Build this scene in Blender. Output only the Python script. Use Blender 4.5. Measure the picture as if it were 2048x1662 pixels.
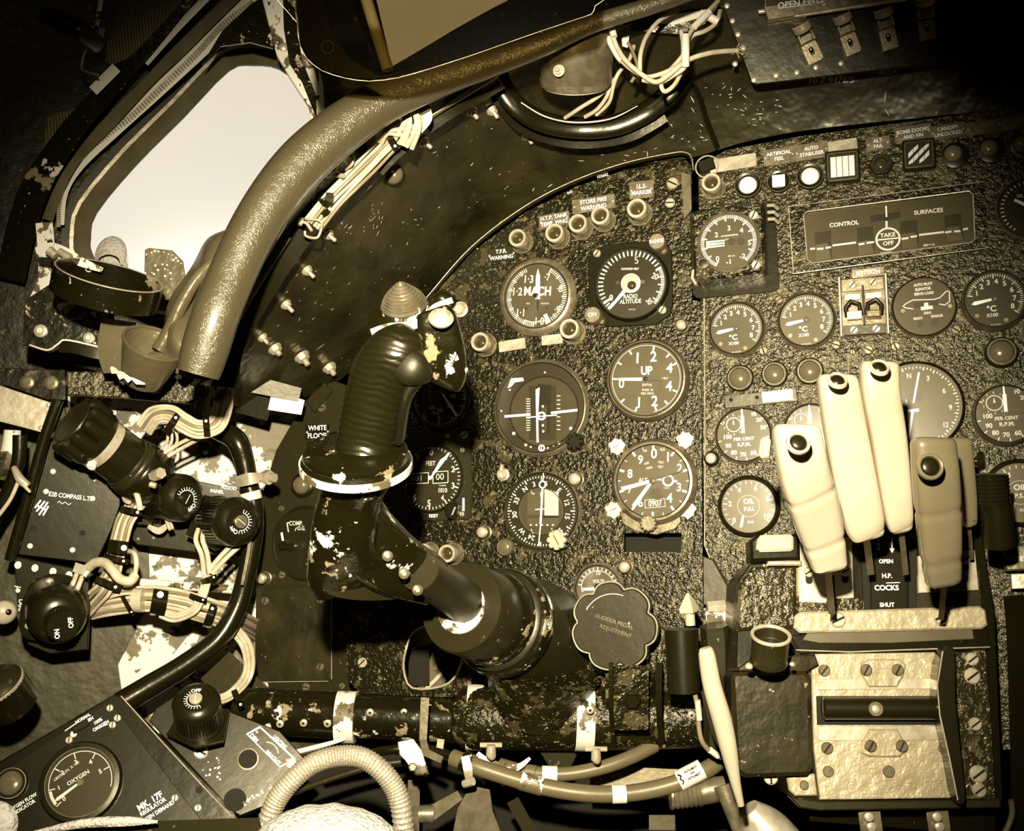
import bpy, math, random
from mathutils import Vector as V, Matrix
from mathutils.geometry import tessellate_polygon
random.seed(7)
for _o in list(bpy.data.objects): bpy.data.objects.remove(_o)
SC = bpy.context.scene
COL = SC.collection
F = 2200.0                       # focal length in pixels of the 2048 px wide frame
CX, CY, CZ = 1024.0, 831.0, 1.2  # image centre, camera height
# ---------------------------------------------------------------- camera
cam = bpy.data.cameras.new('camera'); cam.sensor_width = 36; cam.lens = 36 * F / 2048
cam.clip_start = 0.02
camo = bpy.data.objects.new('camera', cam); COL.objects.link(camo)
camo.location = (0, 0, CZ); camo.rotation_euler = (math.pi / 2, 0, 0)
SC.camera = camo
# ---------------------------------------------------------------- world
w = bpy.data.worlds.new('overcast_sky'); SC.world = w; w.use_nodes = True
nt = w.node_tree; bg = nt.nodes['Background']
tc = nt.nodes.new('ShaderNodeTexCoord'); sp = nt.nodes.new('ShaderNodeSeparateXYZ')
cr = nt.nodes.new('ShaderNodeValToRGB')
nt.links.new(tc.outputs['Generated'], sp.inputs[0]); nt.links.new(sp.outputs['Z'], cr.inputs[0])
cr.color_ramp.elements[0].position = 0.0; cr.color_ramp.elements[0].color = (.97, .90, .81, 1)
cr.color_ramp.elements[1].position = 0.35; cr.color_ramp.elements[1].color = (.90, .80, .64, 1)
nt.links.new(cr.outputs[0], bg.inputs[0]); bg.inputs[1].default_value = 1.0
# ---------------------------------------------------------------- camera flash (hard, close above the lens, slightly to the left)
fl = bpy.data.lights.new('flash', 'SPOT'); fl.energy = 118; fl.color = (1, .935, .79)
fl.spot_size = math.radians(64); fl.spot_blend = .75; fl.shadow_soft_size = .014
flo = bpy.data.objects.new('flash', fl); COL.objects.link(flo); flo.location = (-.036, .02, CZ + .15)
flo.rotation_euler = (V(((960 - CX) / F, 1, -(1010 - CY) / F)) * 1.1 + V((0, 0, CZ)) - V(flo.location)).to_track_quat('-Z', 'Y').to_euler()
# soft fill added overhead for extra light; the cabin has no opening there
al = bpy.data.lights.new('overhead_fill', 'AREA'); al.shape = 'RECTANGLE'; al.size = .5; al.size_y = .3; al.energy = .35; al.color = (1, .84, .55)
alo = bpy.data.objects.new('overhead_fill', al); COL.objects.link(alo); alo.location = (-.35, .15, CZ + .62)
alo.rotation_euler = (V((-.1, 1.1, CZ - .1)) - V(alo.location)).to_track_quat('-Z', 'Y').to_euler()
vs = SC.view_settings; vs.view_transform = 'Standard'; vs.look = 'None'; vs.exposure = 0; vs.gamma = 1; vs.use_curve_mapping = False
SC.cycles.max_bounces = 5; SC.cycles.transparent_max_bounces = 12
SC.cycles.caustics_reflective = False; SC.cycles.caustics_refractive = False

# ---------------------------------------------------------------- materials
def soft(c):
    r, g, b = c[:3]; k = min(1, max(0, (g - .02) / .05)) * .20
    return (r, g + (r - g) * k * .25, b + (g - b) * k)
def mat(name, base, rough=.5, metal=0.0, bump=None, chips=(), coat=0, spec=.5, var=None, alpha=None, anis=None):
    m = bpy.data.materials.new(name); m.use_nodes = True
    nt = m.node_tree; N = nt.nodes; L = nt.links; p = N['Principled BSDF']
    p.inputs['Roughness'].default_value = rough; p.inputs['Metallic'].default_value = metal
    p.inputs['Specular IOR Level'].default_value = spec; p.inputs['Coat Weight'].default_value = coat
    p.inputs['Coat Roughness'].default_value = .1; p.inputs['Specular Tint'].default_value = (1, .89, .62, 1)
    tc = N.new('ShaderNodeTexCoord'); cur = None
    def noise(sc, det=4, rg=.6, sq=None):
        n = N.new('ShaderNodeTexNoise'); n.inputs['Scale'].default_value = sc; n.inputs['Detail'].default_value = det
        n.inputs['Roughness'].default_value = rg
        if sq:
            mp = N.new('ShaderNodeMapping'); mp.inputs['Scale'].default_value = sq; L.new(tc.outputs['Object'], mp.inputs[0]); L.new(mp.outputs[0], n.inputs['Vector'])
        else: L.new(tc.outputs['Object'], n.inputs['Vector'])
        return n
    def ramp(src, a, b):
        r = N.new('ShaderNodeMapRange'); r.inputs[1].default_value = a; r.inputs[2].default_value = b; L.new(src, r.inputs[0]); return r.outputs[0]
    def mix(fac, a, b):
        x = N.new('ShaderNodeMix'); x.data_type = 'RGBA'; L.new(fac, x.inputs[0])
        for s, i in ((a, 6), (b, 7)):
            if isinstance(s, tuple): x.inputs[i].default_value = (*s[:3], 1)
            else: L.new(s, x.inputs[i])
        return x.outputs[2]
    base = soft(base); chips = [(c[0], c[1], soft(c[2])) + tuple(c[3:]) for c in chips]
    if var: var = (var[0], soft(var[1]))
    cur = tuple(base)
    if var: cur = mix(ramp(noise(var[0]).outputs[0], .35, .65), cur, tuple(var[1]))
    rf = None
    for c in chips:   # (scale, threshold, colour[, squash])
        f = ramp(noise(c[0], 6, .62, c[3] if len(c) > 3 else None).outputs[0], c[1], c[1] + .02)
        cur = mix(f, cur, tuple(c[2]))
    if isinstance(cur, tuple): p.inputs['Base Color'].default_value = (*cur[:3], 1)
    else: L.new(cur, p.inputs['Base Color'])
    if bump:
        b = N.new('ShaderNodeBump'); b.inputs['Strength'].default_value = bump[1]; b.inputs['Distance'].default_value = bump[2] if len(bump) > 2 else .0006
        L.new(noise(bump[0], 3, .55, bump[3] if len(bump) > 3 else None).outputs[0], b.inputs['Height']); L.new(b.outputs[0], p.inputs['Normal'])
        L.new(b.outputs[0], p.inputs['Coat Normal'])
    return m
DK = (.0095, .0072, .0015)
TAN = (.30, .225, .085); CRM = (.82, .73, .50); OLV = (.115, .086, .026)
M = {}
M['crackle'] = mat('crackle_black_paint', DK, .25, 0, (230, .9, .0018), [(55, .56, (.055, .041, .012)), (120, .60, (.13, .10, .035)), (200, .64, TAN), (330, .665, CRM)], spec=.36)
M['crackle2'] = mat('worn_olive_crackle_paint', (.022, .0165, .0045), .25, 0, (210, .9, .0023), [(45, .55, (.085, .065, .022)), (170, .60, (.2,.15,.055)), (300, .65, CRM)], spec=.45)
M['coam'] = mat('glossy_black_paint', (.0085, .0064, .0014), .34, 0, (24, .7, .006), [(260, .70, CRM)], spec=1.0, var=(18, (.034, .0255, .0065)))  # brighter mottling in the colour stands in for sheen and lit areas
M['smooth'] = mat('smooth_black_paint', (.0085, .0065, .0014), .24, 0, (60, .25, .0015), [(140, .73, TAN)], spec=.6)
M['smooth2'] = mat('satin_brown_black_paint', (.020, .0152, .004), .38, 0, (50, .3, .0015), [(90, .66, (.10, .075, .022)), (170, .71, CRM)])
M['chip'] = mat('chipped_black_paint', (.0085, .0065, .0013), .2, 0, (70, .5, .002), [(36, .61, TAN), (42, .635, CRM), (150, .67, CRM)], spec=.9)
M['speck'] = mat('black_paint_with_small_chips', (.0105, .008, .0018), .25, 0, (50, .5, .002), [(120, .66, TAN), (170, .69, CRM)], spec=.8, var=(30, (.024, .018, .005)))
M['chipw'] = mat('flaking_cream_paint', CRM, .5, 0, (60, .6, .0015), [(34, .53, OLV), (50, .60, (.02, .016, .004)), (150, .66, (.05, .04, .01))])
M['cream_skin'] = mat('flaking_cream_skin_paint', (.78, .69, .48), .5, 0, (60, .5, .0015), [(22, .52, OLV), (30, .59, (.03, .023, .006)), (140, .66, TAN)])
M['cream'] = mat('cream_paint', CRM, .45)
M['white'] = mat('white_marking_paint', (.95, .90, .76), .5)
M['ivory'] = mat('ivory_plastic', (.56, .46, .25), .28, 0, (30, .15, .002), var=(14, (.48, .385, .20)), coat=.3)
M['ivory_dark'] = mat('shaded_ivory_plastic', (.20, .155, .06), .28, 0, (30, .15, .002), var=(14, (.165, .127, .048)), coat=.4)  # lever ivory darkened in colour to stand in for flash falloff
M['metal'] = mat('worn_aluminium', (.74, .63, .38), .36, .45, (90, .5, .0012), var=(60, (.50, .40, .20)))
M['steel'] = mat('dull_steel', (.24, .19, .09), .35, .45, (120, .4, .001), var=(80, (.14, .11, .04)))
M['chrome'] = mat('bright_plated_metal', (.90, .82, .60), .28, .4)
M['brass'] = mat('engraved_gold_plate', (.36, .285, .14), .35, .6, (200, .4, .0006), var=(120, (.20, .155, .065)))
M['dial'] = mat('glare_grey_dial', (.062, .049, .017), .45, var=(30, (.05, .039, .013)))  # face colour lightened to carry flash glare off the glass
M['diallt'] = mat('glare_pale_dial', (.108, .086, .034), .45, var=(30, (.082, .064, .024)))  # paler face, with more of the glass glare put into its colour
M['dialk'] = mat('black_dial', (.014, .011, .002), .4)
M['dialn'] = mat('charcoal_dial', (.024, .0185, .005), .45)
M['rubber'] = mat('black_rubber', (.010, .0077, .0018), .42, 0, (90, .2, .001))
M['bake'] = mat('black_moulded_plastic', (.0105, .008, .0018), .27, 0, (80, .15, .001), spec=.6)
M['lensd'] = mat('dark_lamp_lens', (.055, .040, .010), .12, spec=.8)
M['lensw'] = mat('white_lamp_lens', (.93, .88, .74), .25)
M['dome'] = mat('smoked_dome_lens', (.20, .155, .06), .16, .35, spec=.8)
M['fabric'] = mat('olive_fabric', (.12, .092, .032), .85, 0, (40, .6, .004), var=(25, (.07, .052, .014)))
M['leather'] = mat('tan_leather_drape', (.13, .10, .036), .32, 0, (35, .5, .005), [(170, .72, CRM)], var=(12, (.10, .074, .022)))
M['cable'] = mat('pale_wire_insulation', (.66, .56, .32), .4, var=(60, (.46, .37, .18)))
M['cabled'] = mat('olive_wire_insulation', (.24, .18, .07), .45)
M['hose'] = mat('olive_rubber_hose', (.13, .098, .032), .4, 0, (60, .3, .001), [(120, .70, TAN)])
M['braid'] = mat('braided_metal_conduit', (.50, .42, .24), .45, .5, (600, 1, .0012))
M['plate'] = mat('hammered_gold_paint', (.50, .40, .19), .42, .25, (110, 1, .0022), [(90, .69, (.10, .075, .022))], var=(40, (.40, .31, .13)))
M['fleece'] = mat('cream_fleece', (.62, .55, .40), .9, 0, (300, 1, .004))
M['hull'] = mat('worn_black_hull_paint', (.009, .007, .0015), .45, 0, (40, .7, .004), [(38, .64, OLV), (70, .68, TAN), (110, .70, CRM)], spec=.3)
M['side'] = mat('dark_side_lining', (.030, .023, .0055), .5, 0, (30, .6, .004), [(24, .62, (.055, .042, .012)), (160, .74, CRM)])
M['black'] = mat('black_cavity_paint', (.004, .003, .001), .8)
M['room'] = mat('dark_cabin_lining', (.012, .009, .002), .8)

def leather_tube():
    m = mat('crinkled_leather_padding', (.070, .053, .018), .34, 0, None, (), spec=1.0, coat=.5)
    m.node_tree.nodes['Principled BSDF'].inputs['Coat Roughness'].default_value = .28
    nt = m.node_tree; N = nt.nodes; L = nt.links; p = N['Principled BSDF']
    tc = N.new('ShaderNodeTexCoord'); v = N.new('ShaderNodeTexVoronoi'); v.feature = 'DISTANCE_TO_EDGE'; v.inputs['Scale'].default_value = 300
    n = N.new('ShaderNodeTexNoise'); n.inputs['Scale'].default_value = 90; n.inputs['Detail'].default_value = 4
    mx = N.new('ShaderNodeMix'); mx.data_type = 'VECTOR'; mx.inputs[0].default_value = .03
    L.new(tc.outputs['Object'], n.inputs[0]); L.new(tc.outputs['Object'], mx.inputs[4]); L.new(n.outputs[1], mx.inputs[5]); L.new(mx.outputs[1], v.inputs['Vector'])
    r = N.new('ShaderNodeMapRange'); r.inputs[2].default_value = .18; L.new(v.outputs['Distance'], r.inputs[0])
    ad = N.new('ShaderNodeMath'); ad.operation = 'ADD'; L.new(r.outputs[0], ad.inputs[0]); L.new(n.outputs[0], ad.inputs[1])
    b = N.new('ShaderNodeBump'); b.inputs['Strength'].default_value = .42; b.inputs['Distance'].default_value = .0003
    L.new(ad.outputs[0], b.inputs['Height']); L.new(b.outputs[0], p.inputs['Normal'])
    return m
M['leather_tube'] = leather_tube()

def wave_mat(name, a, b_, scale, rot, metal=0):
    m = mat(name, a, .6, metal); nt = m.node_tree; N = nt.nodes; L = nt.links; p = N['Principled BSDF']
    tc = N.new('ShaderNodeTexCoord'); mp = N.new('ShaderNodeMapping'); mp.inputs['Rotation'].default_value = rot
    wv = N.new('ShaderNodeTexWave'); wv.inputs['Scale'].default_value = scale; wv.inputs['Distortion'].default_value = 1.5; wv.inputs['Detail'].default_value = 2
    L.new(tc.outputs['Object'], mp.inputs[0]); L.new(mp.outputs[0], wv.inputs[0])
    x = N.new('ShaderNodeMix'); x.data_type = 'RGBA'; x.inputs[6].default_value = (*a, 1); x.inputs[7].default_value = (*b_, 1)
    L.new(wv.outputs[1], x.inputs[0]); L.new(x.outputs[2], p.inputs['Base Color'])
    bp = N.new('ShaderNodeBump'); bp.inputs['Distance'].default_value = .001; L.new(wv.outputs[1], bp.inputs['Height']); L.new(bp.outputs[0], p.inputs['Normal'])
    return m
M['ribfab'] = wave_mat('ribbed_olive_fabric', (.05, .038, .011), (.20, .155, .055), 110, (0, math.radians(32), 0))
M['gripw'] = wave_mat('ridged_black_grip_rubber', (.0095, .0073, .0018), (.012, .0092, .0023), 62, (0, math.radians(75), 0))
for _n in M['gripw'].node_tree.nodes:
    if _n.type == 'BUMP': _n.inputs['Distance'].default_value = .0005; _n.inputs['Strength'].default_value = .4
    if _n.type == 'TEX_WAVE': _n.inputs['Distortion'].default_value = 5; _n.inputs['Detail'].default_value = 3
M['gripw'].node_tree.nodes['Principled BSDF'].inputs['Roughness'].default_value = .26

def glass(name, tint, gl, fac=None):
    m = bpy.data.materials.new(name); m.use_nodes = True; nt = m.node_tree; N = nt.nodes; L = nt.links
    N.remove(N['Principled BSDF']); out = N['Material Output']
    t = N.new('ShaderNodeBsdfTransparent'); t.inputs[0].default_value = (*tint, 1)
    g = N.new('ShaderNodeBsdfGlossy'); g.inputs['Roughness'].default_value = gl; g.inputs[0].default_value = (1, .97, .88, 1)
    mx = N.new('ShaderNodeMixShader')
    if fac is None:
        fr = N.new('ShaderNodeFresnel'); fr.inputs[0].default_value = 1.5; L.new(fr.outputs[0], mx.inputs[0])
    else: mx.inputs[0].default_value = fac
    L.new(t.outputs[0], mx.inputs[1]); L.new(g.outputs[0], mx.inputs[2]); L.new(mx.outputs[0], out.inputs[0]); return m
M['glass'] = glass('instrument_glass', (.97, .96, .93), .12)
M['pane'] = glass('window_glazing', (.985, .98, .97), .2)
M['visor'] = glass('tinted_visor_glazing', (.52, .46, .31), .08, .05)

# ---------------------------------------------------------------- positions
def ray(px, py): return V(((px - CX) / F, 1, -(py - CY) / F))
def P(px, py, d): return ray(px, py) * d + V((0, 0, CZ))
class Plane:
    def __init__(s, px, py, d, n): s.p = P(px, py, d); s.n = V(n).normalized()
    def hit(s, px, py, off=0):
        r = ray(px, py); c = V((0, 0, CZ)); q = s.p + s.n * off
        return c + r * ((q - c).dot(s.n) / r.dot(s.n))
    def d(s, px, py): return s.hit(px, py).y
class Fr:
    """a local frame on a plane: x along the picture's horizontal turned by ang, z out of the plane; lengths in px-sized units"""
    def __init__(s, pl, px, py, ang=0, H=0, n=None):
        s.pl = pl; s.u = pl.d(px, py) / F; s.H = H
        s.px, s.py = px, py
        top = pl.hit(px, py, H * s.u); a = math.radians(ang)
        n_ = V(n).normalized() if n else pl.n
        s.o = top - n_ * (H * s.u)
        x = (pl.hit(px + math.cos(a) * 10, py - math.sin(a) * 10) - pl.hit(px, py))
        x = (x - n_ * x.dot(n_)).normalized(); y = n_.cross(x)
        s.x, s.y, s.z = x, y, n_
        s.M = Matrix(((x.x, y.x, n_.x, s.o.x), (x.y, y.y, n_.y, s.o.y), (x.z, y.z, n_.z, s.o.z), (0, 0, 0, 1)))
    def L(s, px, py, H=None):
        h = s.H if H is None else H
        c = V((0, 0, CZ)); r = ray(px, py); q = s.o + s.z * (h * s.u)
        d = c + r * ((q - c).dot(s.z) / r.dot(s.z)) - s.o
        return (d.dot(s.x) / s.u, d.dot(s.y) / s.u)
def axis_fr(px, py, d, ax, up=(0, 0, 1)):
    """frame whose z is a free axis, at the point seen at (px,py) at depth d"""
    f = Fr.__new__(Fr); f.o = P(px, py, d); f.u = d / F; f.H = 0; f.px, f.py = px, py
    z = V(ax).normalized(); x = V(up).cross(z)
    if x.length < 1e-3: x = V((1, 0, 0))
    x.normalize(); y = z.cross(x); f.x, f.y, f.z = x, y, z
    f.M = Matrix(((x.x, y.x, z.x, f.o.x), (x.y, y.y, z.y, f.o.y), (x.z, y.z, z.z, f.o.z), (0, 0, 0, 1)))
    return f

# ---------------------------------------------------------------- outlines
def circ(x, y, r, n=32, ry=None): return [(x + r * math.cos(2 * math.pi * i / n), y + (ry or r) * math.sin(2 * math.pi * i / n)) for i in range(n)]
def rrect(x, y, w, h, r=0, rot=0, n=4):
    a = []
    r = min(r, w / 2 - .01, h / 2 - .01)
    if r <= 0: a = [(-w / 2, -h / 2), (w / 2, -h / 2), (w / 2, h / 2), (-w / 2, h / 2)]
    else:
        for cx, cy, s in ((w / 2 - r, h / 2 - r, 0), (-w / 2 + r, h / 2 - r, 90), (-w / 2 + r, -h / 2 + r, 180), (w / 2 - r, -h / 2 + r, 270)):
            for i in range(n + 1):
                t = math.radians(s + 90 * i / n); a.append((cx + r * math.cos(t), cy + r * math.sin(t)))
    c, s = math.cos(math.radians(rot)), math.sin(math.radians(rot))
    return [(x + p[0] * c - p[1] * s, y + p[0] * s + p[1] * c) for p in a]
def lobed(x, y, R, dep, k, n=None, ph=0):
    n = n or k * 8; o = []
    for i in range(n):
        t = 2 * math.pi * i / n; q = abs(math.cos(k * t / 2 + ph)); r = R - dep * (1 - q) ** 1.6 * 1.6
        o.append((x + r * math.cos(t), y + r * math.sin(t)))
    return o
def area(o): return sum(o[i - 1][0] * o[i][1] - o[i][0] * o[i - 1][1] for i in range(len(o))) / 2
def ccw(o): return list(o) if area(o) > 0 else list(reversed(o))
def inset(o, d):
    n = len(o); r = []
    for i in range(n):
        a = V(o[i - 1]); b = V(o[i]); c = V(o[(i + 1) % n]); e = (b - a); f = (c - b)
        if e.length < 1e-6 or f.length < 1e-6: r.append(o[i]); continue
        e.normalize(); f.normalize(); n1 = V((-e.y, e.x)); n2 = V((-f.y, f.x)); m = n1 + n2
        m = m.normalized() if m.length > 1e-6 else n1
        k = d / max(.35, m.dot(n1)); r.append((b.x + m.x * k, b.y + m.y * k))
    return r
def spline(pts, seg=6):
    """Catmull-Rom through tuples of any length"""
    if len(pts) < 3: return [tuple(p) for p in pts]
    o = []; n = len(pts)
    for i in range(n - 1):
        p0 = pts[max(0, i - 1)]; p1 = pts[i]; p2 = pts[i + 1]; p3 = pts[min(n - 1, i + 2)]
        for k in range(seg):
            t = k / seg
            o.append(tuple(.5 * (2 * b + (c - a) * t + (2 * a - 5 * b + 4 * c - e) * t * t + (3 * b - a - 3 * c + e) * t ** 3) for a, b, c, e in zip(p0, p1, p2, p3)))
    o.append(tuple(pts[-1])); return o
def closed_spline(pts, seg=4):
    n = len(pts); o = []
    for i in range(n):
        p0, p1, p2, p3 = pts[i - 1], pts[i], pts[(i + 1) % n], pts[(i + 2) % n]
        for k in range(seg):
            t = k / seg
            o.append(tuple(.5 * (2 * b + (c - a) * t + (2 * a - 5 * b + 4 * c - e) * t * t + (3 * b - a - 3 * c + e) * t ** 3) for a, b, c, e in zip(p0, p1, p2, p3)))
    return o

_txt = {}
def text_mesh(s, bold):
    k = (s, bold)
    if k not in _txt:
        c = bpy.data.curves.new('lettering', 'FONT'); c.body = s; c.align_x = 'CENTER'; c.align_y = 'CENTER'; c.offset = bold; c.resolution_u = 3
        o = bpy.data.objects.new('lettering', c); COL.objects.link(o)
        dg = bpy.context.evaluated_depsgraph_get(); dg.update()
        me = bpy.data.meshes.new_from_object(o.evaluated_get(dg))
        _txt[k] = ([tuple(v.co) for v in me.vertices], [tuple(p.vertices) for p in me.polygons])
        bpy.data.objects.remove(o); bpy.data.curves.remove(c); bpy.data.meshes.remove(me)
    return _txt[k]

class B:
    """collects shapes into ONE mesh object"""
    def __init__(s, u=1.0, m='smooth'): s.v = []; s.f = []; s.mi = []; s.ms = []; s.u = u; s.m = m; s.T = None
    def add(s, vs, fs):
        k = len(s.v)
        for p in vs:
            p = V(p)
            if s.T: p = s.T @ p
            s.v.append(p * s.u)
        if s.m not in s.ms: s.ms.append(s.m)
        i = s.ms.index(s.m)
        for f in fs: s.f.append(tuple(q + k for q in f)); s.mi.append(i)
        return s
    def prism(s, o, z0, z1, bev=0, holes=()):
        o = ccw(o); n = len(o); hs = [ccw(h) for h in holes]
        if hs:
            rings = [o] + [list(reversed(h)) for h in hs]; vs = []; fs = []; flat = [p for r in rings for p in r]; N = len(flat)
            vs = [(p[0], p[1], z1) for p in flat] + [(p[0], p[1], z0) for p in flat]
            for t in tessellate_polygon([[V((p[0], p[1], 0)) for p in r] for r in rings]):
                a, b, c = t; pa, pb, pc = flat[a], flat[b], flat[c]
                if (pb[0] - pa[0]) * (pc[1] - pa[1]) - (pb[1] - pa[1]) * (pc[0] - pa[0]) < 0: a, c = c, a
                fs.append((a, b, c)); fs.append((c + N, b + N, a + N))
            k = 0
            for r in rings:
                m = len(r)
                for i in range(m): fs.append((k + i, k + i + N, k + (i + 1) % m + N, k + (i + 1) % m))
                k += m
            return s.add(vs, fs)
        vs = [(p[0], p[1], z0) for p in o]; fs = [tuple(reversed(range(n)))]
        if bev > 0:
            q = inset(o, bev); vs += [(p[0], p[1], z1 - bev) for p in o] + [(p[0], p[1], z1) for p in q]; K = 2
        else: vs += [(p[0], p[1], z1) for p in o]; K = 1
        for l in range(K):
            for i in range(n): fs.append((l * n + i, l * n + (i + 1) % n, (l + 1) * n + (i + 1) % n, (l + 1) * n + i))
        top = [(p[0], p[1]) for p in (q if bev > 0 else o)]
        if n > 8 or bev == 0:
            for t in tessellate_polygon([[V((p[0], p[1], 0)) for p in top]]):
                a, b, c = t
                if (top[b][0] - top[a][0]) * (top[c][1] - top[a][1]) - (top[b][1] - top[a][1]) * (top[c][0] - top[a][0]) < 0: a, c = c, a
                fs.append((K * n + a, K * n + b, K * n + c))
        else: fs.append(tuple(range(K * n, K * n + n)))
        return s.add(vs, fs)
    def box(s, x, y, w, h, z0, z1, bev=0, rot=0, r=0): return s.prism(rrect(x, y, w, h, r, rot), z0, z1, bev)
    def lathe(s, prof, x=0, y=0, n=32, cap=True):
        vs = []; fs = []; K = len(prof)
        for r, z in prof: vs += [(x + r * math.cos(2 * math.pi * i / n), y + r * math.sin(2 * math.pi * i / n), z) for i in range(n)]
        for k in range(K - 1):
            for i in range(n): fs.append((k * n + i, k * n + (i + 1) % n, (k + 1) * n + (i + 1) % n, (k + 1) * n + i))
        if cap:
            if prof[0][0] > .01: fs.append(tuple(reversed(range(n))))
            if prof[-1][0] > .01: fs.append(tuple(range((K - 1) * n, K * n)))
        return s.add(vs, fs)
    def dome(s, x, y, r, z, h, n=24, k=6): return s.lathe([(r * math.cos(math.pi / 2 * i / k) + .02, z + h * math.sin(math.pi / 2 * i / k)) for i in range(k + 1)], x, y, n)
    def ring(s, x, y, r0, r1, z0, z1, n=40, bev=1):
        return s.lathe([(r0, z0), (r1, z0), (r1, z1 - bev), (r1 - bev, z1), (r0 + bev, z1), (r0, z1 - bev), (r0, z0)], x, y, n, cap=False)
    def hexa(s, x, y, r, z0, z1, bev=1.0, rot=0): return s.prism([(x + r * math.cos(math.radians(60 * i + rot)), y + r * math.sin(math.radians(60 * i + rot))) for i in range(6)], z0, z1, bev)
    def screw(s, x, y, r, z=0, rot=30, h=None, hi='metal', lo='black'):
        h = h or r * .35; m = s.m; s.m = hi
        s.lathe([(r, z), (r, z + h * .5), (r * .8, z + h)], x, y, 16); s.m = lo
        s.prism(rrect(x, y, r * 1.7, r * .28, 0, rot), z + h, z + h + .15); s.m = m; return s
    def stud(s, x, y, r, z=0, h=20): # threaded stud with washer and nut
        s.lathe([(r * 1.5, z), (r * 1.5, z + 2)], x, y, 20); s.hexa(x, y, r * 1.15, z + 2, z + r * .9 + 2)
        pr = [(r * .5, z + r * .9)]; k = 0; zz = z + r * .9
        while zz < z + h: pr += [(r * .56, zz + 1), (r * .48, zz + 2)]; zz += 2
        pr.append((r * .3, zz + 1)); s.lathe(pr, x, y, 12); return s
    def tube(s, pts, rad, n=10, cap=True, flat=1.0):
        pts = [V(p) for p in pts]; K = len(pts)
        if not isinstance(rad, (list, tuple)): rad = [rad] * K
        vs = []; fs = []; up = V((.13, -.9, .41)); prev = None
        for i, p in enumerate(pts):
            t = (pts[min(K - 1, i + 1)] - pts[max(0, i - 1)]).normalized()
            a = prev - t * prev.dot(t) if prev else up - t * up.dot(t)
            if a.length < 1e-5: a = t.orthogonal()
            a.normalize(); prev = a; b = t.cross(a)
            for j in range(n):
                q = 2 * math.pi * j / n; vs.append(p + a * math.cos(q) * rad[i] * flat + b * math.sin(q) * rad[i])
        for i in range(K - 1):
            for j in range(n): fs.append((i * n + j, i * n + (j + 1) % n, (i + 1) * n + (j + 1) % n, (i + 1) * n + j))
        if cap: fs += [tuple(reversed(range(n))), tuple(range((K - 1) * n, K * n))]
        return s.add(vs, fs)
    def text(s, t, x, y, size, rot=0, z=0, bold=.012, sx=1.0):
        vs, fs = text_mesh(t, bold); c, q = math.cos(math.radians(rot)), math.sin(math.radians(rot)); k = size / .72
        return s.add([(x + k * (v[0] * sx * c - v[1] * q), y + k * (v[0] * sx * q + v[1] * c), z) for v in vs], fs)
    def tick(s, x, y, a, r0, r1, w, z):
        t = math.radians(90 - a); c, q = math.cos(t), math.sin(t); w /= 2
        return s.add([(x + r0 * c - w * q, y + r0 * q + w * c, z), (x + r0 * c + w * q, y + r0 * q - w * c, z), (x + r1 * c + w * q, y + r1 * q - w * c, z), (x + r1 * c - w * q, y + r1 * q + w * c, z)], [(0, 1, 2, 3)])
    def ticks(s, x, y, a0, a1, n, r0, r1, w, z, maj=0, mr=None, mw=None):
        for i in range(n + 1):
            a = a0 + (a1 - a0) * i / n; M_ = maj and i % maj == 0
            s.tick(x, y, a, (mr if M_ and mr else r0), r1, (mw if M_ and mw else w), z)
        return s
    def arc(s, x, y, a0, a1, r, w, z, n=24):
        vs = []; fs = []
        for i in range(n + 1):
            t = math.radians(90 - (a0 + (a1 - a0) * i / n))
            for q in (r - w / 2, r + w / 2): vs.append((x + q * math.cos(t), y + q * math.sin(t), z))
        for i in range(n): fs.append((2 * i, 2 * i + 1, 2 * i + 3, 2 * i + 2))
        return s.add(vs, fs)
    def line(s, pts, w, z):
        for a, b in zip(pts[:-1], pts[1:]):
            d = V(b[:2]) - V(a[:2])
            if d.length < 1e-6: continue
            e = V((-d.y, d.x)).normalized() * w / 2; s.add([(a[0] + e.x, a[1] + e.y, z), (a[0] - e.x, a[1] - e.y, z), (b[0] - e.x, b[1] - e.y, z), (b[0] + e.x, b[1] + e.y, z)], [(0, 1, 2, 3)])
        return s
    def build(s, name, parent=None, Mx=None, label=None, kind=None, sharp=38):
        me = bpy.data.meshes.new(name); me.from_pydata([tuple(v) for v in s.v], [], s.f)
        for q in s.ms: me.materials.append(M[q])
        me.polygons.foreach_set('material_index', s.mi); me.polygons.foreach_set('use_smooth', [True] * len(s.f))
        me.update(); me.set_sharp_from_angle(angle=math.radians(sharp))
        o = bpy.data.objects.new(name, me); COL.objects.link(o)
        if parent is not None: o.parent = parent
        elif Mx is not None: o.matrix_world = Mx
        if label: o['label'] = label
        if kind: o['kind'] = kind
        return o
def tag(o, label, cat, group=None, kind=None):
    if kind == 'structure': o['kind'] = kind; o['label'] = label; return o
    o['label'] = label; o['category'] = cat
    if group: o['group'] = group
    if kind: o['kind'] = kind
    return o
def thing(name, label, cat, f, group=None):
    o = bpy.data.objects.new(name, None); COL.objects.link(o); o.empty_display_size = .01
    o.matrix_world = f.M if isinstance(f, Fr) else Matrix.Translation(f)
    return tag(o, label, cat, group)
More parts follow.
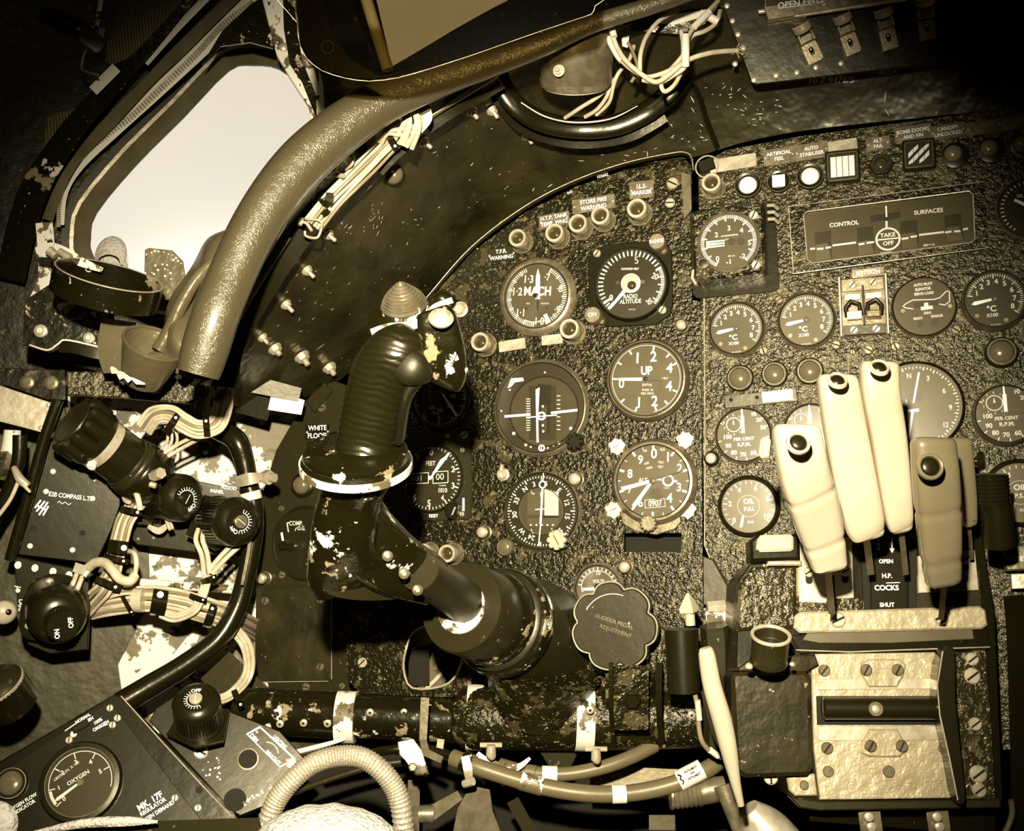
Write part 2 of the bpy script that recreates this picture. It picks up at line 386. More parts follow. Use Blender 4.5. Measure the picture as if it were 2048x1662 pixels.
class W:
    """world-space builder about an origin: shapes given by picture point and depth"""
    def __init__(s, o, m='smooth'): s.o = V(o); s.b = B(1, m)
    def m(s, k): s.b.m = k; return s
    def pt(s, q): return P(*q) - s.o
    def tube(s, pts, r, seg=6, n=12, cap=True, flat=1.0):
        """pts (px,py,depth[,radius px])"""
        if len(pts[0]) == 3: pts = [(*p, r) for p in pts]
        q = spline(pts, seg) if len(pts) > 2 else pts
        s.b.tube([s.pt(p[:3]) for p in q], [p[3] * p[2] / F for p in q], n, cap, flat); return s
    def ribbon(s, pts, wd, th=.004, seg=5, sm=True):
        """flat strip facing the viewer: pts (px,py,depth[,width px])"""
        if len(pts[0]) == 3: pts = [(*p, wd) for p in pts]
        q = spline(pts, seg) if sm and len(pts) > 2 else pts; vs = []; fs = []; K = len(q)
        for i, p in enumerate(q):
            a, b = q[max(0, i - 1)], q[min(K - 1, i + 1)]; dx, dy = b[0] - a[0], b[1] - a[1]; l = math.hypot(dx, dy) or 1
            nx, ny = -dy / l * p[3] / 2, dx / l * p[3] / 2
            vs += [s.pt((p[0] + nx, p[1] + ny, p[2])), s.pt((p[0] - nx, p[1] - ny, p[2])), s.pt((p[0] - nx, p[1] - ny, p[2] + th)), s.pt((p[0] + nx, p[1] + ny, p[2] + th))]
        for i in range(K - 1):
            for j in range(4): fs.append((i * 4 + j, i * 4 + (j + 1) % 4, i * 4 + 4 + (j + 1) % 4, i * 4 + 4 + j))
        fs += [(0, 1, 2, 3), (K * 4 - 1, K * 4 - 2, K * 4 - 3, K * 4 - 4)]
        s.b.add(vs, fs); return s
    def build(s, name, parent=None, **k):
        if parent is not None: return s.b.build(name, parent, **k)
        return s.b.build(name, None, Matrix.Translation(s.o), **k)
def adopt(c, p):
    m = p.matrix_basis.inverted() @ c.matrix_basis; c.parent = p; c.matrix_parent_inverse.identity(); c.matrix_basis = m
    for k in ('category', 'group'):
        if k in c: del c[k]
    return c
def wthing(name, label, cat, pt, group=None):
    return thing(name, label, cat, P(*pt), group), P(*pt)
# ================================================================ cabin shell
MAIN = Plane(1100, 800, 1.10, (-.33, -1, .145))
HULL = Plane(400, 400, 1.32, (.25, -.95, 0))
SIDE = Plane(250, 1250, 1.17, (.22, -.95, .12))
def shell():
    fr = Fr(HULL, 400, 400)
    win = closed_spline([(458, 140), (506, 129), (560, 137), (603, 178), (626, 235), (606, 320), (545, 425), (490, 520), (420, 590), (300, 590), (215, 552), (184, 506), (181, 475), (193, 425), (273, 328), (369, 232)], 3)
    ws = [(739, -60), (784, 133), (842, 99), (910, 58), (978, 20), (1040, -12), (1085, -60)]
    b = B(fr.u, 'hull'); b.prism([fr.L(-700, -900), fr.L(3100, -900), fr.L(3100, 2900), fr.L(-700, 2900)], -12, 0, holes=[[fr.L(*p) for p in win], [fr.L(*p) for p in ws]])
    tag(b.build('wall_front', None, fr.M), 'black painted cockpit hull skin around the side window', '', kind='structure')
    b = B(fr.u, 'fabric'); out = inset(ccw([fr.L(*p) for p in win]), -29)
    b.prism(out, 0, 9, holes=[inset(ccw([fr.L(*p) for p in win]), 1)])
    wo = thing('window_1', 'rounded side window glowing white beyond a fabric gasket', 'window', fr); del wo['category']; wo['kind'] = 'structure'
    b.build('window_gasket', wo)
    b = B(fr.u, 'metal'); b.prism(inset(out, -7), 0, 14, holes=[inset(out, 0)]); b.build('window_lip', wo, label='thin worn metal lip round the gasket')
    b = B(fr.u, 'rubber'); b.prism(inset(out, -22), 0, 8, holes=[inset(out, -8)]); b.build('window_seal', wo, label='dark outer rubber seal')
    b = B(fr.u, 'pane'); b.prism(inset(ccw([fr.L(*p) for p in win]), -6), -9, -7); b.build('pane', wo)
    b = B(fr.u, 'visor'); b.m = 'pane'; b.prism(inset(ccw([fr.L(*p) for p in ws]), -6), -9, -7)
    tag(b.build('window_2', None, fr.M), 'windscreen pane seen through the tinted visor', '', kind='structure')
    for nm, lo, hi in (('floor', (-1.5, -1.0, .30), (1.6, 2.1, .32)), ('ceiling', (-1.5, -1.0, 2.15), (1.6, 2.1, 2.17)), ('wall_back', (-1.5, -1.0, .3), (1.6, -.98, 2.17)),
                       ('wall_left', (-1.5, -1.0, .3), (-1.48, 2.1, 2.17)), ('wall_right', (1.58, -1.0, .3), (1.6, 2.1, 2.17))):
        c = [(a + b_) / 2 for a, b_ in zip(lo, hi)]; h = [(b_ - a) / 2 for a, b_ in zip(lo, hi)]
        b = B(1, 'room'); b.box(0, 0, 2 * h[0], 2 * h[1], -h[2], h[2])
        o = b.build(nm, None, Matrix.Translation(V(c))); o['kind'] = 'structure'
    # side wall lining, lower left: dark lining and cream painted skin
    fr = Fr(SIDE, 250, 1250); b = B(fr.u, 'side')
    b.prism([fr.L(*p) for p in ((-120, 760), (120, 790), (290, 900), (300, 1200), (235, 1330), (245, 1400), (260, 1700), (-120, 1700))], -10, 0)
    tag(b.build('trim_1', None, fr.M), 'dark olive side lining below the dimmer boxes', '', kind='structure')
    b = B(fr.u, 'cream_skin'); b.prism([fr.L(*p) for p in ((120, 770), (700, 770), (700, 1420), (600, 1700), (200, 1700), (220, 1200))], -22, -12)
    b.m = 'cream'
    for i in range(7): x, y = fr.L(302 + 31 * i, 1146 + 1.5 * i); b.dome(x, y, 4.5, -12, 3, 10, 3)
    b.m = 'chipw'; 
    for q in (((300, 1105), (470, 1118), (470, 1158), (300, 1150)), ((385, 1260), (460, 1300), (430, 1350), (350, 1352), (330, 1330))):
        b.prism([fr.L(*p) for p in q], -12, -9)
    tag(b.build('wall_panel', None, fr.M), 'cream painted skin with flaking paint and rivets behind the wiring', '', kind='structure')
    bpy.data.objects['wall_panel'].name = 'trim_2'
shell()

# ---- strips, rails and zip above the window
def along(pts, seg=6): return spline(pts, seg)
D0 = 1.25
w = W(P(300, 200, D0), 'cream'); w.ribbon([(520, -20, D0, 30), (430, 72, D0, 32), (330, 165, D0, 32), (235, 255, D0, 26), (165, 330, D0, 12), (132, 385, D0, 9), (124, 450, D0, 9)], 26, .006)
rt = w.build('curtain_rail'); tag(rt, 'cream channel with zip running down beside the window', 'rail')
w = W(P(300, 200, D0), 'metal')
zp = along([(505, 5, D0), (445, 50, D0), (395, 105, D0), (330, 168, D0), (262, 233, D0), (190, 290, D0), (140, 345, D0), (120, 400, D0), (117, 455, D0)], 14)
for i, p in enumerate(zp[:-1]):
    q = zp[i + 1]; dx, dy = q[0] - p[0], q[1] - p[1]; l = math.hypot(dx, dy) or 1; s = 5.5 if i < 60 else 3.5
    w.b.tube([w.pt((p[0] - dy / l * s, p[1] + dx / l * s, D0 - .006)), w.pt((p[0] + dy / l * s, p[1] - dx / l * s, D0 - .006))], .0011, 6)
adopt(w.build('zip_teeth', None), rt)
w = W(P(300, 200, D0), 'fabric'); w.ribbon([(482, -20, 1.235, 24), (360, 100, 1.235, 26), (300, 160, 1.235, 22), (222, 242, 1.235, 26), (160, 310, 1.235, 18), (120, 375, 1.235, 20), (95, 440, 1.235, 22)], 24, .012)
tag(w.build('rubber_seal_strip'), 'olive wrinkled seal strip along the upper side of the zip channel', 'seal')
w = W(P(350, 100, D0), 'cream'); w.ribbon([(428, -20, 1.24, 16), (355, 55, 1.24, 15), (290, 126, 1.24, 16)], 16, .008)
tag(w.build('edge_strip'), 'short cream painted strip beside the ribbed fabric', 'strip')
w = W(P(250, 200, D0), 'chip'); w.ribbon([(395, -20, 1.23, 18), (300, 92, 1.23, 26), (210, 185, 1.23, 42), (130, 280, 1.23, 50), (60, 400, 1.23, 60), (20, 560, 1.23, 60)], 40, .02)
tag(w.build('hull_frame_rail'), 'black hull frame member with flaked paint above the window', 'frame')
w = W(P(210, 160, D0), 'cream'); w.ribbon([(186, 182, 1.20), (233, 135, 1.20)], 22, .006); tag(w.build('cream_bracket'), 'small cream rectangular bracket on the hull frame', 'bracket')
for k, (pl_, lb) in enumerate(((((250, -20), (400, -20), (290, 105), (222, 130), (205, 120)), 'ribbed olive canopy fabric at the top left'), (((95, 235), (190, 205), (130, 290), (85, 310)), 'small corner of ribbed olive fabric lower down the hull frame'))):
    f = Fr(Plane(200, 100, 1.26, (.2, -1, 0)), *pl_[0]); b = B(f.u, 'ribfab'); b.prism([f.L(*p) for p in pl_], -3, 2); tag(b.build('ribbed_fabric_panel', None, f.M), lb, 'fabric')
# window struts (chipped)
f = Fr(Plane(600, 100, 1.17, (.1, -1, .1)), 590, 100); b = B(f.u, 'chipw')
b.prism([f.L(*p) for p in ((520, -20), (592, -20), (600, 89), (628, 137), (650, 205), (640, 262), (624, 262), (617, 212), (581, 157), (553, 110), (540, 60))], -14, 0, 2)
b.m = 'chip'; b.prism([f.L(*p) for p in ((566, -10), (590, 20), (604, 120), (632, 190), (634, 240), (624, 215), (604, 165), (580, 130), (568, 60))], 0, 5, 1)
b.m = 'metal'; x, y = f.L(567, 95); b.lathe([(9, 0), (9, 3), (5, 6)], x, y, 16)
tag(b.build('window_strut', None, f.M), 'flaking cream and black strut with a bolt beside the window top', 'strut')
f = Fr(Plane(480, 60, 1.22, (.1, -1, .1)), 480, 60); b = B(f.u, 'chip'); b.prism([f.L(*p) for p in ((505, 5), (552, -20), (572, 70), (545, 96), (500, 84), (440, 92), (404, 128), (445, 60))], -6, 0, 1)
tag(b.build('corner_gusset', None, f.M), 'chipped black gusset plate at the top corner of the window', 'bracket')
f = Fr(Plane(650, 190, 1.15, (.1, -1, .1)), 650, 190); b = B(f.u, 'hull'); b.prism([f.L(*p) for p in ((596, -20), (700, -20), (760, 170), (700, 260), (640, 262), (652, 200), (628, 130), (604, 90))], -6, 0, 1)
b.m = 'cream'; b.prism([f.L(*p) for p in ((637, 135), (646, 165), (652, 255), (643, 255))], 0, 3, .5)
tag(b.build('windscreen_pillar', None, f.M), 'dark windscreen pillar behind the tinted visor', 'pillar')
# dim lamp and bracket, far top left
t, o = wthing('map_lamp', 'dim black map lamp on a bracket in the top left corner', 'lamp', (110, 60, 1.15))
w = W(o, 'bake'); w.b.T = Matrix.Translation(w.pt((160, 62, 1.13))) @ V((-.15, -1, .1)).to_track_quat('Z', 'Y').to_matrix().to_4x4()
w.b.lathe([(.010, -.03), (.0105, 0), (.009, .004), (.004, .005), (.004, .007), (.001, .008)], 0, 0, 24); w.b.T = None; w.build('lamp_body', t)
w = W(o, 'bake'); w.tube([(85, 30, 1.15, 14), (115, 40, 1.15, 20), (155, 60, 1.15, 20)], 20); w.build('lamp_arm', t)
w = W(o, 'steel'); w.ribbon([(176, 72, 1.16), (206, 78, 1.16)], 44, .004); w.m('chipw').ribbon([(204, -10, 1.16), (192, 60, 1.16)], 9, .004); w.build('bracket', t)
w = W(o, 'steel'); w.tube([(174, 90, 1.16), (163, 130, 1.16), (170, 142, 1.16), (196, 150, 1.16)], 3); w.build('wire_hook', t)

# ================================================================ coaming
def sheet(name, A, Bc, nu, nv, m, label, cat, bulge=0, th=.003, noise=0):
    a = spline(A, 10); b_ = spline(Bc, 10)
    def at(c, t): x = t * (len(c) - 1); i = min(int(x), len(c) - 2); k = x - i; return [p + (q - p) * k for p, q in zip(c[i], c[i + 1])]
    o = P(*at(a, .5)); vs = []; fs = []
    for side in (0, 1):
        for i in range(nu + 1):
            for j in range(nv + 1):
                pa = P(*at(a, i / nu)); pb = P(*at(b_, i / nu)); t = j / nv
                p = pa.lerp(pb, t); p.y += bulge * math.sin(math.pi * t) + noise * math.sin(i * 1.7) * math.sin(j * 2.3) + side * th; vs.append(p - o)
    n1 = (nu + 1) * (nv + 1)
    for i in range(nu):
        for j in range(nv):
            q = i * (nv + 1) + j; fs.append((q, q + nv + 1, q + nv + 2, q + 1)); fs.append((n1 + q, n1 + q + 1, n1 + q + nv + 2, n1 + q + nv + 1))
    def edge(lst):
        for u_, v_ in zip(lst[:-1], lst[1:]): fs.append((u_, v_, n1 + v_, n1 + u_))
    edge([j for j in range(nv, -1, -1)]); edge([nu * (nv + 1) + j for j in range(nv + 1)])
    edge([i * (nv + 1) for i in range(nu + 1)]); edge([i * (nv + 1) + nv for i in range(nu, -1, -1)])
    b = B(1, m); b.add(vs, fs); ob = b.build(name, None, Matrix.Translation(o)); 
    if cat: tag(ob, label, cat)
    return ob
cs = sheet('coaming_sheet', [(425, 800, 1.06), (470, 690, 1.03), (540, 560, 1.0), (630, 430, .99), (740, 300, 1.0), (860, 205, 1.02), (1000, 140, 1.03), (1150, 70, 1.02), (1320, 10, 1.0), (1600, -60, .97), (2150, -120, .92)],
      [(520, 830, 1.20), (640, 780, 1.19), (760, 700, 1.19), (870, 590, 1.185), (960, 495, 1.18), (1060, 415, 1.165), (1160, 366, 1.145), (1270, 332, 1.12), (1380, 316, 1.10), (1600, 262, 1.06), (2150, 205, .98)],
      60, 14, 'coam', 'curved glossy black coaming underside with scratched paint above the instrument panel', 'coaming', .012, .003, .0007)
def onsheet(px, py):
    """depth of the coaming under a picture point"""
    from mathutils.bvhtree import BVHTree
    global _bv
    if '_bv' not in globals():
        me = cs.data; _bv = BVHTree.FromPolygons([v.co + cs.location for v in me.vertices], [tuple(p.vertices) for p in me.polygons])
    r = ray(px, py).normalized(); h = _bv.ray_cast(V((0, 0, CZ)), r)
    return h[0], h[1]
SN = V((.0, -.8, -.05))
def sheet_stud(px, py, r, h, nm='threaded_stud', lb=''):
    pt, nr = onsheet(px, py)
    if pt is None: pt = P(px, py, 1.05); nr = V((0, -1, 0))
    if nr.y > 0: nr = -nr
    f = axis_fr(px, py, pt.y, (nr + V((.25, 0, -.25))).normalized()); b = B(f.u, 'metal'); b.stud(0, 0, r, 0, h)
    return tag(b.build(nm, None, f.M), lb, 'bolt', 'bolts on the coaming')
for px, py, r, h, lb in ((655, 468, 8, 22, 'short threaded stud just right of the wire loop on the coaming'), (613, 540, 8, 22, 'threaded stud below the wire loop, second one down the coaming edge'),
        (571, 608, 8, 22, 'threaded stud third down along the coaming edge rail'), (524, 674, 7, 18, 'small stud at the bottom bend of the coaming edge rail'),
        (549, 696, 10, 18, 'fat knurled stud beside the small stud low on the coaming'), (603, 712, 11, 22, 'large washer bolt on a bulge low on the coaming'), (658, 734, 10, 20, 'greased bolt left of the control grip, low on the coaming'),
        (847, 283, 8, 22, 'threaded stud below the wire cluster at the coaming top'), (943, 222, 8, 22, 'left one of two studs left of the lamp recess'), (984, 220, 8, 22, 'right one of two studs left of the lamp recess'),
        (1054, 270, 8, 24, 'stud at the lower left of the round lamp recess'), (1173, 276, 8, 24, 'stud directly under the round lamp recess'), (1287, 231, 8, 24, 'stud at the lower right of the round lamp recess'), (1712, 118, 9, 16, 'bright bolt under the second quick-release handle')):
    sheet_stud(px, py, r, h, 'threaded_stud', lb)
pt, nr = onsheet(788, 350); f = axis_fr(788, 350, pt.y, (-.2, -1, .05)); b = B(f.u, 'bake'); b.ring(0, 0, 19, 23, 0, 5); b.m = 'dome'; b.dome(0, 0, 20, 2, 17, 32, 8)
tag(b.build('dome_button', None, f.M), 'dark shiny dome button on the coaming below the wiring', 'button')
b = None
# number written in white on the coaming, and scratches
def write(px, py, s, size, rot, name='painted_number', lb='', sx=1, bold=.0, m='white'):
    pt, nr = onsheet(px, py); nr = -nr if nr.y > 0 else nr
    x = (P(px + math.cos(math.radians(rot)) * 10, py - math.sin(math.radians(rot)) * 10, pt.y) - P(px, py, pt.y)); x = (x - nr * x.dot(nr)).normalized(); y = nr.cross(x); u = pt.y / F
    b = B(u, m); b.text(s, 0, 0, size, 0, 0, bold, sx); o = pt + nr * .0012
    ob = b.build(name, None, Matrix(((x.x, y.x, nr.x, o.x), (x.y, y.y, nr.y, o.y), (x.z, y.z, nr.z, o.z), (0, 0, 0, 1)))); 
    adopt(ob, cs); ob['label'] = lb
write(1662, 160, '10 Z 9476/5', 13, 7, lb='white handwritten number 10 Z 9476/5', sx=1.0)
write(1780, 144, 'R3/D45.', 9, 7, lb='white handwritten number R3/D45')
write(893, 247, '17AL.STF.', 6, 22, lb='small white hand lettering'); write(892, 257, '21/949.', 6, 22, lb='small white hand lettering, lower line')
# ---- black edge rail between padding and coaming
t, o = wthing('coaming_edge_rail', 'black channel rail along the lower edge of the padded tube', 'rail', (560, 560, .99))
w = W(o, 'smooth'); w.ribbon([(455, 775, 1.02, 44), (462, 715, 1.01, 42), (480, 670, .995, 38), (510, 620, .985, 36), (560, 540, .975, 36), (612, 465, .97, 38)], 36, .012); w.build('lower_rail', t)
w = W(o, 'smooth'); w.ribbon([(748, 335, .98, 48), (780, 300, .98, 48), (812, 276, .98, 44)], 46, .010, sm=False); w.build('rail_end_block', t)
w = W(o, 'smooth'); w.ribbon([(850, 250, .995, 40), (900, 215, .995, 42), (955, 185, 1.0, 42), (1000, 158, 1.0, 42)], 40, .012); w.build('upper_rail', t)
w = W(o, 'steel'); w.tube([(432, 745, .985, 3.2), (470, 655, .975, 3.2), (525, 560, .965, 3.2), (580, 475, .96, 3.2)], 3); w.build('rail_highlight', t, label='steel bead drawn as the highlight line along the rail')  # bead added to carry the rail's highlight line
w = W(o, 'steel'); w.tube([(862, 232, .985, 5), (920, 196, .985, 5), (995, 150, .99, 5)], 5); w.build('rail_highlight', t)
# ---- padded leather tube
tp = [(398, 742, .85, 45), (410, 700, .85, 47), (432, 630, .85, 47), (462, 555, .86, 47), (505, 463, .87, 48), (555, 385, .88, 50), (610, 320, .89, 51), (680, 260, .90, 49), (757, 208, .91, 44), (840, 172, .92, 38), (920, 146, .925, 31), (1010, 117, .93, 26), (1090, 88, .93, 22), (1190, 46, .93, 18), (1300, 12, .93, 17), (1420, -30, .93, 16)]
t, o = wthing('padded_grab_tube', 'long curved leather padded tube sweeping up from the left window to the top', 'tube', (398, 742, .85))
w = W(o, 'leather_tube'); q = tp[:]; q[0] = (396, 748, .85, 42); w.tube(q, 0, seg=8, n=40); w.build('leather_padding', t)
w = W(o, 'leather_tube'); w.ribbon([(352, 742, .872, 8), (372, 750, .87, 8), (412, 755, .87, 8), (440, 742, .875, 7)], 8, .006); w.build('padding_hem', t)
w = W(o, 'cable'); w.ribbon([(412, 748, .90), (382, 772, .90)], 9, .003, sm=False); w.m('bake').ribbon([(362, 745, .92), (378, 770, .92)], 30, .01, sm=False); w.build('end_tongue', t)
# ---- tinted visor
f = Fr(Plane(850, 80, .80, (-.05, -1, -.12)), 850, 80)
vo = [(590, -40), (594, 45), (600, 90), (613, 116), (644, 141), (691, 156), (739, 162), (797, 155), (860, 137), (944, 110), (1081, 62), (1172, 32), (1184, 26), (1190, 12), (1192, -40)]
t = thing('tinted_visor', 'large tinted sun visor with a bright reflection at the top of the view', 'visor', f)
b = B(f.u, 'visor'); b.prism([f.L(*p) for p in vo], -4, 4, 1); b.build('visor_glazing', t)
b = B(f.u, 'metal'); pts = [f.L(*p) for p in closed_spline(vo, 2)]; b.tube([(x, y, -1) for x, y in pts] + [(*pts[0], -1)], .8, 6); b.build('visor_edge', t, label='thin bright polished rim')
b = B(f.u, 'bake'); o_ = [f.L(*p) for p in ((592, -40), (596, 45), (602, 88), (616, 113), (646, 137), (692, 151), (740, 156), (778, 150), (755, 150), (700, 118), (655, 60), (640, -40))]; b.prism(o_, -7, -5)
b.ring(*f.L(655, 93), 10, 15, -9, -4); b.build('visor_frame', t, label='opaque dark frame corner with a round boss')
w = W(P(745, 60, 1.0), 'cream'); w.tube([(722, -40, 1.05, 12), (745, 40, 1.05, 12), (776, 140, 1.05, 12)], 12); tag(w.build('windscreen_bar'), 'cream painted windscreen bar dimly seen through the visor', 'bar')
# ---- wiring between tube and coaming
def bundle(name, lb, cat, pts, n, r, sp, m='cable', grp=None, clips=(), jitter=1.5, loose=0):
    t, o = wthing(name, lb, cat, pts[0][:3], grp)
    for k in range(n):
        off = (k - (n - 1) / 2) * sp; q = []
        for i, p in enumerate(pts):
            a, b_ = pts[max(0, i - 1)], pts[min(len(pts) - 1, i + 1)]; dx, dy = b_[0] - a[0], b_[1] - a[1]; l = math.hypot(dx, dy) or 1
            j = random.uniform(-jitter, jitter)
            q.append((p[0] - dy / l * (off + j), p[1] + dx / l * (off + j), p[2] - .003 * math.cos(off / max(1, n * sp) * 3) + random.uniform(-.001, .001)))
        w = W(o, m if not isinstance(m, (list, tuple)) else m[k % len(m)]); w.tube(q, r, 6, 8); w.build('wire', t)
    for px, py, d, l, wd, ang in clips:
        a = math.radians(ang); dx, dy = math.cos(a) * l / 2, -math.sin(a) * l / 2
        w = W(o, 'bake'); w.ribbon([(px - dx, py - dy, d + .004, wd), (px, py, d - .006, wd), (px + dx, py + dy, d + .004, wd)], wd, .004); w.m('metal')
        w.tube([(px + dx * .6, py + dy * .6, d - .006), (px + dx * .6, py + dy * .6, d - .009)], wd * .22, n=8)
        w.build('cable_clip', t)
    return t
bundle('wire_bundle', 'bundle of pale wires beside the padded tube under the coaming rail', 'wires', [(625, 450, .96), (665, 400, .955), (700, 365, .955), (740, 325, .96), (775, 290, .965), (810, 262, .965)], 6, 3.4, 7, ('cable', 'cable', 'cabled'), clips=((652, 425, .955, 34, 12, 40), (785, 283, .95, 34, 13, -60)))
bundle('wire_cluster', 'crumpled cluster of bright wires with sleeves at the coaming top', 'wires', [(800, 230, .96), (815, 225, .95), (822, 250, .945), (805, 290, .955)], 5, 5, 8, 'cable', jitter=4)
bundle('wire_cluster', 'loose pale wire ends tucked under the padded tube', 'wires', [(760, 285, .96), (775, 265, .95), (800, 262, .95), (840, 250, .955), (850, 225, .96)], 3, 4, 7, 'cable', jitter=4)
w = W(P(845, 240, .96), 'cream'); w.ribbon([(838, 262, .955, 14), (856, 238, .953, 16), (850, 215, .955, 20)], 16, .004); w.m('fabric').ribbon([(838, 200, .95, 24), (852, 225, .95, 22)], 22, .004, sm=False); tag(w.build('tape_flag'), 'folded cream tape flag on the wiring', 'tape')
t, o = wthing('wire_clamp', 'cluster of small wire clamps half way down the tube', 'clamp', (690, 325, .95))
w = W(o, 'metal'); w.tube([(668, 342, .95), (680, 322, .945), (702, 312, .945), (704, 328, .945), (690, 338, .95)], 3.5); w.tube([(672, 350, .95), (688, 352, .945)], 5, n=8); w.build('clamp_body', t)
w = W(o, 'bake'); w.ribbon([(636, 385, .955, 16), (655, 405, .95, 22), (660, 385, .95, 14)], 18, .004); w.build('clamp_tab', t)
t, o = wthing('wire_loop_clip', 'bright rectangular wire loop clip on the coaming rail', 'clip', (625, 465, .955))
w = W(o, 'metal'); w.tube([(612, 438, .955), (634, 440, .95), (644, 447, .95), (640, 466, .948), (632, 476, .948), (612, 472, .95), (610, 462, .95)], 2.6); w.build('loop', t)
w = W(o, 'metal'); w.tube([(598, 444, .955), (612, 446, .95), (624, 462, .948)], 3.4); w.tube([(603, 436, .952), (600, 450, .95)], 4.5, n=8); w.build('clip_arm', t)

# ================================================================ lamp recess in the coaming
t, o = wthing('lamp_recess_ring', 'black rounded trough ring around the coaming lamp recess', 'ring', (1175, 200, 1.04))
pts = [(990, 128, 1.035), (1006, 175, 1.035), (1040, 218, 1.04), (1090, 245, 1.05), (1160, 256, 1.055), (1230, 250, 1.05), (1290, 225, 1.045), (1335, 190, 1.035), (1368, 150, 1.03)]
w = W(o, 'smooth'); w.tube([(x, y, d - .002, 22) for x, y, d in pts], 20, 6, 20, flat=.5); w.build('ring_body', t)
w = W(o, 'metal'); w.tube([(1042, 205, 1.030, 1.4), (1090, 233, 1.033, 1.8), (1150, 245, 1.035, 2), (1220, 238, 1.033, 1.8), (1275, 212, 1.03, 1)], 2); w.build('worn_edge', t, label='paint worn to bright metal along the inner edge')
w = W(o, 'smooth'); w.ribbon([(975, 130, 1.045, 20), (992, 190, 1.045, 24), (1040, 250, 1.06, 26), (1110, 278, 1.07, 26), (1180, 284, 1.07, 26), (1260, 270, 1.06, 26), (1330, 232, 1.05, 24)], 24, .003); w.build('ring_flange', t)
# lamp can
f = axis_fr(1152, 162, .998, (-.03, -.55, .83)); t = thing('lamp_can', 'smooth rounded metal lamp can hanging in the coaming recess', 'lamp', f)
b = B(f.u, 'steel'); b.lathe([(60, -4), (68, 0), (72, 8), (74, 50), (73, 80), (68, 104), (40, 112)], 0, 0, 48); b.build('can_body', t)
b = B(f.u, 'brass'); b.lathe([(66, -6), (72, -4), (73, 8), (70, 10)], 0, 0, 48); b.m = 'metal'; b.lathe([(58, -9), (68, -8), (68, -5)], 0, 0, 40); b.build('rim_band', t, label='brown rim band with chipped bright edge')
for px, py in ((1184, 103), (1117, 141)):
    w = W(f.o, 'metal'); e = P(px, py, .955); q = W(e, 'metal')
    bb = B(1, 'metal'); bb.T = f.M.inverted() @ Matrix.Translation(P(px, py, .958 if py < 120 else .957)) @ V((-.3, -1, -.1)).to_track_quat('Z', 'Y').to_matrix().to_4x4() @ Matrix.Scale(.00043, 4); bb.stud(0, 0, 8, -4, 14); bb.build('can_bolt', t)
w = W(P(1120, 100, 1.05), 'coam'); w.b.lathe([(.085, 0), (.09, -.004)], 0, 0, 40)
# ---- loose looped cables at the top
def cable(lb, pts, r, m='cable', name='loose_cable', parts=(), grp=None):
    t, o = wthing(name, lb, 'cable', pts[0][:3], grp); w = W(o, m); w.tube(pts, r, 8, 12); w.build('cable_core', t)
    for pp, rr, mm, nn in parts: w = W(o, mm); w.tube(pp, rr, 6, 14); w.build(nn, t)
    return t
cable('cable dropping from the tube beside the lamp can and looping right', [(1203, 52, .97), (1218, 80, .965), (1238, 115, .96), (1262, 138, .955), (1290, 153, .95), (1315, 150, .945), (1345, 138, .945), (1365, 128, .95)], 4.5, parts=(([(1216, 76, .962), (1232, 106, .957), (1244, 122, .955)], 6.5, 'cream', 'sleeve'),))
cable('long cable ending in frayed strands at the riveted panel', [(1221, 48, .96), (1230, 85, .955), (1250, 120, .95), (1285, 150, .945), (1312, 164, .94), (1340, 148, .935), (1372, 122, .935), (1420, 106, .94), (1474, 101, .955)], 5, parts=(([(1222, 50, .955), (1228, 74, .953)], 7, 'cream', 'sleeve'),) + tuple(([(1472, 101, .955), (1472 + dx, 101 + dy, .945)], 1.2, 'cable', 'frayed_strand') for dx, dy in ((14, -10), (16, -2), (13, 8), (6, 14), (5, -12))))
cable('thin cable arching up from the loop towards the tube', [(1356, 20, .98), (1318, 42, .965), (1292, 75, .955), (1281, 110, .95), (1280, 148, .948)], 4.5)
cable('thick white sleeved cable hanging in the middle of the loops', [(1436, 2, .96), (1400, 40, .945), (1378, 70, .935), (1371, 100, .93), (1371, 132, .935), (1345, 152, .94), (1318, 165, .945), (1285, 160, .95)], 4.5, parts=(([(1371, 72, .932), (1371, 104, .927), (1371, 132, .932)], 8, 'cream', 'sleeve'), ([(1418, 24, .945), (1388, 54, .938)], 7, 'cream', 'sleeve')))
cable('short looped cable forming the bottom of the tangle', [(1366, 136, .945), (1350, 168, .945), (1330, 183, .945), (1322, 168, .945), (1330, 150, .945), (1362, 120, .95), (1366, 90, .955), (1362, 62, .96)], 4.5)
cable('cable curling back under the riveted panel edge', [(1440, 22, .965), (1432, 46, .955), (1410, 62, .95), (1382, 74, .948), (1366, 110, .948), (1340, 140, .948)], 4.5, parts=(([(1412, 30, .95), (1436, 44, .95)], 8, 'cream', 'sleeve'),))
cable('pair cable passing behind the lamp can into the recess', [(1268, 92, 1.0), (1258, 120, .995), (1236, 148, .99), (1226, 175, 1.0), (1218, 205, 1.01), (1192, 230, 1.02)], 4, 'cable')
cable('straight pale cable lying in the recess below the can', [(1130, 236, 1.025), (1160, 216, 1.01), (1200, 190, 1.0), (1235, 152, .995)], 4)
cable('thin cable in the recess between its two neighbours', [(1170, 234, 1.022), (1195, 218, 1.01), (1215, 190, 1.0), (1222, 160, .998)], 4)
cable('short crossed cable behind the loops', [(1256, 85, .985), (1268, 110, .98), (1275, 140, .975), (1262, 165, .975)], 3.5, 'cabled')
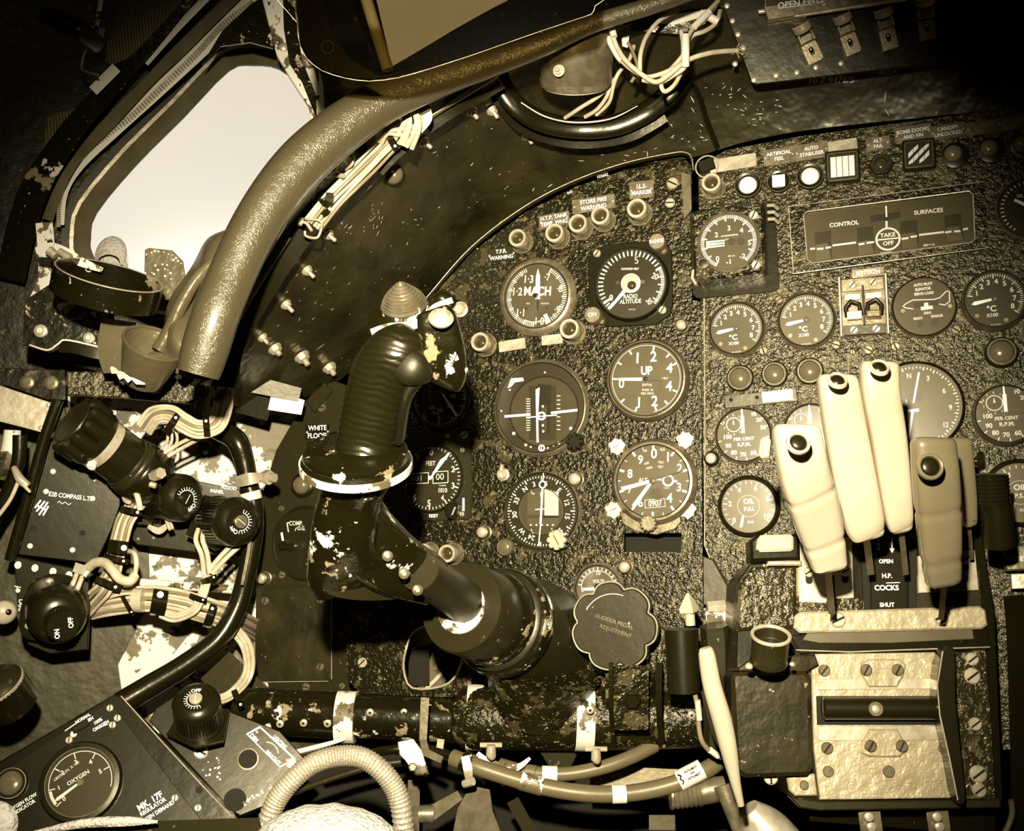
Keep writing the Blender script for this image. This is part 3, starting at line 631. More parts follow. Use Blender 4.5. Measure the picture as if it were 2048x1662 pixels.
# shelf bracket behind the cables
f = Fr(Plane(1330, 55, 1.01, (-.1, -1, -.2)), 1330, 60); b = B(f.u, 'chip'); b.prism([f.L(*p) for p in ((1248, 52), (1262, 62), (1360, 70), (1440, 38), (1448, 10), (1400, 14), (1330, 34))], -6, 4, 1); b.m = 'chipw'; b.prism([f.L(*p) for p in ((1318, 48), (1345, 30), (1412, 20), (1400, 36), (1350, 50))], 4, 5)
b.m = 'steel'; b.prism([f.L(*p) for p in ((1240, 50), (1262, 54), (1256, 98), (1244, 94))], 0, 8, 1)
tag(b.build('cable_shelf', None, f.M), 'chipped black shelf bracket behind the looped cables', 'bracket')

# ================================================================ riveted panel top right with quick release handles
TR = Plane(1600, 60, .985, (-.22, -1, -.12))
f = Fr(TR, 1600, 80); b = B(f.u, 'smooth'); b.prism([f.L(*p) for p in ((1428, -40), (1503, 163), (1512, 168), (1560, 163), (2150, 92), (2150, -40))], -10, 0, 1)
b.m = 'steel'
rp = thing('riveted_panel', 'dark riveted metal panel at the top right edge of the coaming', 'panel', f)
b.build('panel_plate', rp)
for px, py in ((1454, 12), (1465, 42), (1476, 69), (1487, 97), (1470, 128), (1508, 160), (1552, 151), (1594, 145), (1632, 135), (1682, 127)):
    b = B(f.u, 'metal'); x, y = f.L(px, py); b.lathe([(6, 0), (6, 1), (5, 3), (2, 4)], x, y, 14); b.build('rivet', rp)
b = B(f.u, 'steel'); pts = [f.L(*p) for p in ((1528, 24), (1535, 47), (1582, 40), (1590, 44), (1612, 42), (1612, 34), (1690, 24), (1800, 4), (1800, -20), (1528, -20))]; b.prism(pts, 4, 26, 2)
b.m = 'metal'; b.tube([(*f.L(1517, 28), 18), (*f.L(1535, 26), 18)], 5, 10); b.tube([(*f.L(1590, 38), 24), (*f.L(1810, 4), 24)], 4, 10)
t = thing('handle_bar', 'aluminium bar lettered OPEN FWD above the quick release handles', 'bar', f); b.build('bar_body', t)
b = B(f.u, 'bake'); b.prism([f.L(*p) for p in ((1530, -30), (1532, 20), (1800, -12), (1800, -40))], 26, 27); b.m = 'white'; x, y = f.L(1600, 6, 27); b.text('OPEN FWD', x, y, 12, 8, 27.3, .02); b.line([f.L(1560, 17, 27), f.L(1625, 8, 27)], 1.5, 27.3); b.build('lettered_strip', t)
b = B(f.u, 'metal'); b.screw(*f.L(1645, 14), 6, 27); b.build('screw', t)
for k, (a_, c_, lb) in enumerate((((1600, 55), (1622, 103), 'quick release handle with slotted body, leftmost and brightest of the row'), ((1680, 35), (1699, 86), 'second quick release handle from the left under the bar'), ((1761, 20), (1775, 76), 'third quick release handle from the left, in half shade'), ((1845, 0), (1852, 56), 'rightmost quick release handle, almost lost in the dark'))):
    g = Fr(TR, *c_, 20 if False else 0); t = thing('release_handle', lb, 'handle', g, 'quick release handles')
    ax, ay = g.L(*a_); rot = math.degrees(math.atan2(ay, ax)) - 90
    b = B(g.u, 'brass'); sc = 1 if k < 2 else .95
    b.T = Matrix.Rotation(math.radians(rot), 4, 'Z')
    b.prism(rrect(0, -4, 30, 42, 4), 0, 12, 2, holes=[rrect(0, -2, 9, 16, 3)]); b.build('slotted_body', t)
    b = B(g.u, 'steel'); b.T = Matrix.Rotation(math.radians(rot), 4, 'Z'); b.box(0, 24, 30, 18, 4, 20, 3); b.box(-13, 24, 5, 20, 4, 30, 1); b.box(13, 24, 5, 20, 4, 30, 1); b.build('hinge_block', t)
    b = B(g.u, 'metal'); b.T = Matrix.Rotation(math.radians(rot), 4, 'Z') @ Matrix.Translation((0, 46, 22)) @ Matrix.Rotation(math.radians(65), 4, 'X')
    vs = []; fs = []
    for i in range(13):
        a = math.pi * (1.0 + i / 12)
        for r_ in (18, 15):
            for zz in (-9, 9): vs.append((r_ * math.cos(a), r_ * math.sin(a) * .6 + 4, zz))
    for i in range(12):
        q = i * 4; fs += [(q, q + 4, q + 5, q + 1), (q + 3, q + 7, q + 6, q + 2), (q + 1, q + 5, q + 7, q + 3), (q + 2, q + 6, q + 4, q)]
    b.add(vs, fs); b.box(0, -2, 30, 12, -6, -2, 1); b.build('thumb_cap', t, label='curved bright thumb cap')
    b = B(g.u, 'bake'); b.T = Matrix.Rotation(math.radians(rot), 4, 'Z'); b.dome(0, 2, 5, 2, 10, 14, 5); b.m = 'white'; b.dome(0, 2, 2, 11.5, 1.5, 8, 3); b.build('toggle', t)
# fold in the coaming skin
w = W(P(1430, 230, 1.06), 'chip')
pp = []
for px, py in ((1388, 170), (1402, 200), (1412, 235), (1425, 270), (1436, 296)):
    h, n_ = onsheet(px, py); pp.append((px, py, (h.y if h else 1.07) - .001, 9))
w.tube(pp, 9, flat=.4); tag(w.build('skin_fold'), 'vertical chipped ridge in the coaming skin under the frayed cable', 'ridge')

# scratches through the paint of the coaming
def scratches(lst):
    vs = []; fs = []; o = cs.location.copy()
    for px, py, l, a, w_ in lst:
        h, n_ = onsheet(px, py)
        if h is None: continue
        if n_.y > 0: n_ = -n_
        q = P(px + math.cos(math.radians(a)) * 10, py - math.sin(math.radians(a)) * 10, h.y) - P(px, py, h.y); q = (q - n_ * q.dot(n_)).normalized(); y = n_.cross(q); u = h.y / F
        k = len(vs); c = h + n_ * .0012 - o
        for sx, sy in ((-1, 0), (-.3, -1), (1, 0), (.2, 1)): vs.append(c + q * sx * l * u / 2 + y * sy * w_ * u / 2)
        fs.append((k, k + 1, k + 2, k + 3))
    b = B(1, 'cream'); b.add(vs, fs); adopt(b.build('paint_scratches', None, Matrix.Translation(o)), cs)
R_ = random.Random(3); L_ = []
for cx, cy, sx, sy, n, a0 in ((745, 425, 9, 24, 16, 100), (700, 455, 22, 10, 12, 25), (830, 440, 14, 5, 5, -15), (1510, 222, 26, 14, 26, -20), (1440, 170, 20, 30, 12, 20), (620, 575, 30, 40, 9, 60), (1010, 370, 10, 10, 4, 60), (950, 300, 120, 60, 26, 30), (1250, 300, 90, 25, 22, 10), (760, 560, 80, 60, 18, 40), (1380, 260, 40, 40, 16, -60), (1050, 420, 60, 60, 8, 50), (700, 620, 60, 40, 8, 10)):
    for i in range(n): L_.append((R_.gauss(cx, sx), R_.gauss(cy, sy), abs(R_.gauss(2, 5)) + 2.5, R_.gauss(a0, 22), R_.uniform(.8, 2)))
L_ += [(640, 692, 24, 35, 1.6), (765, 650, 70, 2, 1.6), (1770, 195, 26, 85, 2.4), (1774, 224, 20, -60, 2), (1100, 370, 14, 50, 2)]
scratches(L_)
# ================================================================ pilot's instrument panel
def panel(name, lb, pl, outl, holes=(), m='crackle', th=12, screws=(), bev=1.5, ref=None, off=0):
    f = Fr(pl, *(ref or outl[0])); t = thing(name, lb, 'panel', f)
    b = B(f.u, m); b.prism([f.L(*p) for p in outl], -th, 0, 0 if holes else bev, holes=[[f.L(*p) for p in h] for h in holes]); b.build('panel_plate', t)
    for s in screws:
        b = B(f.u, 'metal'); x, y = f.L(s[0], s[1]); b.screw(x, y, s[2], 0, random.uniform(0, 180), hi=s[3] if len(s) > 3 else 'steel'); b.build('screw', t)
    return t, f
MO = [(706, 780), (745, 735), (800, 668), (860, 598), (945, 503), (1050, 425), (1150, 374), (1250, 340), (1340, 322), (1372, 320), (1383, 332), (1384, 600), (1402, 604), (1405, 1110), (1416, 1180), (1420, 1420), (960, 1420), (712, 1380), (704, 1160)]
pt_, pf_ = panel('instrument_panel', 'large black crackle painted pilot instrument panel with a curved top edge', MAIN, MO, [[(1247, 1066), (1363, 1066), (1363, 1104), (1247, 1104)], closed_spline([(812, 1300), (830, 1262), (880, 1250), (925, 1290), (915, 1345), (885, 1372), (825, 1376), (808, 1340)], 3)], ref=(1100, 800),
    screws=[(1345, 365, 12, 'metal'), (1340, 405, 10, 'metal'), (1350, 473, 9), (1290, 492, 0.1)] and [(1345, 367, 12, 'metal'), (1340, 406, 10, 'metal'), (1182, 655, 6), (1375, 1065, 5), (1232, 1076, 5), (1365, 1140, 6), (990, 728, 6), (1140, 1140, 5), (1000, 500, 4), (1290, 505, 4)])
b = B(pf_.u, 'smooth'); sec = closed_spline
ed = [(845, 612), (860, 594), (945, 498), (1050, 418), (1150, 366), (1250, 331), (1345, 311), (1372, 310), (1384, 320), (1388, 345)]
q = [pf_.L(*p) for p in spline(ed, 5)]; b.tube([(x, y, 4) for x, y in q], 4, 8); b.m = 'metal'; b.tube([(x, y + 2, 8.5) for x, y in q], .9, 6); b.build('edge_bead', pt_, label='raised edge bead with worn bright line')
b = B(pf_.u, 'steel'); b.prism([pf_.L(*p) for p in ((1362, 345), (1382, 350), (1384, 420), (1368, 440))], 0, 4, 1); b.build('edge_strip', pt_)
for s, px, py, r in (('102682', 1205, 352, 12), ('045', 1140, 385, 20)):
    b = B(pf_.u, 'white'); b.text(s, *pf_.L(px, py), 6, r, .4, 0); b.build('painted_number', pt_)
# hex bolts
for px, py in ((921, 619),):
    b = B(pf_.u, 'metal'); x, y = pf_.L(px, py); b.lathe([(17, 0), (17, 2), (15, 3)], x, y, 24); b.hexa(x, y, 13, 3, 10, 2, 15); b.build('hex_bolt', pt_)

def gauge(px, py, Rb, Rf, label, face='dial', H=12, ang=0, pl=MAIN, bez='steel', flange=None, name='instrument_dial', bw=None, bdx=0, bdy=0, cat='gauge', noglass=False):
    f = Fr(pl, px, py, ang, H - 3); t = thing(name, label, cat, f)
    if flange:
        b = B(f.u, flange[1]); b.prism(ccw([f.L(*p, 4) for p in flange[0]]) if not isinstance(flange[0], (int, float)) else rrect(0, 0, flange[0] * 2, flange[0] * 2, flange[2]), -4, 5, 1.5); b.build('mounting_flange', t)
    b = B(f.u, bez); b.lathe([(Rb, -4), (Rb, H * .4), (Rb - 2, H * .55), (Rf + (Rb - Rf) * .45, H - 1), (Rf + 1.5, H), (Rf, H - 1), (Rf, 2), (Rf - 1, 2)], bdx, bdy, 72, cap=False); b.m = 'rubber'; b.lathe([(Rf + 2.2, H - .6), (Rf + 1.0, H + .6), (Rf, H - .6)], bdx, bdy, 72, cap=False); b.build('bezel', t)
    b = B(f.u, face); b.lathe([(Rf, H - 5), (Rf, H - 3)], 0, 0, 64); b.build('dial_face', t)
    g = B(f.u, 'white'); f.t = t; f.g = g; f.h = H - 2.8; f.R = Rf; f.noglass = noglass; f.top = H
    return f
def tx(f, lst, bold=.02):
    for a in lst:
        s, px, py, sz = a[:4]; x, y = f.L(px, py, f.h); f.g.text(s, x, y, sz, a[4] if len(a) > 4 else 0, f.h, a[5] if len(a) > 5 else bold, .8 if len(s) > 1 else .92)
def needle(f, pts, m='white', dz=3, name='pointer', hub=5, hubm='dialk', c=None):
    b = B(f.u, m); P_ = [f.L(*p, f.h + dz) for p in pts]; b.prism(P_, f.h + dz - 1, f.h + dz)
    pn = b.build(name, f.t)
    if hub: b = B(f.u, hubm); x, y = f.L(*c, f.h) if c else (0, 0); b.lathe([(hub, f.h), (hub, f.h + dz + 1), (hub * .6, f.h + dz + 2)], x, y, 20); b.build('pointer_hub', pn)
def taper(c, a, r0, r1, w0, w1, tip=4):
    """pointer outline in picture px: from c at heading a degrees clockwise from up"""
    s, k = math.sin(math.radians(a)), -math.cos(math.radians(a)); px, py = -k, s
    def q(r, w): return (c[0] + s * r + px * w, c[1] + k * r + py * w)
    return [q(r0, w0 / 2), q(r1 - tip, w1 / 2), q(r1, 0), q(r1 - tip, -w1 / 2), q(r0, -w0 / 2)]
def done(f, gl=True):
    if f.g.f: f.g.build('markings', f.t)
    if gl and not f.noglass:
        b = B(f.u, 'glass'); b.lathe([(f.R, f.top - .8), (f.R - .5, f.top - .2)], 0, 0, 48); b.build('glass', f.t)
# --- machmeter
f = gauge(1073, 592, 80, 65, 'machmeter with MACH lettered across a glare-greyed face', 'diallt', 16, bez='brass')
f.g.ticks(0, 0, 25, 335, 0, 0, 0, 0, 0) if False else None
f.g.ticks(0, 0, 26, 156, 30, 54, 62, 1.8, f.h, 5, 52, 3); f.g.ticks(0, 0, 182, 334, 38, 54, 62, 1.8, f.h, 5, 52, 3)
f.g.arc(0, 0, 150, 202, 53, 1.6, f.h); f.g.tick(0, 0, 151, 42, 62, 8, f.h)
tx(f, [('1·3', 1057, 559, 16), ('·7', 1094, 555, 14), ('1·2', 1034, 584, 16), ('MACH', 1075, 583, 18, 0, .03), ('·8', 1119, 578, 14), ('·9', 1114, 620, 14), ('1·0', 1078, 643, 15), ('1·1', 1041, 626, 15), ('4/65', 1056, 607, 4, 0, 0), ('KAA/0/A', 1090, 607, 4, 0, 0)])
f.g.m = 'dialn'; f.g.lathe([(2.5, f.h - 1), (2.5, f.h + .2)], -19, -26, 10); f.g.lathe([(2.5, f.h - 1), (2.5, f.h + .2)], 23, -24, 10)
needle(f, [(1070, 598), (1072, 552), (1076, 537), (1080, 552), (1080, 598)], hub=5); needle(f, [(1073, 600), (1078, 600), (1077, 622), (1074, 622)], 'dialn', 2, 'pointer_tail', 0); done(f)
# --- radio altimeter
f = gauge(1262, 567, 76, 71, 'black radio altitude indicator on a rounded square flange, marked HUNDRED FEET', 'dialk', 18, bez='bake', flange=([(1176, 520), (1186, 500), (1215, 488), (1310, 482), (1335, 490), (1344, 505), (1346, 610), (1340, 632), (1310, 650), (1222, 654), (1196, 648), (1178, 620)], 'smooth'))
f.g.ticks(0, 0, 218 - 360, 60, 26, 57, 67, 2.6, f.h, 2, 56, 3.2); f.g.ticks(0, 0, 62, 128, 22, 60, 67, 1.8, f.h, 5, 54, 2.6); f.g.ticks(0, 0, -140, -128, 1, 48, 67, 4, f.h)
tx(f, [('5', 1273, 521, 15, 8, -.005), ('HUNDRED FEET', 1260, 538, 4.5), ('20', 1310, 553, 12, -20), ('30', 1298, 603, 11, -50), ('0', 1222, 596, 12), ('RADIO', 1261, 593, 8.5, 3), ('ALTITUDE', 1261, 603, 8.5, 3), ('SA P1215', 1264, 619, 3, 0, 0)])
needle(f, [(1247, 578), (1252, 584), (1221, 618), (1218, 616)], hub=0)
b = B(f.u, 'chrome'); b.lathe([(20, f.h), (20, f.h + 3), (15, f.h + 5), (14, f.h + 1)], 0, 0, 32); b.m = 'lensd'; b.dome(2, -4, 9, f.h + 1, 6, 20, 5); b.m = 'steel'; b.lathe([(4, f.h), (4, f.h + 2)], -27, 1, 12); b.lathe([(4, f.h), (4, f.h + 2)], 24, 3, 12); b.build('centre_lamp', f.t)
done(f)
for px, py, s, lb in ((1313, 482, 'RANGE', 'round pale button lettered RANGE at the top right corner of the radio altimeter'), (1184, 629, 'ON', 'round button lettered ON at the bottom left corner of the radio altimeter')):
    g = Fr(MAIN, px, py, 8, 26); t = thing('selector_button', lb, 'button', g); b = B(g.u, 'brass'); b.lathe([(17, 0), (17, 22), (15.5, 25), (15, 24.5)], 0, 0, 36); b.build('button_body', t)
    b = B(g.u, 'white'); b.text(s, 0, 0, 8, 0, 25.2, .02, .8 if s == 'RANGE' else 1); b.build('button_lettering', t)
for px, py in ((1194, 507), (1325, 620)):
    b = B(f.u, 'metal'); b.screw(*f.L(px, py, 5), 8, 5, 60, hi='metal', lo='black'); b.build('flange_screw', f.t)
# --- vertical speed
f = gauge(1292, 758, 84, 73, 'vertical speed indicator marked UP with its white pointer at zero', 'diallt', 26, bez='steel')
f.g.arc(0, 0, 195, 345 + 180, 68, 1.0, f.h, 60)
for a in (270, 300, 328, 2 + 10, 42, 62, 112, 138, 160, 196, 226): f.g.tick(0, 0, a, 58, 68, 3.6, f.h)
tx(f, [('1', 1275, 717, 21, 0, .03), ('2', 1307, 714, 21), ('4', 1339, 737, 20), ('4', 1338, 773, 20), ('2', 1309, 803, 21), ('1', 1278, 806, 21), ('0', 1243, 768, 18), ('UP', 1293, 742, 17, 2, .035), ('SMITHS', 1294, 770, 5.5, 0, .0), ('MARK 30', 1295, 780, 5, 0, .0), ('KBA.1001K', 1295, 787, 5, 0, .0), ('21/7877', 1328, 757, 4.5, 0, 0)])
needle(f, [(1236, 756), (1284, 755), (1284, 762), (1236, 761)], hub=4); needle(f, [(1294, 757), (1316, 757), (1320, 754), (1326, 758), (1320, 763), (1316, 760), (1294, 761)], 'dial', 3, 'pointer_tail', 0)
b = B(f.u, 'metal'); b.screw(*f.L(1287, 841, 0), 6, 2); b.build('bezel_screw', f.t); done(f)
# --- attitude / director horizon
f = gauge(1080, 815, 99, 90, 'attitude director horizon with crossed white bars in a dark glazed case', 'dialn', 14, bez='steel')
b = B(f.u, 'dialk'); c = f.L(1088, 823, f.h); b.ring(*c, 69, 72, f.h, f.h + 3, 64); b.build('inner_ring', f.t)
b = B(f.u, 'dial'); b.prism(circ(*c, 69, 48), f.h - .6, f.h + .2); b.m = 'dialn'; b.prism([f.L(*p, f.h) for p in ((1058, 772), (1112, 772), (1112, 880), (1058, 880))], f.h, f.h + .6)
b.m = 'dialk'; b.prism([f.L(*p, f.h) for p in ((1075, 768), (1103, 770), (1102, 808), (1076, 808))], f.h + .4, f.h + .8); b.prism([f.L(*p, f.h) for p in ((1080, 810), (1100, 808), (1100, 868), (1080, 868))], f.h + .4, f.h + 1); b.m = 'dial'; b.prism([f.L(*p, f.h) for p in ((1083, 814), (1094, 813), (1094, 864), (1083, 864))], f.h + .8, f.h + 1.4); b.build('horizon_drum', f.t)
g = f.g
for k in range(14): g.line([f.L(1053, 798 + k * 4.8, f.h), f.L(1061, 798 + k * 4.8, f.h)], 1.8, f.h + 1.3)
for k in range(9): g.line([f.L(1114, 792 + k * 8.4, f.h), f.L(1121, 792 + k * 8.4, f.h)], 1.8, f.h + 1.3)
tx(f, [('20', 1046, 795, 6), ('10', 1046, 817, 6), ('0', 1048, 838, 6), ('10', 1046, 858, 6), ('20', 1124, 788, 6), ('10', 1124, 809, 6), ('0', 1124, 832, 6), ('10', 1124, 852, 6)])
for px, py, r in ((1003, 822, 2), (1020, 780, 2), (1162, 773, 2), (1028, 867, 3.5), (1142, 857, 3.5), (1052, 890, 3), (1118, 886, 3), (1062, 894, 2), (1096, 896, 2), (1107, 891, 2), (1090, 745, 2), (1086, 813, 2.5), (1086, 851, 2.5), (1087, 863, 2.5)): g.prism(circ(*f.L(px, py, f.h), r, 12), f.h + .5, f.h + 1.6)
g.prism([f.L(*p, f.h) for p in ((1072, 780), (1080, 775), (1077, 830), (1078, 885), (1074, 885), (1073, 830))], f.h + 1, f.h + 3)
b = B(f.u, 'white'); zz = f.h + 5
b.line([f.L(1009, 833, zz), f.L(1061, 829, zz)], 5, zz); b.line([f.L(1102, 826, zz), f.L(1155, 820, zz)], 5, zz); b.line([f.L(1052, 835, zz), f.L(1114, 830, zz)], 2.4, zz); b.ring(*f.L(1083, 832, zz), 5, 9, zz - 1, zz + 1, 24, .5)
b.ring(*f.L(1083, 896, zz), 4, 7, zz - 2, zz, 24, .5); b.tick(*f.L(1083, 896, zz), 0, -6, 6, 2, zz); b.build('pointer', f.t, label='white crossbar pointers and miniature aircraft ring')
b = B(f.u, 'white'); b.prism([f.L(*p, f.h) for p in ((1015, 776), (1022, 757), (1046, 755), (1048, 762), (1030, 765), (1022, 774))], f.h, f.h + .6); b.build('warning_flag', f.t, label='white flag at the upper left of the horizon face'); done(f)
g_ = Fr(MAIN, 1148, 883, 0, 22, ); t = thing('setting_knob', 'black star shaped knob at the lower right of the horizon', 'knob', g_)
b = B(g_.u, 'bake'); b.lathe([(8, 0), (8, 12)], 0, 0, 16); b.prism(lobed(0, 0, 19, 4, 8), 10, 21, 2); b.build('knob_body', t); b = B(g_.u, 'steel'); b.lathe([(4, -2), (4, 12)], 6, -4, 10); b.build('shaft', t)
# --- compass / course indicator
f = gauge(1082, 1022, 80, 75, 'compass course indicator with black rotating card marked N and E', 'dialk', 14, bez='brass', name='compass_dial')
cx, cy = f.L(1084, 1020, f.h)
f.g.ticks(0, 0, 0, 360, 72, 66, 70, 1.8, f.h, 6, 61, 2.6)
for a_, s in ((-38, 'N'), (-16, '3'), (10, '6'), (42, 'E'), (72, '12'), (100, '15'), (133, 'S'), (-160, '24'), (-136, 'W'), (-98, '30'), (-68, '33')):
    r_ = 55; f.g.text(s, r_ * math.sin(math.radians(a_)), r_ * math.cos(math.radians(a_)), 10, -a_, f.h, .02)
b = B(f.u, 'steel'); b.ring(0, 0, 44, 46, f.h - .5, f.h + 1.4, 56, .4); b.build('card_ring', f.t)
b = B(f.u, 'dial'); b.prism(circ(0, 0, 44, 48), f.h - .6, f.h + .1); b.m = 'diallt'; b.prism([f.L(*p, f.h) for p in ((1055, 985), (1088, 978), (1088, 1030), (1055, 1030))], f.h, f.h + .4); b.m = 'cream'; b.prism([f.L(*p, f.h) for p in ((1089, 978), (1117, 985), (1117, 1032), (1089, 1032))], f.h, f.h + .4)
b.m = 'diallt'; b.prism([f.L(*p, f.h) for p in ((1055, 1037), (1117, 1035), (1117, 1052), (1055, 1052))], f.h, f.h + .4); b.m = 'dialk'; b.prism([f.L(*p, f.h) for p in ((1086, 1031), (1118, 1031), (1118, 1036), (1086, 1036))], f.h, f.h + .8); b.build('dial_window', f.t)
for px in (1062, 1073, 1084, 1095, 1106): f.g.prism(circ(*f.L(px, 1050, f.h), 2, 10), f.h, f.h + .8)
for px, py, a in ((1065, 984, 40), (1105, 984, -40), (1065, 1062, -40), (1106, 1060, 40)): x, y = f.L(px, py, f.h); f.g.line([(x - 3, y + 4), (x, y - 4), (x + 5, y - 3)], 1.8, f.h + .6)
b = B(f.u, 'white'); z = f.h + 3; b.line([f.L(1087, 946, z), f.L(1086, 962, z)], 2, z); b.ring(*f.L(1085, 969, z), 5, 8, z - 1, z, 24, .4); b.line([f.L(1085, 977, z), f.L(1081, 1048, z)], 4, z); b.line([f.L(1082, 1040, z), f.L(1077, 1092, z)], 2.4, z); b.line([f.L(1070, 1019, z), f.L(1090, 1018, z)], 2, z); b.prism([f.L(*p, z) for p in ((1080, 985), (1086, 985), (1084, 1010))], z - .5, z + .4); b.build('pointer', f.t); done(f)
def knob(px, py, r, lb, H=24, m='bake', k=8, dep=3, n=None, pl=MAIN, ang=0, name='setting_knob', slot=False):
    g_ = Fr(pl, px, py, ang, H, n=n); t = thing(name, lb, 'knob', g_); b = B(g_.u, m); b.lathe([(r * .5, -1), (r * .5, H * .55)], 0, 0, 16); b.prism(lobed(0, 0, r, dep, k), H * .5, H, 2); kb = b.build('knob_body', t)
    if slot: b = B(g_.u, 'black'); b.prism(rrect(0, 0, r * 1.1, 1.6, 0, 120), H, H + .3); b.build('slot', kb)
    return t
knob(1112, 1080, 20, 'bright cream star knob at the lower right of the compass dial', 34, 'ivory', 8, 3, slot=True)
# --- altimeter with drum readout
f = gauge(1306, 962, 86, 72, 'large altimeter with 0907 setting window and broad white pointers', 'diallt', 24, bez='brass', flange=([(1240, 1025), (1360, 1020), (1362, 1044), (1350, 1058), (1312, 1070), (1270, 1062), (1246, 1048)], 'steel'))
for k in range(10): f.g.tick(0, 0, 36 * k, 61, 71, 4.6, f.h)
f.g.ticks(0, 0, 18, 378, 10, 65, 71, 1.6, f.h)
tx(f, [('0', 1308, 908, 20), ('1', 1336, 915, 19), ('2', 1359, 937, 17), ('3', 1358, 975, 17), ('4', 1339, 997, 19), ('6', 1281, 1006, 17), ('8', 1260, 948, 17), ('9', 1281, 920, 17), ('7', 1259, 981, 12), ('FEET', 1325, 900, 5, -12, 0), ('100', 1290, 902, 5, 12, 0), ('1000', 1293, 927, 5, 20, 0), ('FEET', 1322, 925, 5, -12, 0), ('10000', 1298, 936, 5, 12, 0), ('FEET', 1321, 934, 5, -10, 0), ('ALT', 1286, 961, 9), ('0907', 1310, 1007, 12, 3), ('CODE E', 1333, 976, 3, 0, 0), ('MB', 1277, 1010, 3, 0, 0)])
f.g.line([f.L(*p, f.h) for p in ((1290, 1000), (1329, 997), (1331, 1013), (1290, 1016), (1290, 1000))], 1.0, f.h)
f.g.m = 'dial'; f.g.prism([f.L(*p, f.h) for p in ((1303, 977), (1318, 977), (1328, 996), (1314, 1000), (1298, 992))], f.h - .5, f.h + .1)
needle(f, [(1242, 974), (1244, 982), (1298, 967), (1298, 960)], hub=0); needle(f, [(1268, 1018), (1264, 1010), (1294, 970), (1302, 966), (1301, 972)], 'white', 5, hub=6, hubm='diallt')
b = B(f.u, 'white'); z = f.h + 4; b.line([f.L(1312, 958, z), f.L(1323, 959, z)], 4, z); b.ring(*f.L(1336, 961, z), 8, 12, z - 1, z, 28, .4); b.line([f.L(1348, 962, z), f.L(1354, 963, z)], 4, z); b.build('pointer', f.t)
needle(f, [(1308, 957), (1365, 940), (1366, 942), (1310, 960)], 'dialk', 6, 'fine_pointer', 0); done(f)
knob(1296, 1046, 17, 'small knurled knob under the large altimeter', 30, 'steel', 12, 1.5)
for px, py in ((1234, 893), (1370, 880), (1227, 1020), (1375, 1020)):
    b = B(pf_.u, 'metal'); x, y = pf_.L(px, py); b.prism([(x + (16 + 2.5 * math.sin(i * 1.3)) * math.cos(i * .262), y + (16 + 2.5 * math.cos(i * 1.7)) * math.sin(i * .262)) for i in range(24)], 0, 2.5, 1); b.screw(x, y, 9, 2.5, hi='cream', lo='brass'); b.build('sealed_screw', pt_, label='screw smeared with cream sealant')
# wires in the cut-out
bundle('wire_loom', 'pale wires seen in the cut-out under the large altimeter', 'wires', [(1246, 1062, 1.13), (1258, 1085, 1.125), (1290, 1105, 1.125), (1340, 1110, 1.13)], 4, 5, 9, 'cable')
b = B(pf_.u, 'black'); b.box(*pf_.L(1305, 1085), 130, 60, -60, -55); b.build('cavity_back', pt_)
# --- small volts gauge
f = gauge(1196, 1176, 51, 44, 'small volts gauge partly behind the big lobed adjuster knob', 'diallt', 10, bez='brass'); f.g.ticks(0, 0, -80, 80, 12, 36, 41, 2, f.h, 2, 34, 2.6); f.g.arc(0, 0, -90, 90, 34, 1.2, f.h)
tx(f, [('10', 1196, 1146, 9), ('VOLTS', 1197, 1163, 7), ('0', 1165, 1180, 8)]); needle(f, [(1166, 1176), (1192, 1174), (1192, 1181), (1166, 1181)], c=(1198, 1175), hub=9); done(f)
# --- airspeed
f = gauge(880, 795, 66, 60, 'black airspeed indicator in knots behind the control grip', 'dialk', 12, bez='smooth')
f.g.ticks(0, 0, 40, 320, 56, 52, 57, 2, f.h, 7, 48, 3)
tx(f, [('2', 930, 764, 12), ('3', 928, 795, 12), ('5', 878, 839, 12), ('6', 848, 832, 12), ('7', 831, 805, 10), ('8', 832, 775, 10), ('100', 900, 758, 7, 0, 0), ('200', 906, 774, 7, 0, 0), ('300', 906, 792, 7, 0, 0), ('400', 900, 812, 8), ('500', 880, 821, 8), ('600', 864, 815, 8)])
for i, c_ in enumerate('KNOTS'): tx(f, [(c_, 860, 762 + i * 10, 6, 0, 0)])
f.g.arc(0, 0, 180, 210, 33, 2, f.h)
needle(f, [(882, 786), (887, 788), (916, 830), (911, 833)], hub=0); needle(f, [(881, 776), (880, 760), (886, 750), (890, 762), (885, 777)], 'diallt', 2, 'short_pointer', 0); done(f)
# --- counter altimeter
f = gauge(861, 956, 70, 66, 'counter altimeter marked FEET on a square flange right of the yoke hub', 'dialn', 12, bez='rubber', flange=([(786, 868), (792, 862), (935, 866), (941, 874), (943, 1034), (936, 1040), (786, 1042)], 'smooth2'))
f.g.ticks(0, 0, 0, 360, 50, 58, 63, 1.8, f.h, 5, 53, 2.6)
tx(f, [('0', 863, 905, 13), ('1', 893, 915, 11), ('2', 906, 939, 12), ('3', 906, 972, 12), ('4', 885, 996, 10), ('5', 858, 1007, 13), ('6', 829, 996, 12), ('7', 812, 975, 10), ('9', 835, 916, 13), ('FEET', 861, 927, 9), ('100 FEET', 863, 896, 4), ('1010', 885, 981, 9), ('MILLIBARS', 885, 971, 3, 0, 0), ('RESET', 867, 1032, 6.5)])
f.g.m = 'dialk'; f.g.prism([f.L(*p, f.h) for p in ((866, 945), (895, 942), (895, 964), (866, 966))], f.h - .4, f.h + .1); f.g.prism([f.L(*p, f.h) for p in ((812, 948), (857, 946), (857, 966), (812, 968))], f.h - .4, f.h + .1)
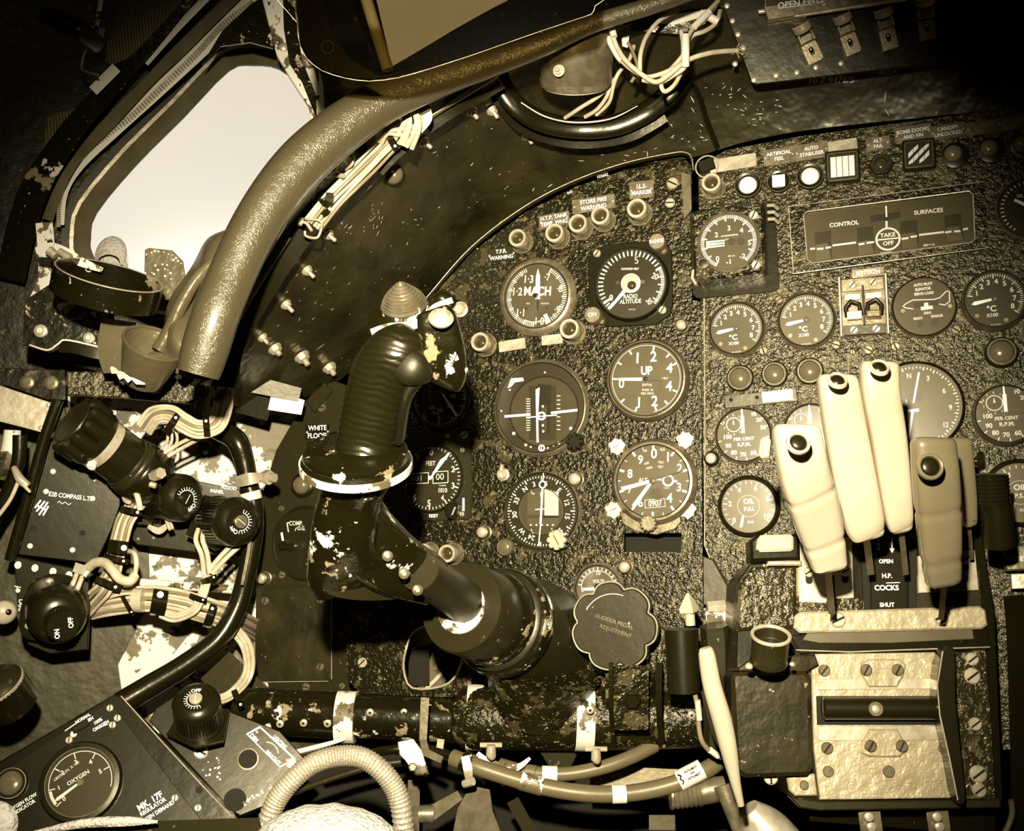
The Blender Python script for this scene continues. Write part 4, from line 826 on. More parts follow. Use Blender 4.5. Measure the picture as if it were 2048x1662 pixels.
f.g.m = 'white'; f.g.line([f.L(*p, f.h) for p in ((866, 944), (896, 942), (896, 965), (866, 967), (866, 944))], 1.6, f.h + .3); f.g.line([f.L(*p, f.h) for p in ((857, 945), (812, 949), (812, 968), (857, 966), (857, 945))], 1.6, f.h + .3)
x, y = f.L(880, 954, f.h); f.g.text('00', x, y, 13, 2, f.h + .3, 0); x, y = f.L(834, 957, f.h); f.g.text('101', x, y, 13, 2, f.h + .3, 0)
needle(f, [(861, 954), (863, 956), (887, 925), (902, 904), (880, 920)], hub=4, hubm='white')
b = B(f.u, 'metal'); b.screw(*f.L(929, 870, 5), 8, 5, 40, hi='metal'); b.build('flange_screw', f.t)
for px, py in ((812, 872), (896, 872), (925, 900), (924, 1028)): b = B(f.u, 'steel'); b.screw(*f.L(px, py, 5), 5, 5, 80); b.build('flange_screw', f.t)
b = B(f.u, 'white'); b.prism([f.L(*p, 6) for p in ((925, 996), (929, 996), (929, 1022), (925, 1022))], 5, 6.5); b.build('scale_strip', f.t); done(f)
g_ = Fr(MAIN, 902, 1018, 0, 26); t = thing('pointer_knob', 'black teardrop pointer knob at the corner of the counter altimeter', 'knob', g_)
b = B(g_.u, 'bake'); b.lathe([(13, 0), (13, 8)], 0, 0, 24); b.prism([(-2, 16), (-12, 8), (-15, -6), (-8, -18), (2, -20), (12, -8), (14, 8), (8, 15)], 6, 26, 3); b.build('knob_body', t); b = B(g_.u, 'metal'); b.prism([(7, 4), (11, 4), (4, -12), (1, -12)], 26, 26.6); b.build('index_mark', t)
# --- compass selector (COMP / D.G.)
LP = Plane(600, 1100, 1.175, (-.28, -1, .10))
lp, lf = panel('side_instrument_panel', 'black left extension of the instrument panel with the WHITE FLOOD label', LP, [(512, 1176), (520, 1000), (552, 900), (588, 838), (612, 800), (640, 770), (672, 762), (702, 775), (712, 900), (712, 1160), (700, 1388), (508, 1388)], m='smooth2', ref=(600, 1100), screws=[(643, 815, 9), (563, 1017, 6), (564, 1150, 7), (528, 1372, 10, 'metal'), (612, 1374, 8), (683, 1270, 6), (684, 1372, 6)])
f = gauge(612, 1086, 76, 70, 'black selector dial with COMP and D.G. beside the yoke hub', 'dialk', 8, pl=LP, bez='smooth2')
tx(f, [('COMP.', 592, 1047, 9), ('D.G.', 603, 1057, 8), ('N.3D', 618, 1120, 3, 0, 0), ('OPERATE', 618, 1128, 3, 0, 0)]); f.g.line([f.L(577, 1064, f.h), f.L(574, 1046, f.h), f.L(580, 1045, f.h)], 2.4, f.h); f.g.line([f.L(590, 1062, f.h), f.L(592, 1056, f.h), f.L(597, 1056, f.h)], 1.6, f.h)
done(f); t = f.t
b = B(f.u, 'bake'); x, y = f.L(570, 1089, 10); b.hexa(x, y, 11, 5, 22, 2); b.lathe([(9, 5), (9, 14)], x + 14, y - 4, 16); b.m = 'cream'; b.line([f.L(564, 1065, 20), f.L(567, 1082, 20)], 5, 22); b.build('selector_lever', t)
# access cover lower left
f = Fr(LP, 588, 1270, 0, 3); t = thing('access_cover', 'glossy black rectangular access cover at the lower left of the panels', 'cover', f)
b = B(f.u, 'coam'); b.prism([f.L(*p) for p in ((514, 1178), (660, 1170), (664, 1176), (664, 1358), (658, 1362), (512, 1364))], 0, 5, 1.5); b.build('cover_plate', t)
b = B(f.u, 'metal'); b.line([f.L(664, 1176), f.L(664, 1358)], 1.6, 5.4); b.line([f.L(512, 1364), f.L(658, 1362)], 1.2, 5.4); b.build('worn_edge', t)
for px, py in ((530, 1202), (641, 1199), (640, 1334)): b = B(f.u, 'steel'); b.screw(*f.L(px, py, 5), 8, 5, 70, hi='steel'); b.build('screw', t)
# lower sub panel with opening
sp_, sf = panel('lower_sub_panel', 'chipped black sub panel with an oblong opening below the yoke', Plane(800, 1300, 1.085, (-.3, -1, .15)), [(690, 1210), (760, 1195), (940, 1200), (948, 1330), (940, 1375), (905, 1395), (720, 1388), (695, 1360)], [closed_spline([(812, 1300), (830, 1262), (880, 1250), (925, 1290), (915, 1345), (885, 1372), (825, 1376), (808, 1340)], 3)], ref=(800, 1300), screws=[(725, 1325, 10, 'metal')], th=8)
b = B(sf.u, 'metal'); q = [sf.L(*p) for p in closed_spline([(812, 1300), (830, 1262), (880, 1250), (925, 1290), (915, 1345), (885, 1372), (825, 1376), (808, 1340)], 3)]; b.tube([(x, y, 1) for x, y in q + q[:1]], 2.2, 6); b.build('opening_lip', sp_)
w = W(P(860, 1310, 1.17), 'hose'); w.ribbon([(900, 1270, 1.16), (880, 1330, 1.16), (850, 1400, 1.16)], 46, .02); w.m('cable').ribbon([(905, 1320, 1.155), (880, 1350, 1.155), (850, 1380, 1.155)], 7, .004); w.m('cabled').ribbon([(890, 1290, 1.155), (870, 1340, 1.155)], 7, .004); tag(w.build('cable_harness'), 'olive harness visible inside the oblong opening', 'wires')
w = W(P(845, 1290, 1.15), 'steel'); w.ribbon([(820, 1282, 1.15), (865, 1270, 1.15)], 34, .02); w.m('black').ribbon([(838, 1300, 1.155), (838, 1372, 1.155)], 42, .02); tag(w.build('inner_bracket'), 'steel bracket inside the oblong opening', 'bracket')
# --- indicator lamps (press to test)
def lamp(px, py, r, lb, lens='lensd', pl=MAIN, H=38, grp=None, ring='chrome', name='indicator_lamp'):
    f = Fr(pl, px, py, 0, H); t = thing(name, lb, 'lamp', f, grp); f_ = r / 20
    b = B(f.u, 'steel'); b.lathe([(r * 1.25, 0), (r * 1.25, 2)], 0, 0, 28); b.hexa(0, 0, r * 1.15, 2, 9, 1.5, 10); b.lathe([(r * .88, 9), (r * .95, 11), (r * .88, 13), (r * .95, 15), (r * .88, 17)], 0, 0, 28); b.build('mounting_nut', t)
    b = B(f.u, 'metal'); b.lathe([(r * .9, 15), (r * .93, H - 10), (r, H - 9), (r, H - 2), (r * .94, H), (r * .72, H), (r * .64, H - 3), (r * .62, H - 7)], 0, 0, 40, cap=False); lbar = b.build('lamp_barrel', t)
    b = B(f.u, lens); b.dome(0, 0, r * .64, H - 8, 6, 28, 6); b.build('lens', lbar); return t
for px, py, r, lb in ((1034, 475, 18, 'warning lamp above the T.F.R. WARNING label'), (1108, 465, 19, 'warning lamp below the H.T.P. TANK label'), (1155, 446, 19, 'left lamp of the two below STORE FIRE WARNING'), (1200, 430, 19, 'right lamp of the two below STORE FIRE WARNING'),
        (1273, 416, 20, 'lamp with bright white ring below the I.L.S. MARKER label'), (959, 683, 19, 'lamp with bright white ring left of the blank gold plate under the machmeter'), (1138, 657, 20, 'lamp right of the blank plates under the machmeter'), (893, 1107, 18, 'lamp with bright ring below the counter altimeter'), (846, 1103, 16, 'lamp mostly behind the yoke neck below the counter altimeter')):
    lamp(px, py, r, lb)
def placard(px, py, w_, h, rot, lines, lb, size=7, m='brass', pl=MAIN, riv=True, name='placard', tm='white', sx=.92):
    f = Fr(pl, px, py, rot, 1.5); t = thing(name, lb, 'label', f); b = B(f.u, m); b.box(0, 0, w_, h, 0, 1.8, .5, 0, 1.5); lpl = b.build('label_plate', t)
    b = B(f.u, tm); n = len(lines)
    for i, s in enumerate(lines):
        if s: b.text(s, 0, ((n - 1) / 2 - i) * size * 1.55, size, 0, 2.0, .02, sx)
    if b.f: b.build('lettering', lpl)
    if riv:
        for x in (-w_ / 2 + 4.5, w_ / 2 - 4.5): b = B(f.u, 'metal'); b.dome(x, 0, 2.6, 1.8, 1.6, 10, 3); b.build('rivet', lpl)
    return t
placard(1003, 509, 60, 28, 7, ['T.F.R.', 'WARNING'], 'small dark label reading T.F.R. WARNING', 8, 'smooth2')
placard(1108, 440, 64, 28, 10, ['H.T.P. TANK', 'TEMP. WNG'], 'label reading H.T.P. TANK TEMP. WNG above a lamp', 8, 'brass')
placard(1187, 408, 88, 30, 9, ['STORE FIRE', 'WARNING'], 'label reading STORE FIRE WARNING', 8.5, 'brass')
placard(1283, 379, 50, 36, 6, ['I.L.S.', 'MARKER'], 'label reading I.L.S. MARKER', 8.5, 'brass')
placard(1024, 690, 56, 22, 9, [], 'blank pale metal plate left of centre under the machmeter', 7, 'metal'); placard(1104, 679, 44, 20, 6, [], 'blank pale metal plate right of centre under the machmeter', 7, 'metal')
placard(635, 864, 54, 30, 2, ['WHITE', 'FLOOD'], 'black label with white lettering WHITE FLOOD', 10, 'bake', pl=LP)
# --- small fasteners / lamps
def fast(px, py, r, lb, H=26, pl=MAIN, m='steel', n=None):
    f = Fr(pl, px, py, 0, H, n=n); t = thing('panel_fastener', lb, 'fastener', f); b = B(f.u, m); b.lathe([(r * 1.2, 0), (r * 1.2, 3), (r, 4), (r, H - 6), (r * .86, H - 5)], 0, 0, 24); b.build('fastener_body', t)
    b = B(f.u, 'metal'); b.lathe([(r * .8, H - 6), (r * .8, H - 3), (r * .55, H - 1), (r * .3, H)], 0, 0, 20); b.build('fastener_tip', t); return t
for px, py, r, lb in ((962, 1064, 12, 'cylindrical fastener left of the compass dial'), (1147, 957, 13, 'cylindrical fastener at the upper right of the compass dial'), (1361, 648, 11, 'cylindrical fastener below the radio altimeter right corner'), (1247, 1134, 12, 'fastener at the top right of the volts gauge'), (768, 1284, 13, 'fastener with side spigot below the yoke neck')): fast(px, py, r, lb)
for px, py, r, lb in ((520, 1157, 11, 'cylindrical fastener at the left end above the access cover'), (652, 1170, 10, 'cylindrical fastener at the top right of the access cover'), (630, 1110, 12, 'round fastener right of the selector dial')): fast(px, py, r, lb, pl=LP)
f = Fr(MAIN, 1002, 948, 0, 16); b = B(f.u, 'metal'); b.lathe([(13, 0), (13, 4), (9, 6), (9, 12)], 0, 0, 20); b.prism([(-5, 4), (5, 4), (3, 20), (-3, 20)], 8, 16, 2); b.ring(0, 0, 4, 8, 12, 15, 20); tag(b.build('toggle_switch', None, f.M), 'small toggle switch at the upper left of the compass dial', 'switch')
f = Fr(MAIN, 1007, 1094, 0, 12); t = thing('corner_button', 'round olive domed button at the lower left corner of the compass dial', 'button', f); b = B(f.u, 'brass'); b.lathe([(18, 0), (18, 4), (15, 8)], 0, 0, 28); b.build('button_rim', t); b = B(f.u, 'dome'); b.dome(0, 0, 14, 7, 5, 28, 5); b.build('button_cap', t)
f = Fr(LP, 598, 970, 0, 22); t = thing('push_button', 'black domed push button under the WHITE FLOOD label', 'button', f); b = B(f.u, 'bake'); b.lathe([(24, 0), (24, 10), (20, 13)], 0, 0, 32); b.build('button_rim', t); b = B(f.u, 'dome'); b.dome(0, 0, 18, 12, 12, 28, 6); b.build('button_cap', t)
# ================================================================ centre / engine instrument panel
RP = Plane(1600, 600, MAIN.d(1600, 600) - .004, (-.33, -1, .145))
RO = [(1396, 352), (1410, 325), (1450, 300), (1600, 272), (1800, 245), (2160, 196), (2160, 1500), (1500, 1500), (1466, 1230), (1425, 1130), (1408, 1090)]
rp_, rf_ = panel('engine_instrument_panel', 'rough crackle painted engine instrument panel on the right half', RP, RO, m='crackle2', ref=(1600, 600), screws=[(1604, 397, 8), (1558, 600, 8), (1527, 702, 9), (1672, 690, 9), (1737, 700, 9), (1705, 704, 5), (1791, 694, 9), (1912, 660, 9), (1795, 572, 6), (1928, 562, 9), (1433, 826, 5), (1440, 1072, 5), (1530, 1070, 5), (1670, 870, 5), (1422, 918, 1), (1940, 345, 6), (2012, 495, 8), (1920, 1010, 6), (1935, 960, 6)])
b = B(rf_.u, 'metal'); q = [rf_.L(*p) for p in ((1408, 560), (1410, 900), (1409, 1090), (1426, 1132), (1464, 1180), (1480, 1240))]; b.tube([(x, y, 0) for x, y in q], 1.3, 6)
b.m = 'metal'; q = [rf_.L(*p) for p in ((1697, 706), (1697, 760), (1704, 800))]; b.tube([(x, y, 0) for x, y in q], .8, 5); b.build('worn_edge', rp_, label='edge worn to bright metal')
# accelerometer box
A = 6
f = Fr(RP, 1457, 484, A, 52); t = thing('accelerometer', 'square boxed accelerometer with 0 to 5 scale at the left of the engine panel', 'gauge', f)
b = B(f.u, 'crackle'); b.prism([f.L(*p) for p in ((1384, 428), (1390, 420), (1518, 402), (1526, 408), (1530, 535), (1524, 545), (1396, 562), (1388, 555))], -2, 52, 5); b.build('case', t)
b = B(f.u, 'smooth'); b.prism(rrect(4, -4, 170, 182, 14), -4, 3, 1); b.build('mounting_plate', t)
b = B(f.u, 'steel'); b.lathe([(61, 50), (61, 55), (58, 57), (56, 55), (56, 52)], 0, 0, 64, cap=False); b.build('bezel', t)
b = B(f.u, 'dial'); b.lathe([(56, 52), (56, 53)], 0, 0, 56); b.build('dial_face', t)
g = B(f.u, 'white'); z = 53.4; g.ticks(0, 0, 210, 500, 72, 47, 54, 1.8, z, 6, 42, 2.8)
def G(lst, bold=.02):
    for a in lst: x, y = f.L(a[1], a[2], 53); g.text(a[0], x, y, a[3], 0, z, bold)
G([('0', 1435, 518, 10), ('2', 1433, 470, 10), ('3', 1458, 457, 10), ('4', 1483, 461, 10), ('5', 1499, 486, 10), ('-2', 1485, 513, 10), ('-1', 1458, 524, 10), ('ACCELEROMETER', 1459, 471, 3, 0), ('G UNITS', 1459, 478, 3), ('MK 4 A', 1463, 512, 3)])
for k, dy in enumerate((-5, 0, 5)): x, y = f.L(1433, 488 + dy, 53); g.prism([(x - 20, y - 2), (x + 16, y - 1.5), (x + 16, y + 1.5), (x - 20, y + 2)], z, z + 1)
g.build('markings', t); b = B(f.u, 'dialn'); b.lathe([(7, z), (7, z + 3)], 6, 0, 20); b.lathe([(7, z), (7, z + 3)], 24, -2, 20); b.build('pointer_hub', t)
b = B(f.u, 'brass'); x, y = f.L(1407, 529, 53); b.lathe([(12, 50), (12, 60), (10, 62)], x, y, 28); b.m = 'dialk'; b.lathe([(9, 62), (7, 62.6)], x, y, 20); b.build('reset_button', t)
for px, py in ((1507, 430), (1512, 530)): b = B(f.u, 'steel'); x, y = f.L(px, py, 52); b.screw(x, y, 9, 51, 60); b.build('screw', t)
b = B(f.u, 'glass'); b.lathe([(56, 56), (55.5, 56.5)], 0, 0, 48); b.build('glass', t)
b = B(f.u, 'metal'); 
for k in range(3): b.tube([(76, 72 - 14 * k, 30), (88, 70 - 14 * k, 34), (94, 66 - 14 * k, 20)], 3.5, 8)
b.build('terminal', t)
for px, py in ((1388, 560),): b = B(f.u, 'metal'); x, y = f.L(px, py, 5); b.tube([(x, y + 20, 8), (x - 3, y + 4, 8), (x + 4, y - 10, 8)], 3.5); b.build('mounting_lug', t)
# control surface indicator
f = Fr(RP, 1776, 460, A, 14); t = thing('control_surface_indicator', 'long rectangular control surfaces indicator with TAKE OFF circle', 'indicator', f)
oc = [(1577, 413), (1968, 363), (1978, 495), (1587, 547)]; ic = [(1607, 430), (1614, 423), (1938, 382), (1946, 389), (1950, 478), (1943, 485), (1624, 526), (1615, 519)]
b = B(f.u, 'crackle'); b.prism([f.L(*p) for p in oc], -4, 14, 0, holes=[[f.L(*p) for p in ic]]); b.build('frame', t)
b = B(f.u, 'metal'); q = [f.L(*p) for p in ic]; b.tube([(x, y, 14) for x, y in q + q[:1]], 1.2, 6); q = [f.L(*p) for p in oc]; b.tube([(x, y, 13.5) for x, y in q + q[:1]], 1.0, 6); b.build('frame_edge', t)
def q_(l, h=4): return [f.L(x, y, h) for x, y in l]
b = B(f.u, 'dial'); b.prism(q_(ic, 2), 0, 2); b.m = 'dialk'
for l in ([(1629, 466), (1662, 461), (1664, 518), (1632, 522)], [(1714, 457), (1746, 452), (1750, 507), (1716, 511)], [(1800, 443), (1834, 440), (1838, 494), (1802, 498)], [(1888, 431), (1922, 427), (1928, 480), (1892, 486)], [(1740, 432), (1800, 423), (1802, 435), (1786, 438), (1786, 440), (1760, 442), (1742, 445)]): b.prism(q_(l, 2), 2, 2.4)
b.m = 'diallt'
for l in ([(1631, 490), (1655, 486), (1662, 518), (1632, 522)], [(1716, 484), (1742, 480), (1748, 507), (1717, 511)], [(1803, 468), (1830, 465), (1836, 494), (1804, 498)], [(1892, 456), (1918, 452), (1926, 480), (1893, 485)]): b.prism(q_(l, 2), 2.2, 2.7)
b.build('dial_face', t)
g = B(f.u, 'white'); z = 3.2
def ln(a, b_, w_=3.2): g.line([f.L(*a, z), f.L(*b_, z)], w_, z)
for a, b_ in (((1620, 498), (1630, 497)), ((1634, 498), (1647, 497)), ((1651, 496), (1662, 494)), ((1665, 491), (1712, 485)), ((1717, 489), (1729, 487)), ((1733, 486), (1748, 484)), ((1803, 478), (1817, 476)), ((1821, 474), (1834, 472)), ((1838, 470), (1888, 464)), ((1890, 465), (1903, 463)), ((1908, 463), (1921, 462)), ((1926, 459), (1936, 457))): ln(a, b_, 4)
ln((1772, 412), (1773, 434), 3.4); ln((1773, 442), (1773, 455), 4)
cx, cy = f.L(1776, 478, z); g.ring(cx, cy, 20, 24, z - .5, z + .6, 48, .3); g.line([(cx - 22, cy), (cx + 22, cy)], 3, z + .2); g.text('TAKE', cx, cy + 8, 8.5, 0, z, .03); g.text('OFF', cx, cy - 9, 8.5, 0, z, .03)
for s, px, py, sz in (('CONTROL', 1688, 448, 8.5), ('SURFACES', 1857, 423, 8.5), ('SI87·1·12', 1858, 490, 4)): x, y = f.L(px, py, z); g.text(s, x, y, sz, 0, z, .03)
x, y = f.L(1772, 504, z); g.text('DOWTY', x, y - 2, 4, 0, z); g.build('markings', t)
b = B(f.u, 'glass'); b.prism(q_(ic, 10), 9, 10); b.build('glass', t)
# temperature gauges
def eg(px, py, R, lb, a=7, face='dial', H=16, nm='engine_gauge', bez='steel', Rf=None):
    return gauge(px, py, R, Rf or R - 6, lb, face, H, a, RP, bez, name=nm)
def temp(px, py, R, lb, face='dial', ndl=262, H=16):
    f = eg(px, py, R, lb, face=face, H=H); k = R / 58
    f.g.ticks(0, 0, -75, 130, 40, 43 * k, 48 * k, 1.5, f.h, 5, 39 * k, 2.2)
    for s, a in (('1', -64), ('2', -38), ('3', -14), ('4', 10), ('5', 36), ('6', 66), ('7', 95), ('8', 122)):
        r_ = 33 * k; f.g.text(s, r_ * math.sin(math.radians(a)), r_ * math.cos(math.radians(a)), 9.5 * k, 0, f.h, .025)
    f.g.text('°C', -8 * k, -18 * k, 11 * k, 0, f.h, .03); f.g.text('X100', -8 * k, -30 * k, 6.5 * k, 0, f.h, .03); f.g.text('B.P. 66.5421', -4, -48 * k, 2.6, 0, f.h, 0)
    s_, c_ = math.sin(math.radians(ndl)), math.cos(math.radians(ndl)); px_, py_ = c_, -s_
    b = B(f.u, 'white'); b.prism([(px_ * 2, py_ * 2), (s_ * 36 * k + px_ * 4.4, c_ * 36 * k + py_ * 4.4), (s_ * 42 * k, c_ * 42 * k), (s_ * 36 * k - px_ * 3.4, c_ * 36 * k - py_ * 3.4), (-px_ * 2, -py_ * 2)], f.h + 2, f.h + 3); b.build('pointer', f.t)
    b = B(f.u, 'dialk'); b.lathe([(6.5 * k, f.h), (6.5 * k, f.h + 4)], 0, 0, 20); b.m = 'steel'; b.lathe([(3 * k, f.h + 4), (2 * k, f.h + 4.6)], 0, 0, 12); b.build('pointer_hub', f.t)
    b = B(f.u, 'brass'); b.lathe([(4 * k, f.h), (4 * k, f.h + 1)], -34 * k, -28 * k, 14); b.lathe([(4 * k, f.h), (4 * k, f.h + 1)], 14 * k, -42 * k, 14); b.build('dial_screws', f.t); done(f); return f
temp(1473, 657, 57, 'jet pipe temperature gauge in degrees C, leftmost of the three'); temp(1613, 640, 58, 'jet pipe temperature gauge, middle one, next to the guarded switches', 'diallt'); temp(1990, 598, 62, 'jet pipe temperature gauge standing proud at the right edge', 'dialn', 262, 30)
# jettison switch box
f = Fr(RP, 1727, 612, 4, 10); t = thing('guarded_switch_box', 'guarded twin jettison switches in a metal framed box', 'switch', f)
b = B(f.u, 'steel'); b.prism(rrect(0, 0, 84, 118, 2), -2, 6, 1); b.build('back_plate', t)
for s in (-1, 1): b = B(f.u, 'metal'); b.box(s * 44, -2, 4, 122, 0, 30, 1); b.build('side_guard', t)
b = B(f.u, 'brass'); b.box(0, 44, 80, 26, 6, 12, 1); b.build('top_strip', t); b = B(f.u, 'smooth2'); b.box(0, -48, 80, 20, 6, 12, 1); b.build('bottom_strip', t)
for x, y in ((-20, 44), (20, 46), (-20, -48), (22, -48)): b = B(f.u, 'metal'); b.screw(x, y, 8, 12, 50); b.build('screw', t)
for s, mm in ((-1, 'cream'), (1, 'steel')):
    b = B(f.u, 'cream'); b.box(s * 20, 20, 30, 12, 8, 12, 1); b.build('white_tag', t)
    b = B(f.u, 'rubber'); b.tube([(s * 20 - 14 * s, -18, 14), (s * 20 - 12 * s, 2, 22), (s * 20 + 4 * s, 8, 26), (s * 20 + 14 * s, -4, 24), (s * 20 + 12 * s, -20, 16)], 4.5, 10); b.build('switch_guard', t)
    b = B(f.u, mm); b.box(s * 18, -20, 28, 16, 12, 26, 3); b.build('switch_toggle', t)
g = B(f.u, 'dialk'); g.box(0, 0, 4, 80, 6, 20, 1); g.build('divider', t)
placard(1736, 545, 62, 18, 6, ['JETTISON'], 'small gold label reading JETTISON above the guarded switches', 8.5, 'brass', pl=RP)
# elevator servo indicator
f = gauge(1848, 613, 62, 58, 'auto pilot elevator servo load indicator with aircraft outline', 'dial', 18, 6, RP, 'steel')
tx(f, [('AUTO PILOT', 1846, 569, 5.5, 0, .04), ('ELEVATOR', 1846, 578, 5.5, 0, .04), ('SERVO LOAD', 1848, 587, 5.5, 0, .04), ('ZERO', 1855, 626, 5, 0, .03), ('READY', 1836, 637, 5, 0, .03), ('ENGAGE', 1874, 632, 5, 0, .03)])
f.g.line([f.L(*p, f.h) for p in ((1827, 618), (1812, 616), (1806, 613), (1812, 607), (1826, 600), (1868, 599), (1880, 595), (1893, 582), (1899, 583), (1899, 603), (1890, 610), (1878, 608))], 2, f.h)
f.g.prism([f.L(*p, f.h) for p in ((1848, 606), (1856, 605), (1857, 612), (1865, 611), (1866, 618), (1842, 621), (1841, 614), (1848, 613))], f.h + .4, f.h + .9)
f.g.m = 'dialk'; f.g.prism([f.L(*p, f.h) for p in ((1827, 606), (1876, 599), (1877, 610), (1828, 617))], f.h - .4, f.h + .2); f.g.prism(circ(*f.L(1841, 648, f.h), 7, 20), f.h - .5, f.h + .2); f.g.prism(circ(*f.L(1869, 645, f.h), 7, 20), f.h - .5, f.h + .2); f.g.m = 'brass'; f.g.prism(circ(*f.L(1806, 622, f.h), 4, 14), f.h - .5, f.h + .6); f.g.prism(circ(*f.L(1900, 612, f.h), 4, 14), f.h - .5, f.h + .6); done(f)
# partial gauge top right
f = gauge(2062, 415, 66, 60, 'black gauge cut by the right edge beside the control surfaces indicator', 'dialk', 14, 7, RP, 'steel'); tx(f, [('OIL', 2040, 392, 7)]); f.g.ticks(0, 0, 220, 500, 30, 50, 56, 1.8, f.h); needle(f, [(2060, 418), (2064, 412), (2030, 397), (2028, 402)]); done(f)
# domed warning lamps
def dlamp(px, py, r, lb, H=16, m='dome', rim='bake'):
    f = Fr(RP, px, py, 6, H); t = thing('domed_warning_lamp', lb, 'lamp', f); b = B(f.u, rim); b.lathe([(r, -2), (r, H * .6), (r * .9, H * .8), (r * .80, H * .8), (r * .78, H * .5)], 0, 0, 44, cap=False); b.build('rim', t)
    b = B(f.u, 'steel'); b.ring(0, 0, r * .76, r * .83, 2, H * .85, 40, .6); b.build('lens_ring', t)
    b = B(f.u, m); b.dome(0, 0, r * .77, H * .45, r * .45, 40, 9); b.build('lens', t); return t
dlamp(1479, 755, 27, 'smoked dome lamp, leftmost of three in a row under the temperature gauges'); dlamp(1548, 747, 26, 'smoked dome lamp, middle of three under the temperature gauges'); dlamp(1619, 741, 27, 'smoked dome lamp, right of three, beside the tall lever'); dlamp(2004, 702, 31, 'large standing dome lamp near the right edge', 26)
f = Fr(RP, 1521, 797, 6, 2); t = thing('label_strip', 'black label strip with a bright cream tag below the dome lamps', 'label', f); b = B(f.u, 'smooth2'); b.box(0, 0, 142, 26, 0, 3, 1); b.build('strip', t)
b = B(f.u, 'cream'); x, y = f.L(1555, 792); b.box(x, y, 60, 22, 3, 5, 1); b.build('cream_tag', t)
for px, py in ((1462, 800), (1514, 795)): b = B(f.u, 'black'); x, y = f.L(px, py); b.lathe([(4, 3), (4, 3.3)], x, y, 14); b.build('screw_hole', t)
# rpm gauges
def rpm(px, py, R, lb, H=14, face='dial'):
    f = eg(px, py, R, lb, face=face, H=H, a=4); k = R / 58
    for s, x, y, sz in (('10', 22, 40, 8), ('20', 32, 28, 8), ('50', 39, 12, 8), ('100', -32, -2, 8.5), ('90', -31, -20, 8.5), ('80', -21, -34, 8.5), ('70', -3, -39, 8.5), ('60', 17, -37, 8.5), ('PER CENT', 0, -8, 6.5), ('R.P.M.', 0, -19, 7.5)): f.g.text(s, x * k, y * k, sz * k, 0, f.h, .03)
    f.g.ring(-18 * k, 22 * k, 13 * k, 15 * k, f.h - .5, f.h + .5, 32, .3)
    for i in range(10): a = i * 36; f.g.text(str(i), -18 * k + 19.5 * k * math.sin(math.radians(a)), 22 * k + 19.5 * k * math.cos(math.radians(a)), 4 * k, 0, f.h, .02)
    for a in (-58, -82 - 20, -130, -160, 176, 150, 125, 98, 72, 52, 28): f.g.tick(0, 0, a, 45 * k, 52 * k, 2, f.h)
    b = B(f.u, 'white'); b.prism([(-3 * k, 0), (-3.6 * k, 36 * k), (-2, 38 * k), (-1.4, 52 * k), (1.4, 52 * k), (2, 38 * k), (3.6 * k, 36 * k), (3 * k, 0)], f.h + 2, f.h + 3); b.prism([(-20 * k, 22 * k), (-18 * k, 33 * k), (-16 * k, 22 * k)], f.h + 1, f.h + 2); b.build('pointer', f.t)
    b = B(f.u, 'dialk'); b.prism([(-8 * k, -8 * k), (8 * k, -6 * k), (8 * k, -2 * k), (3 * k, -2 * k), (2 * k, -24 * k), (-3 * k, -24 * k), (-3 * k, -3 * k), (-8 * k, -3 * k)], f.h + .6, f.h + 2) if False else b.lathe([(4 * k, f.h), (4 * k, f.h + 4)], 0, 0, 16); b.build('pointer_hub', f.t); done(f); return f
rpm(1487, 870, 58, 'per cent R.P.M. gauge under the three dome lamps'); rpm(1622, 860, 56, 'per cent R.P.M. gauge mostly hidden behind the levers'); rpm(2012, 828, 62, 'per cent R.P.M. gauge standing proud at the right edge', 28)
# big compass
f = gauge(1832, 812, 92, 86, 'large pale compass repeater marked N 3 6 9 12 behind the levers', 'diallt', 12, 4, RP, 'smooth', name='compass_dial')
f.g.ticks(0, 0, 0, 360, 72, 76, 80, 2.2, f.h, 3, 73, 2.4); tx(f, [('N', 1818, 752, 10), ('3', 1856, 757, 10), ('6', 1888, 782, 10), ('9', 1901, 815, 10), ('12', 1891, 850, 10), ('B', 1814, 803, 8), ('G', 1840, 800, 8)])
f.g.m = 'dialk'; f.g.prism([f.L(*p, f.h) for p in ((1812, 788), (1845, 784), (1846, 803), (1814, 806))], f.h - .5, f.h + .1); f.g.m = 'white'
needle(f, [(1825, 806), (1829, 806), (1840, 745), (1836, 744)], hub=0); needle(f, [(1814, 819), (1838, 817), (1838, 823), (1828, 824), (1820, 875), (1816, 875), (1822, 824), (1814, 825)], hub=0); done(f)
# oil pressure gauges
def oil(px, py, R, lb, H=16, Rf=None):
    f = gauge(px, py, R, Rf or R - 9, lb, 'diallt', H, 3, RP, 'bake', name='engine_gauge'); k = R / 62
    f.g.ticks(0, 0, 225, 490, 20, 44 * k, 50 * k, 1.6, f.h, 4, 42 * k, 2.2)
    for s, x, y in (('0', -30, -27), ('2', -36, 6), ('4', -16, 32), ('6', 16, 34), ('8', 38, 12), ('10', 34, -22)): f.g.text(s, x * k, y * k, 10 * k, 0, f.h, .025)
    f.g.ring(0, 0, 21 * k, 21.8 * k, f.h - .5, f.h + .3, 40, .2); f.g.text('OIL', 1, 9 * k, 10 * k, 0, f.h, .03); f.g.text('P.S.I.', 1, -6 * k, 8 * k, 0, f.h, .03); f.g.text('X10', 2, -32 * k, 5, 0, f.h, .03)
    b = B(f.u, 'white'); b.prism([(-14 * k, -19 * k), (-9 * k, -17 * k), (-14 * k, -42 * k), (-20 * k, -42 * k)], f.h + 1, f.h + 2); b.build('pointer', f.t); done(f); return f
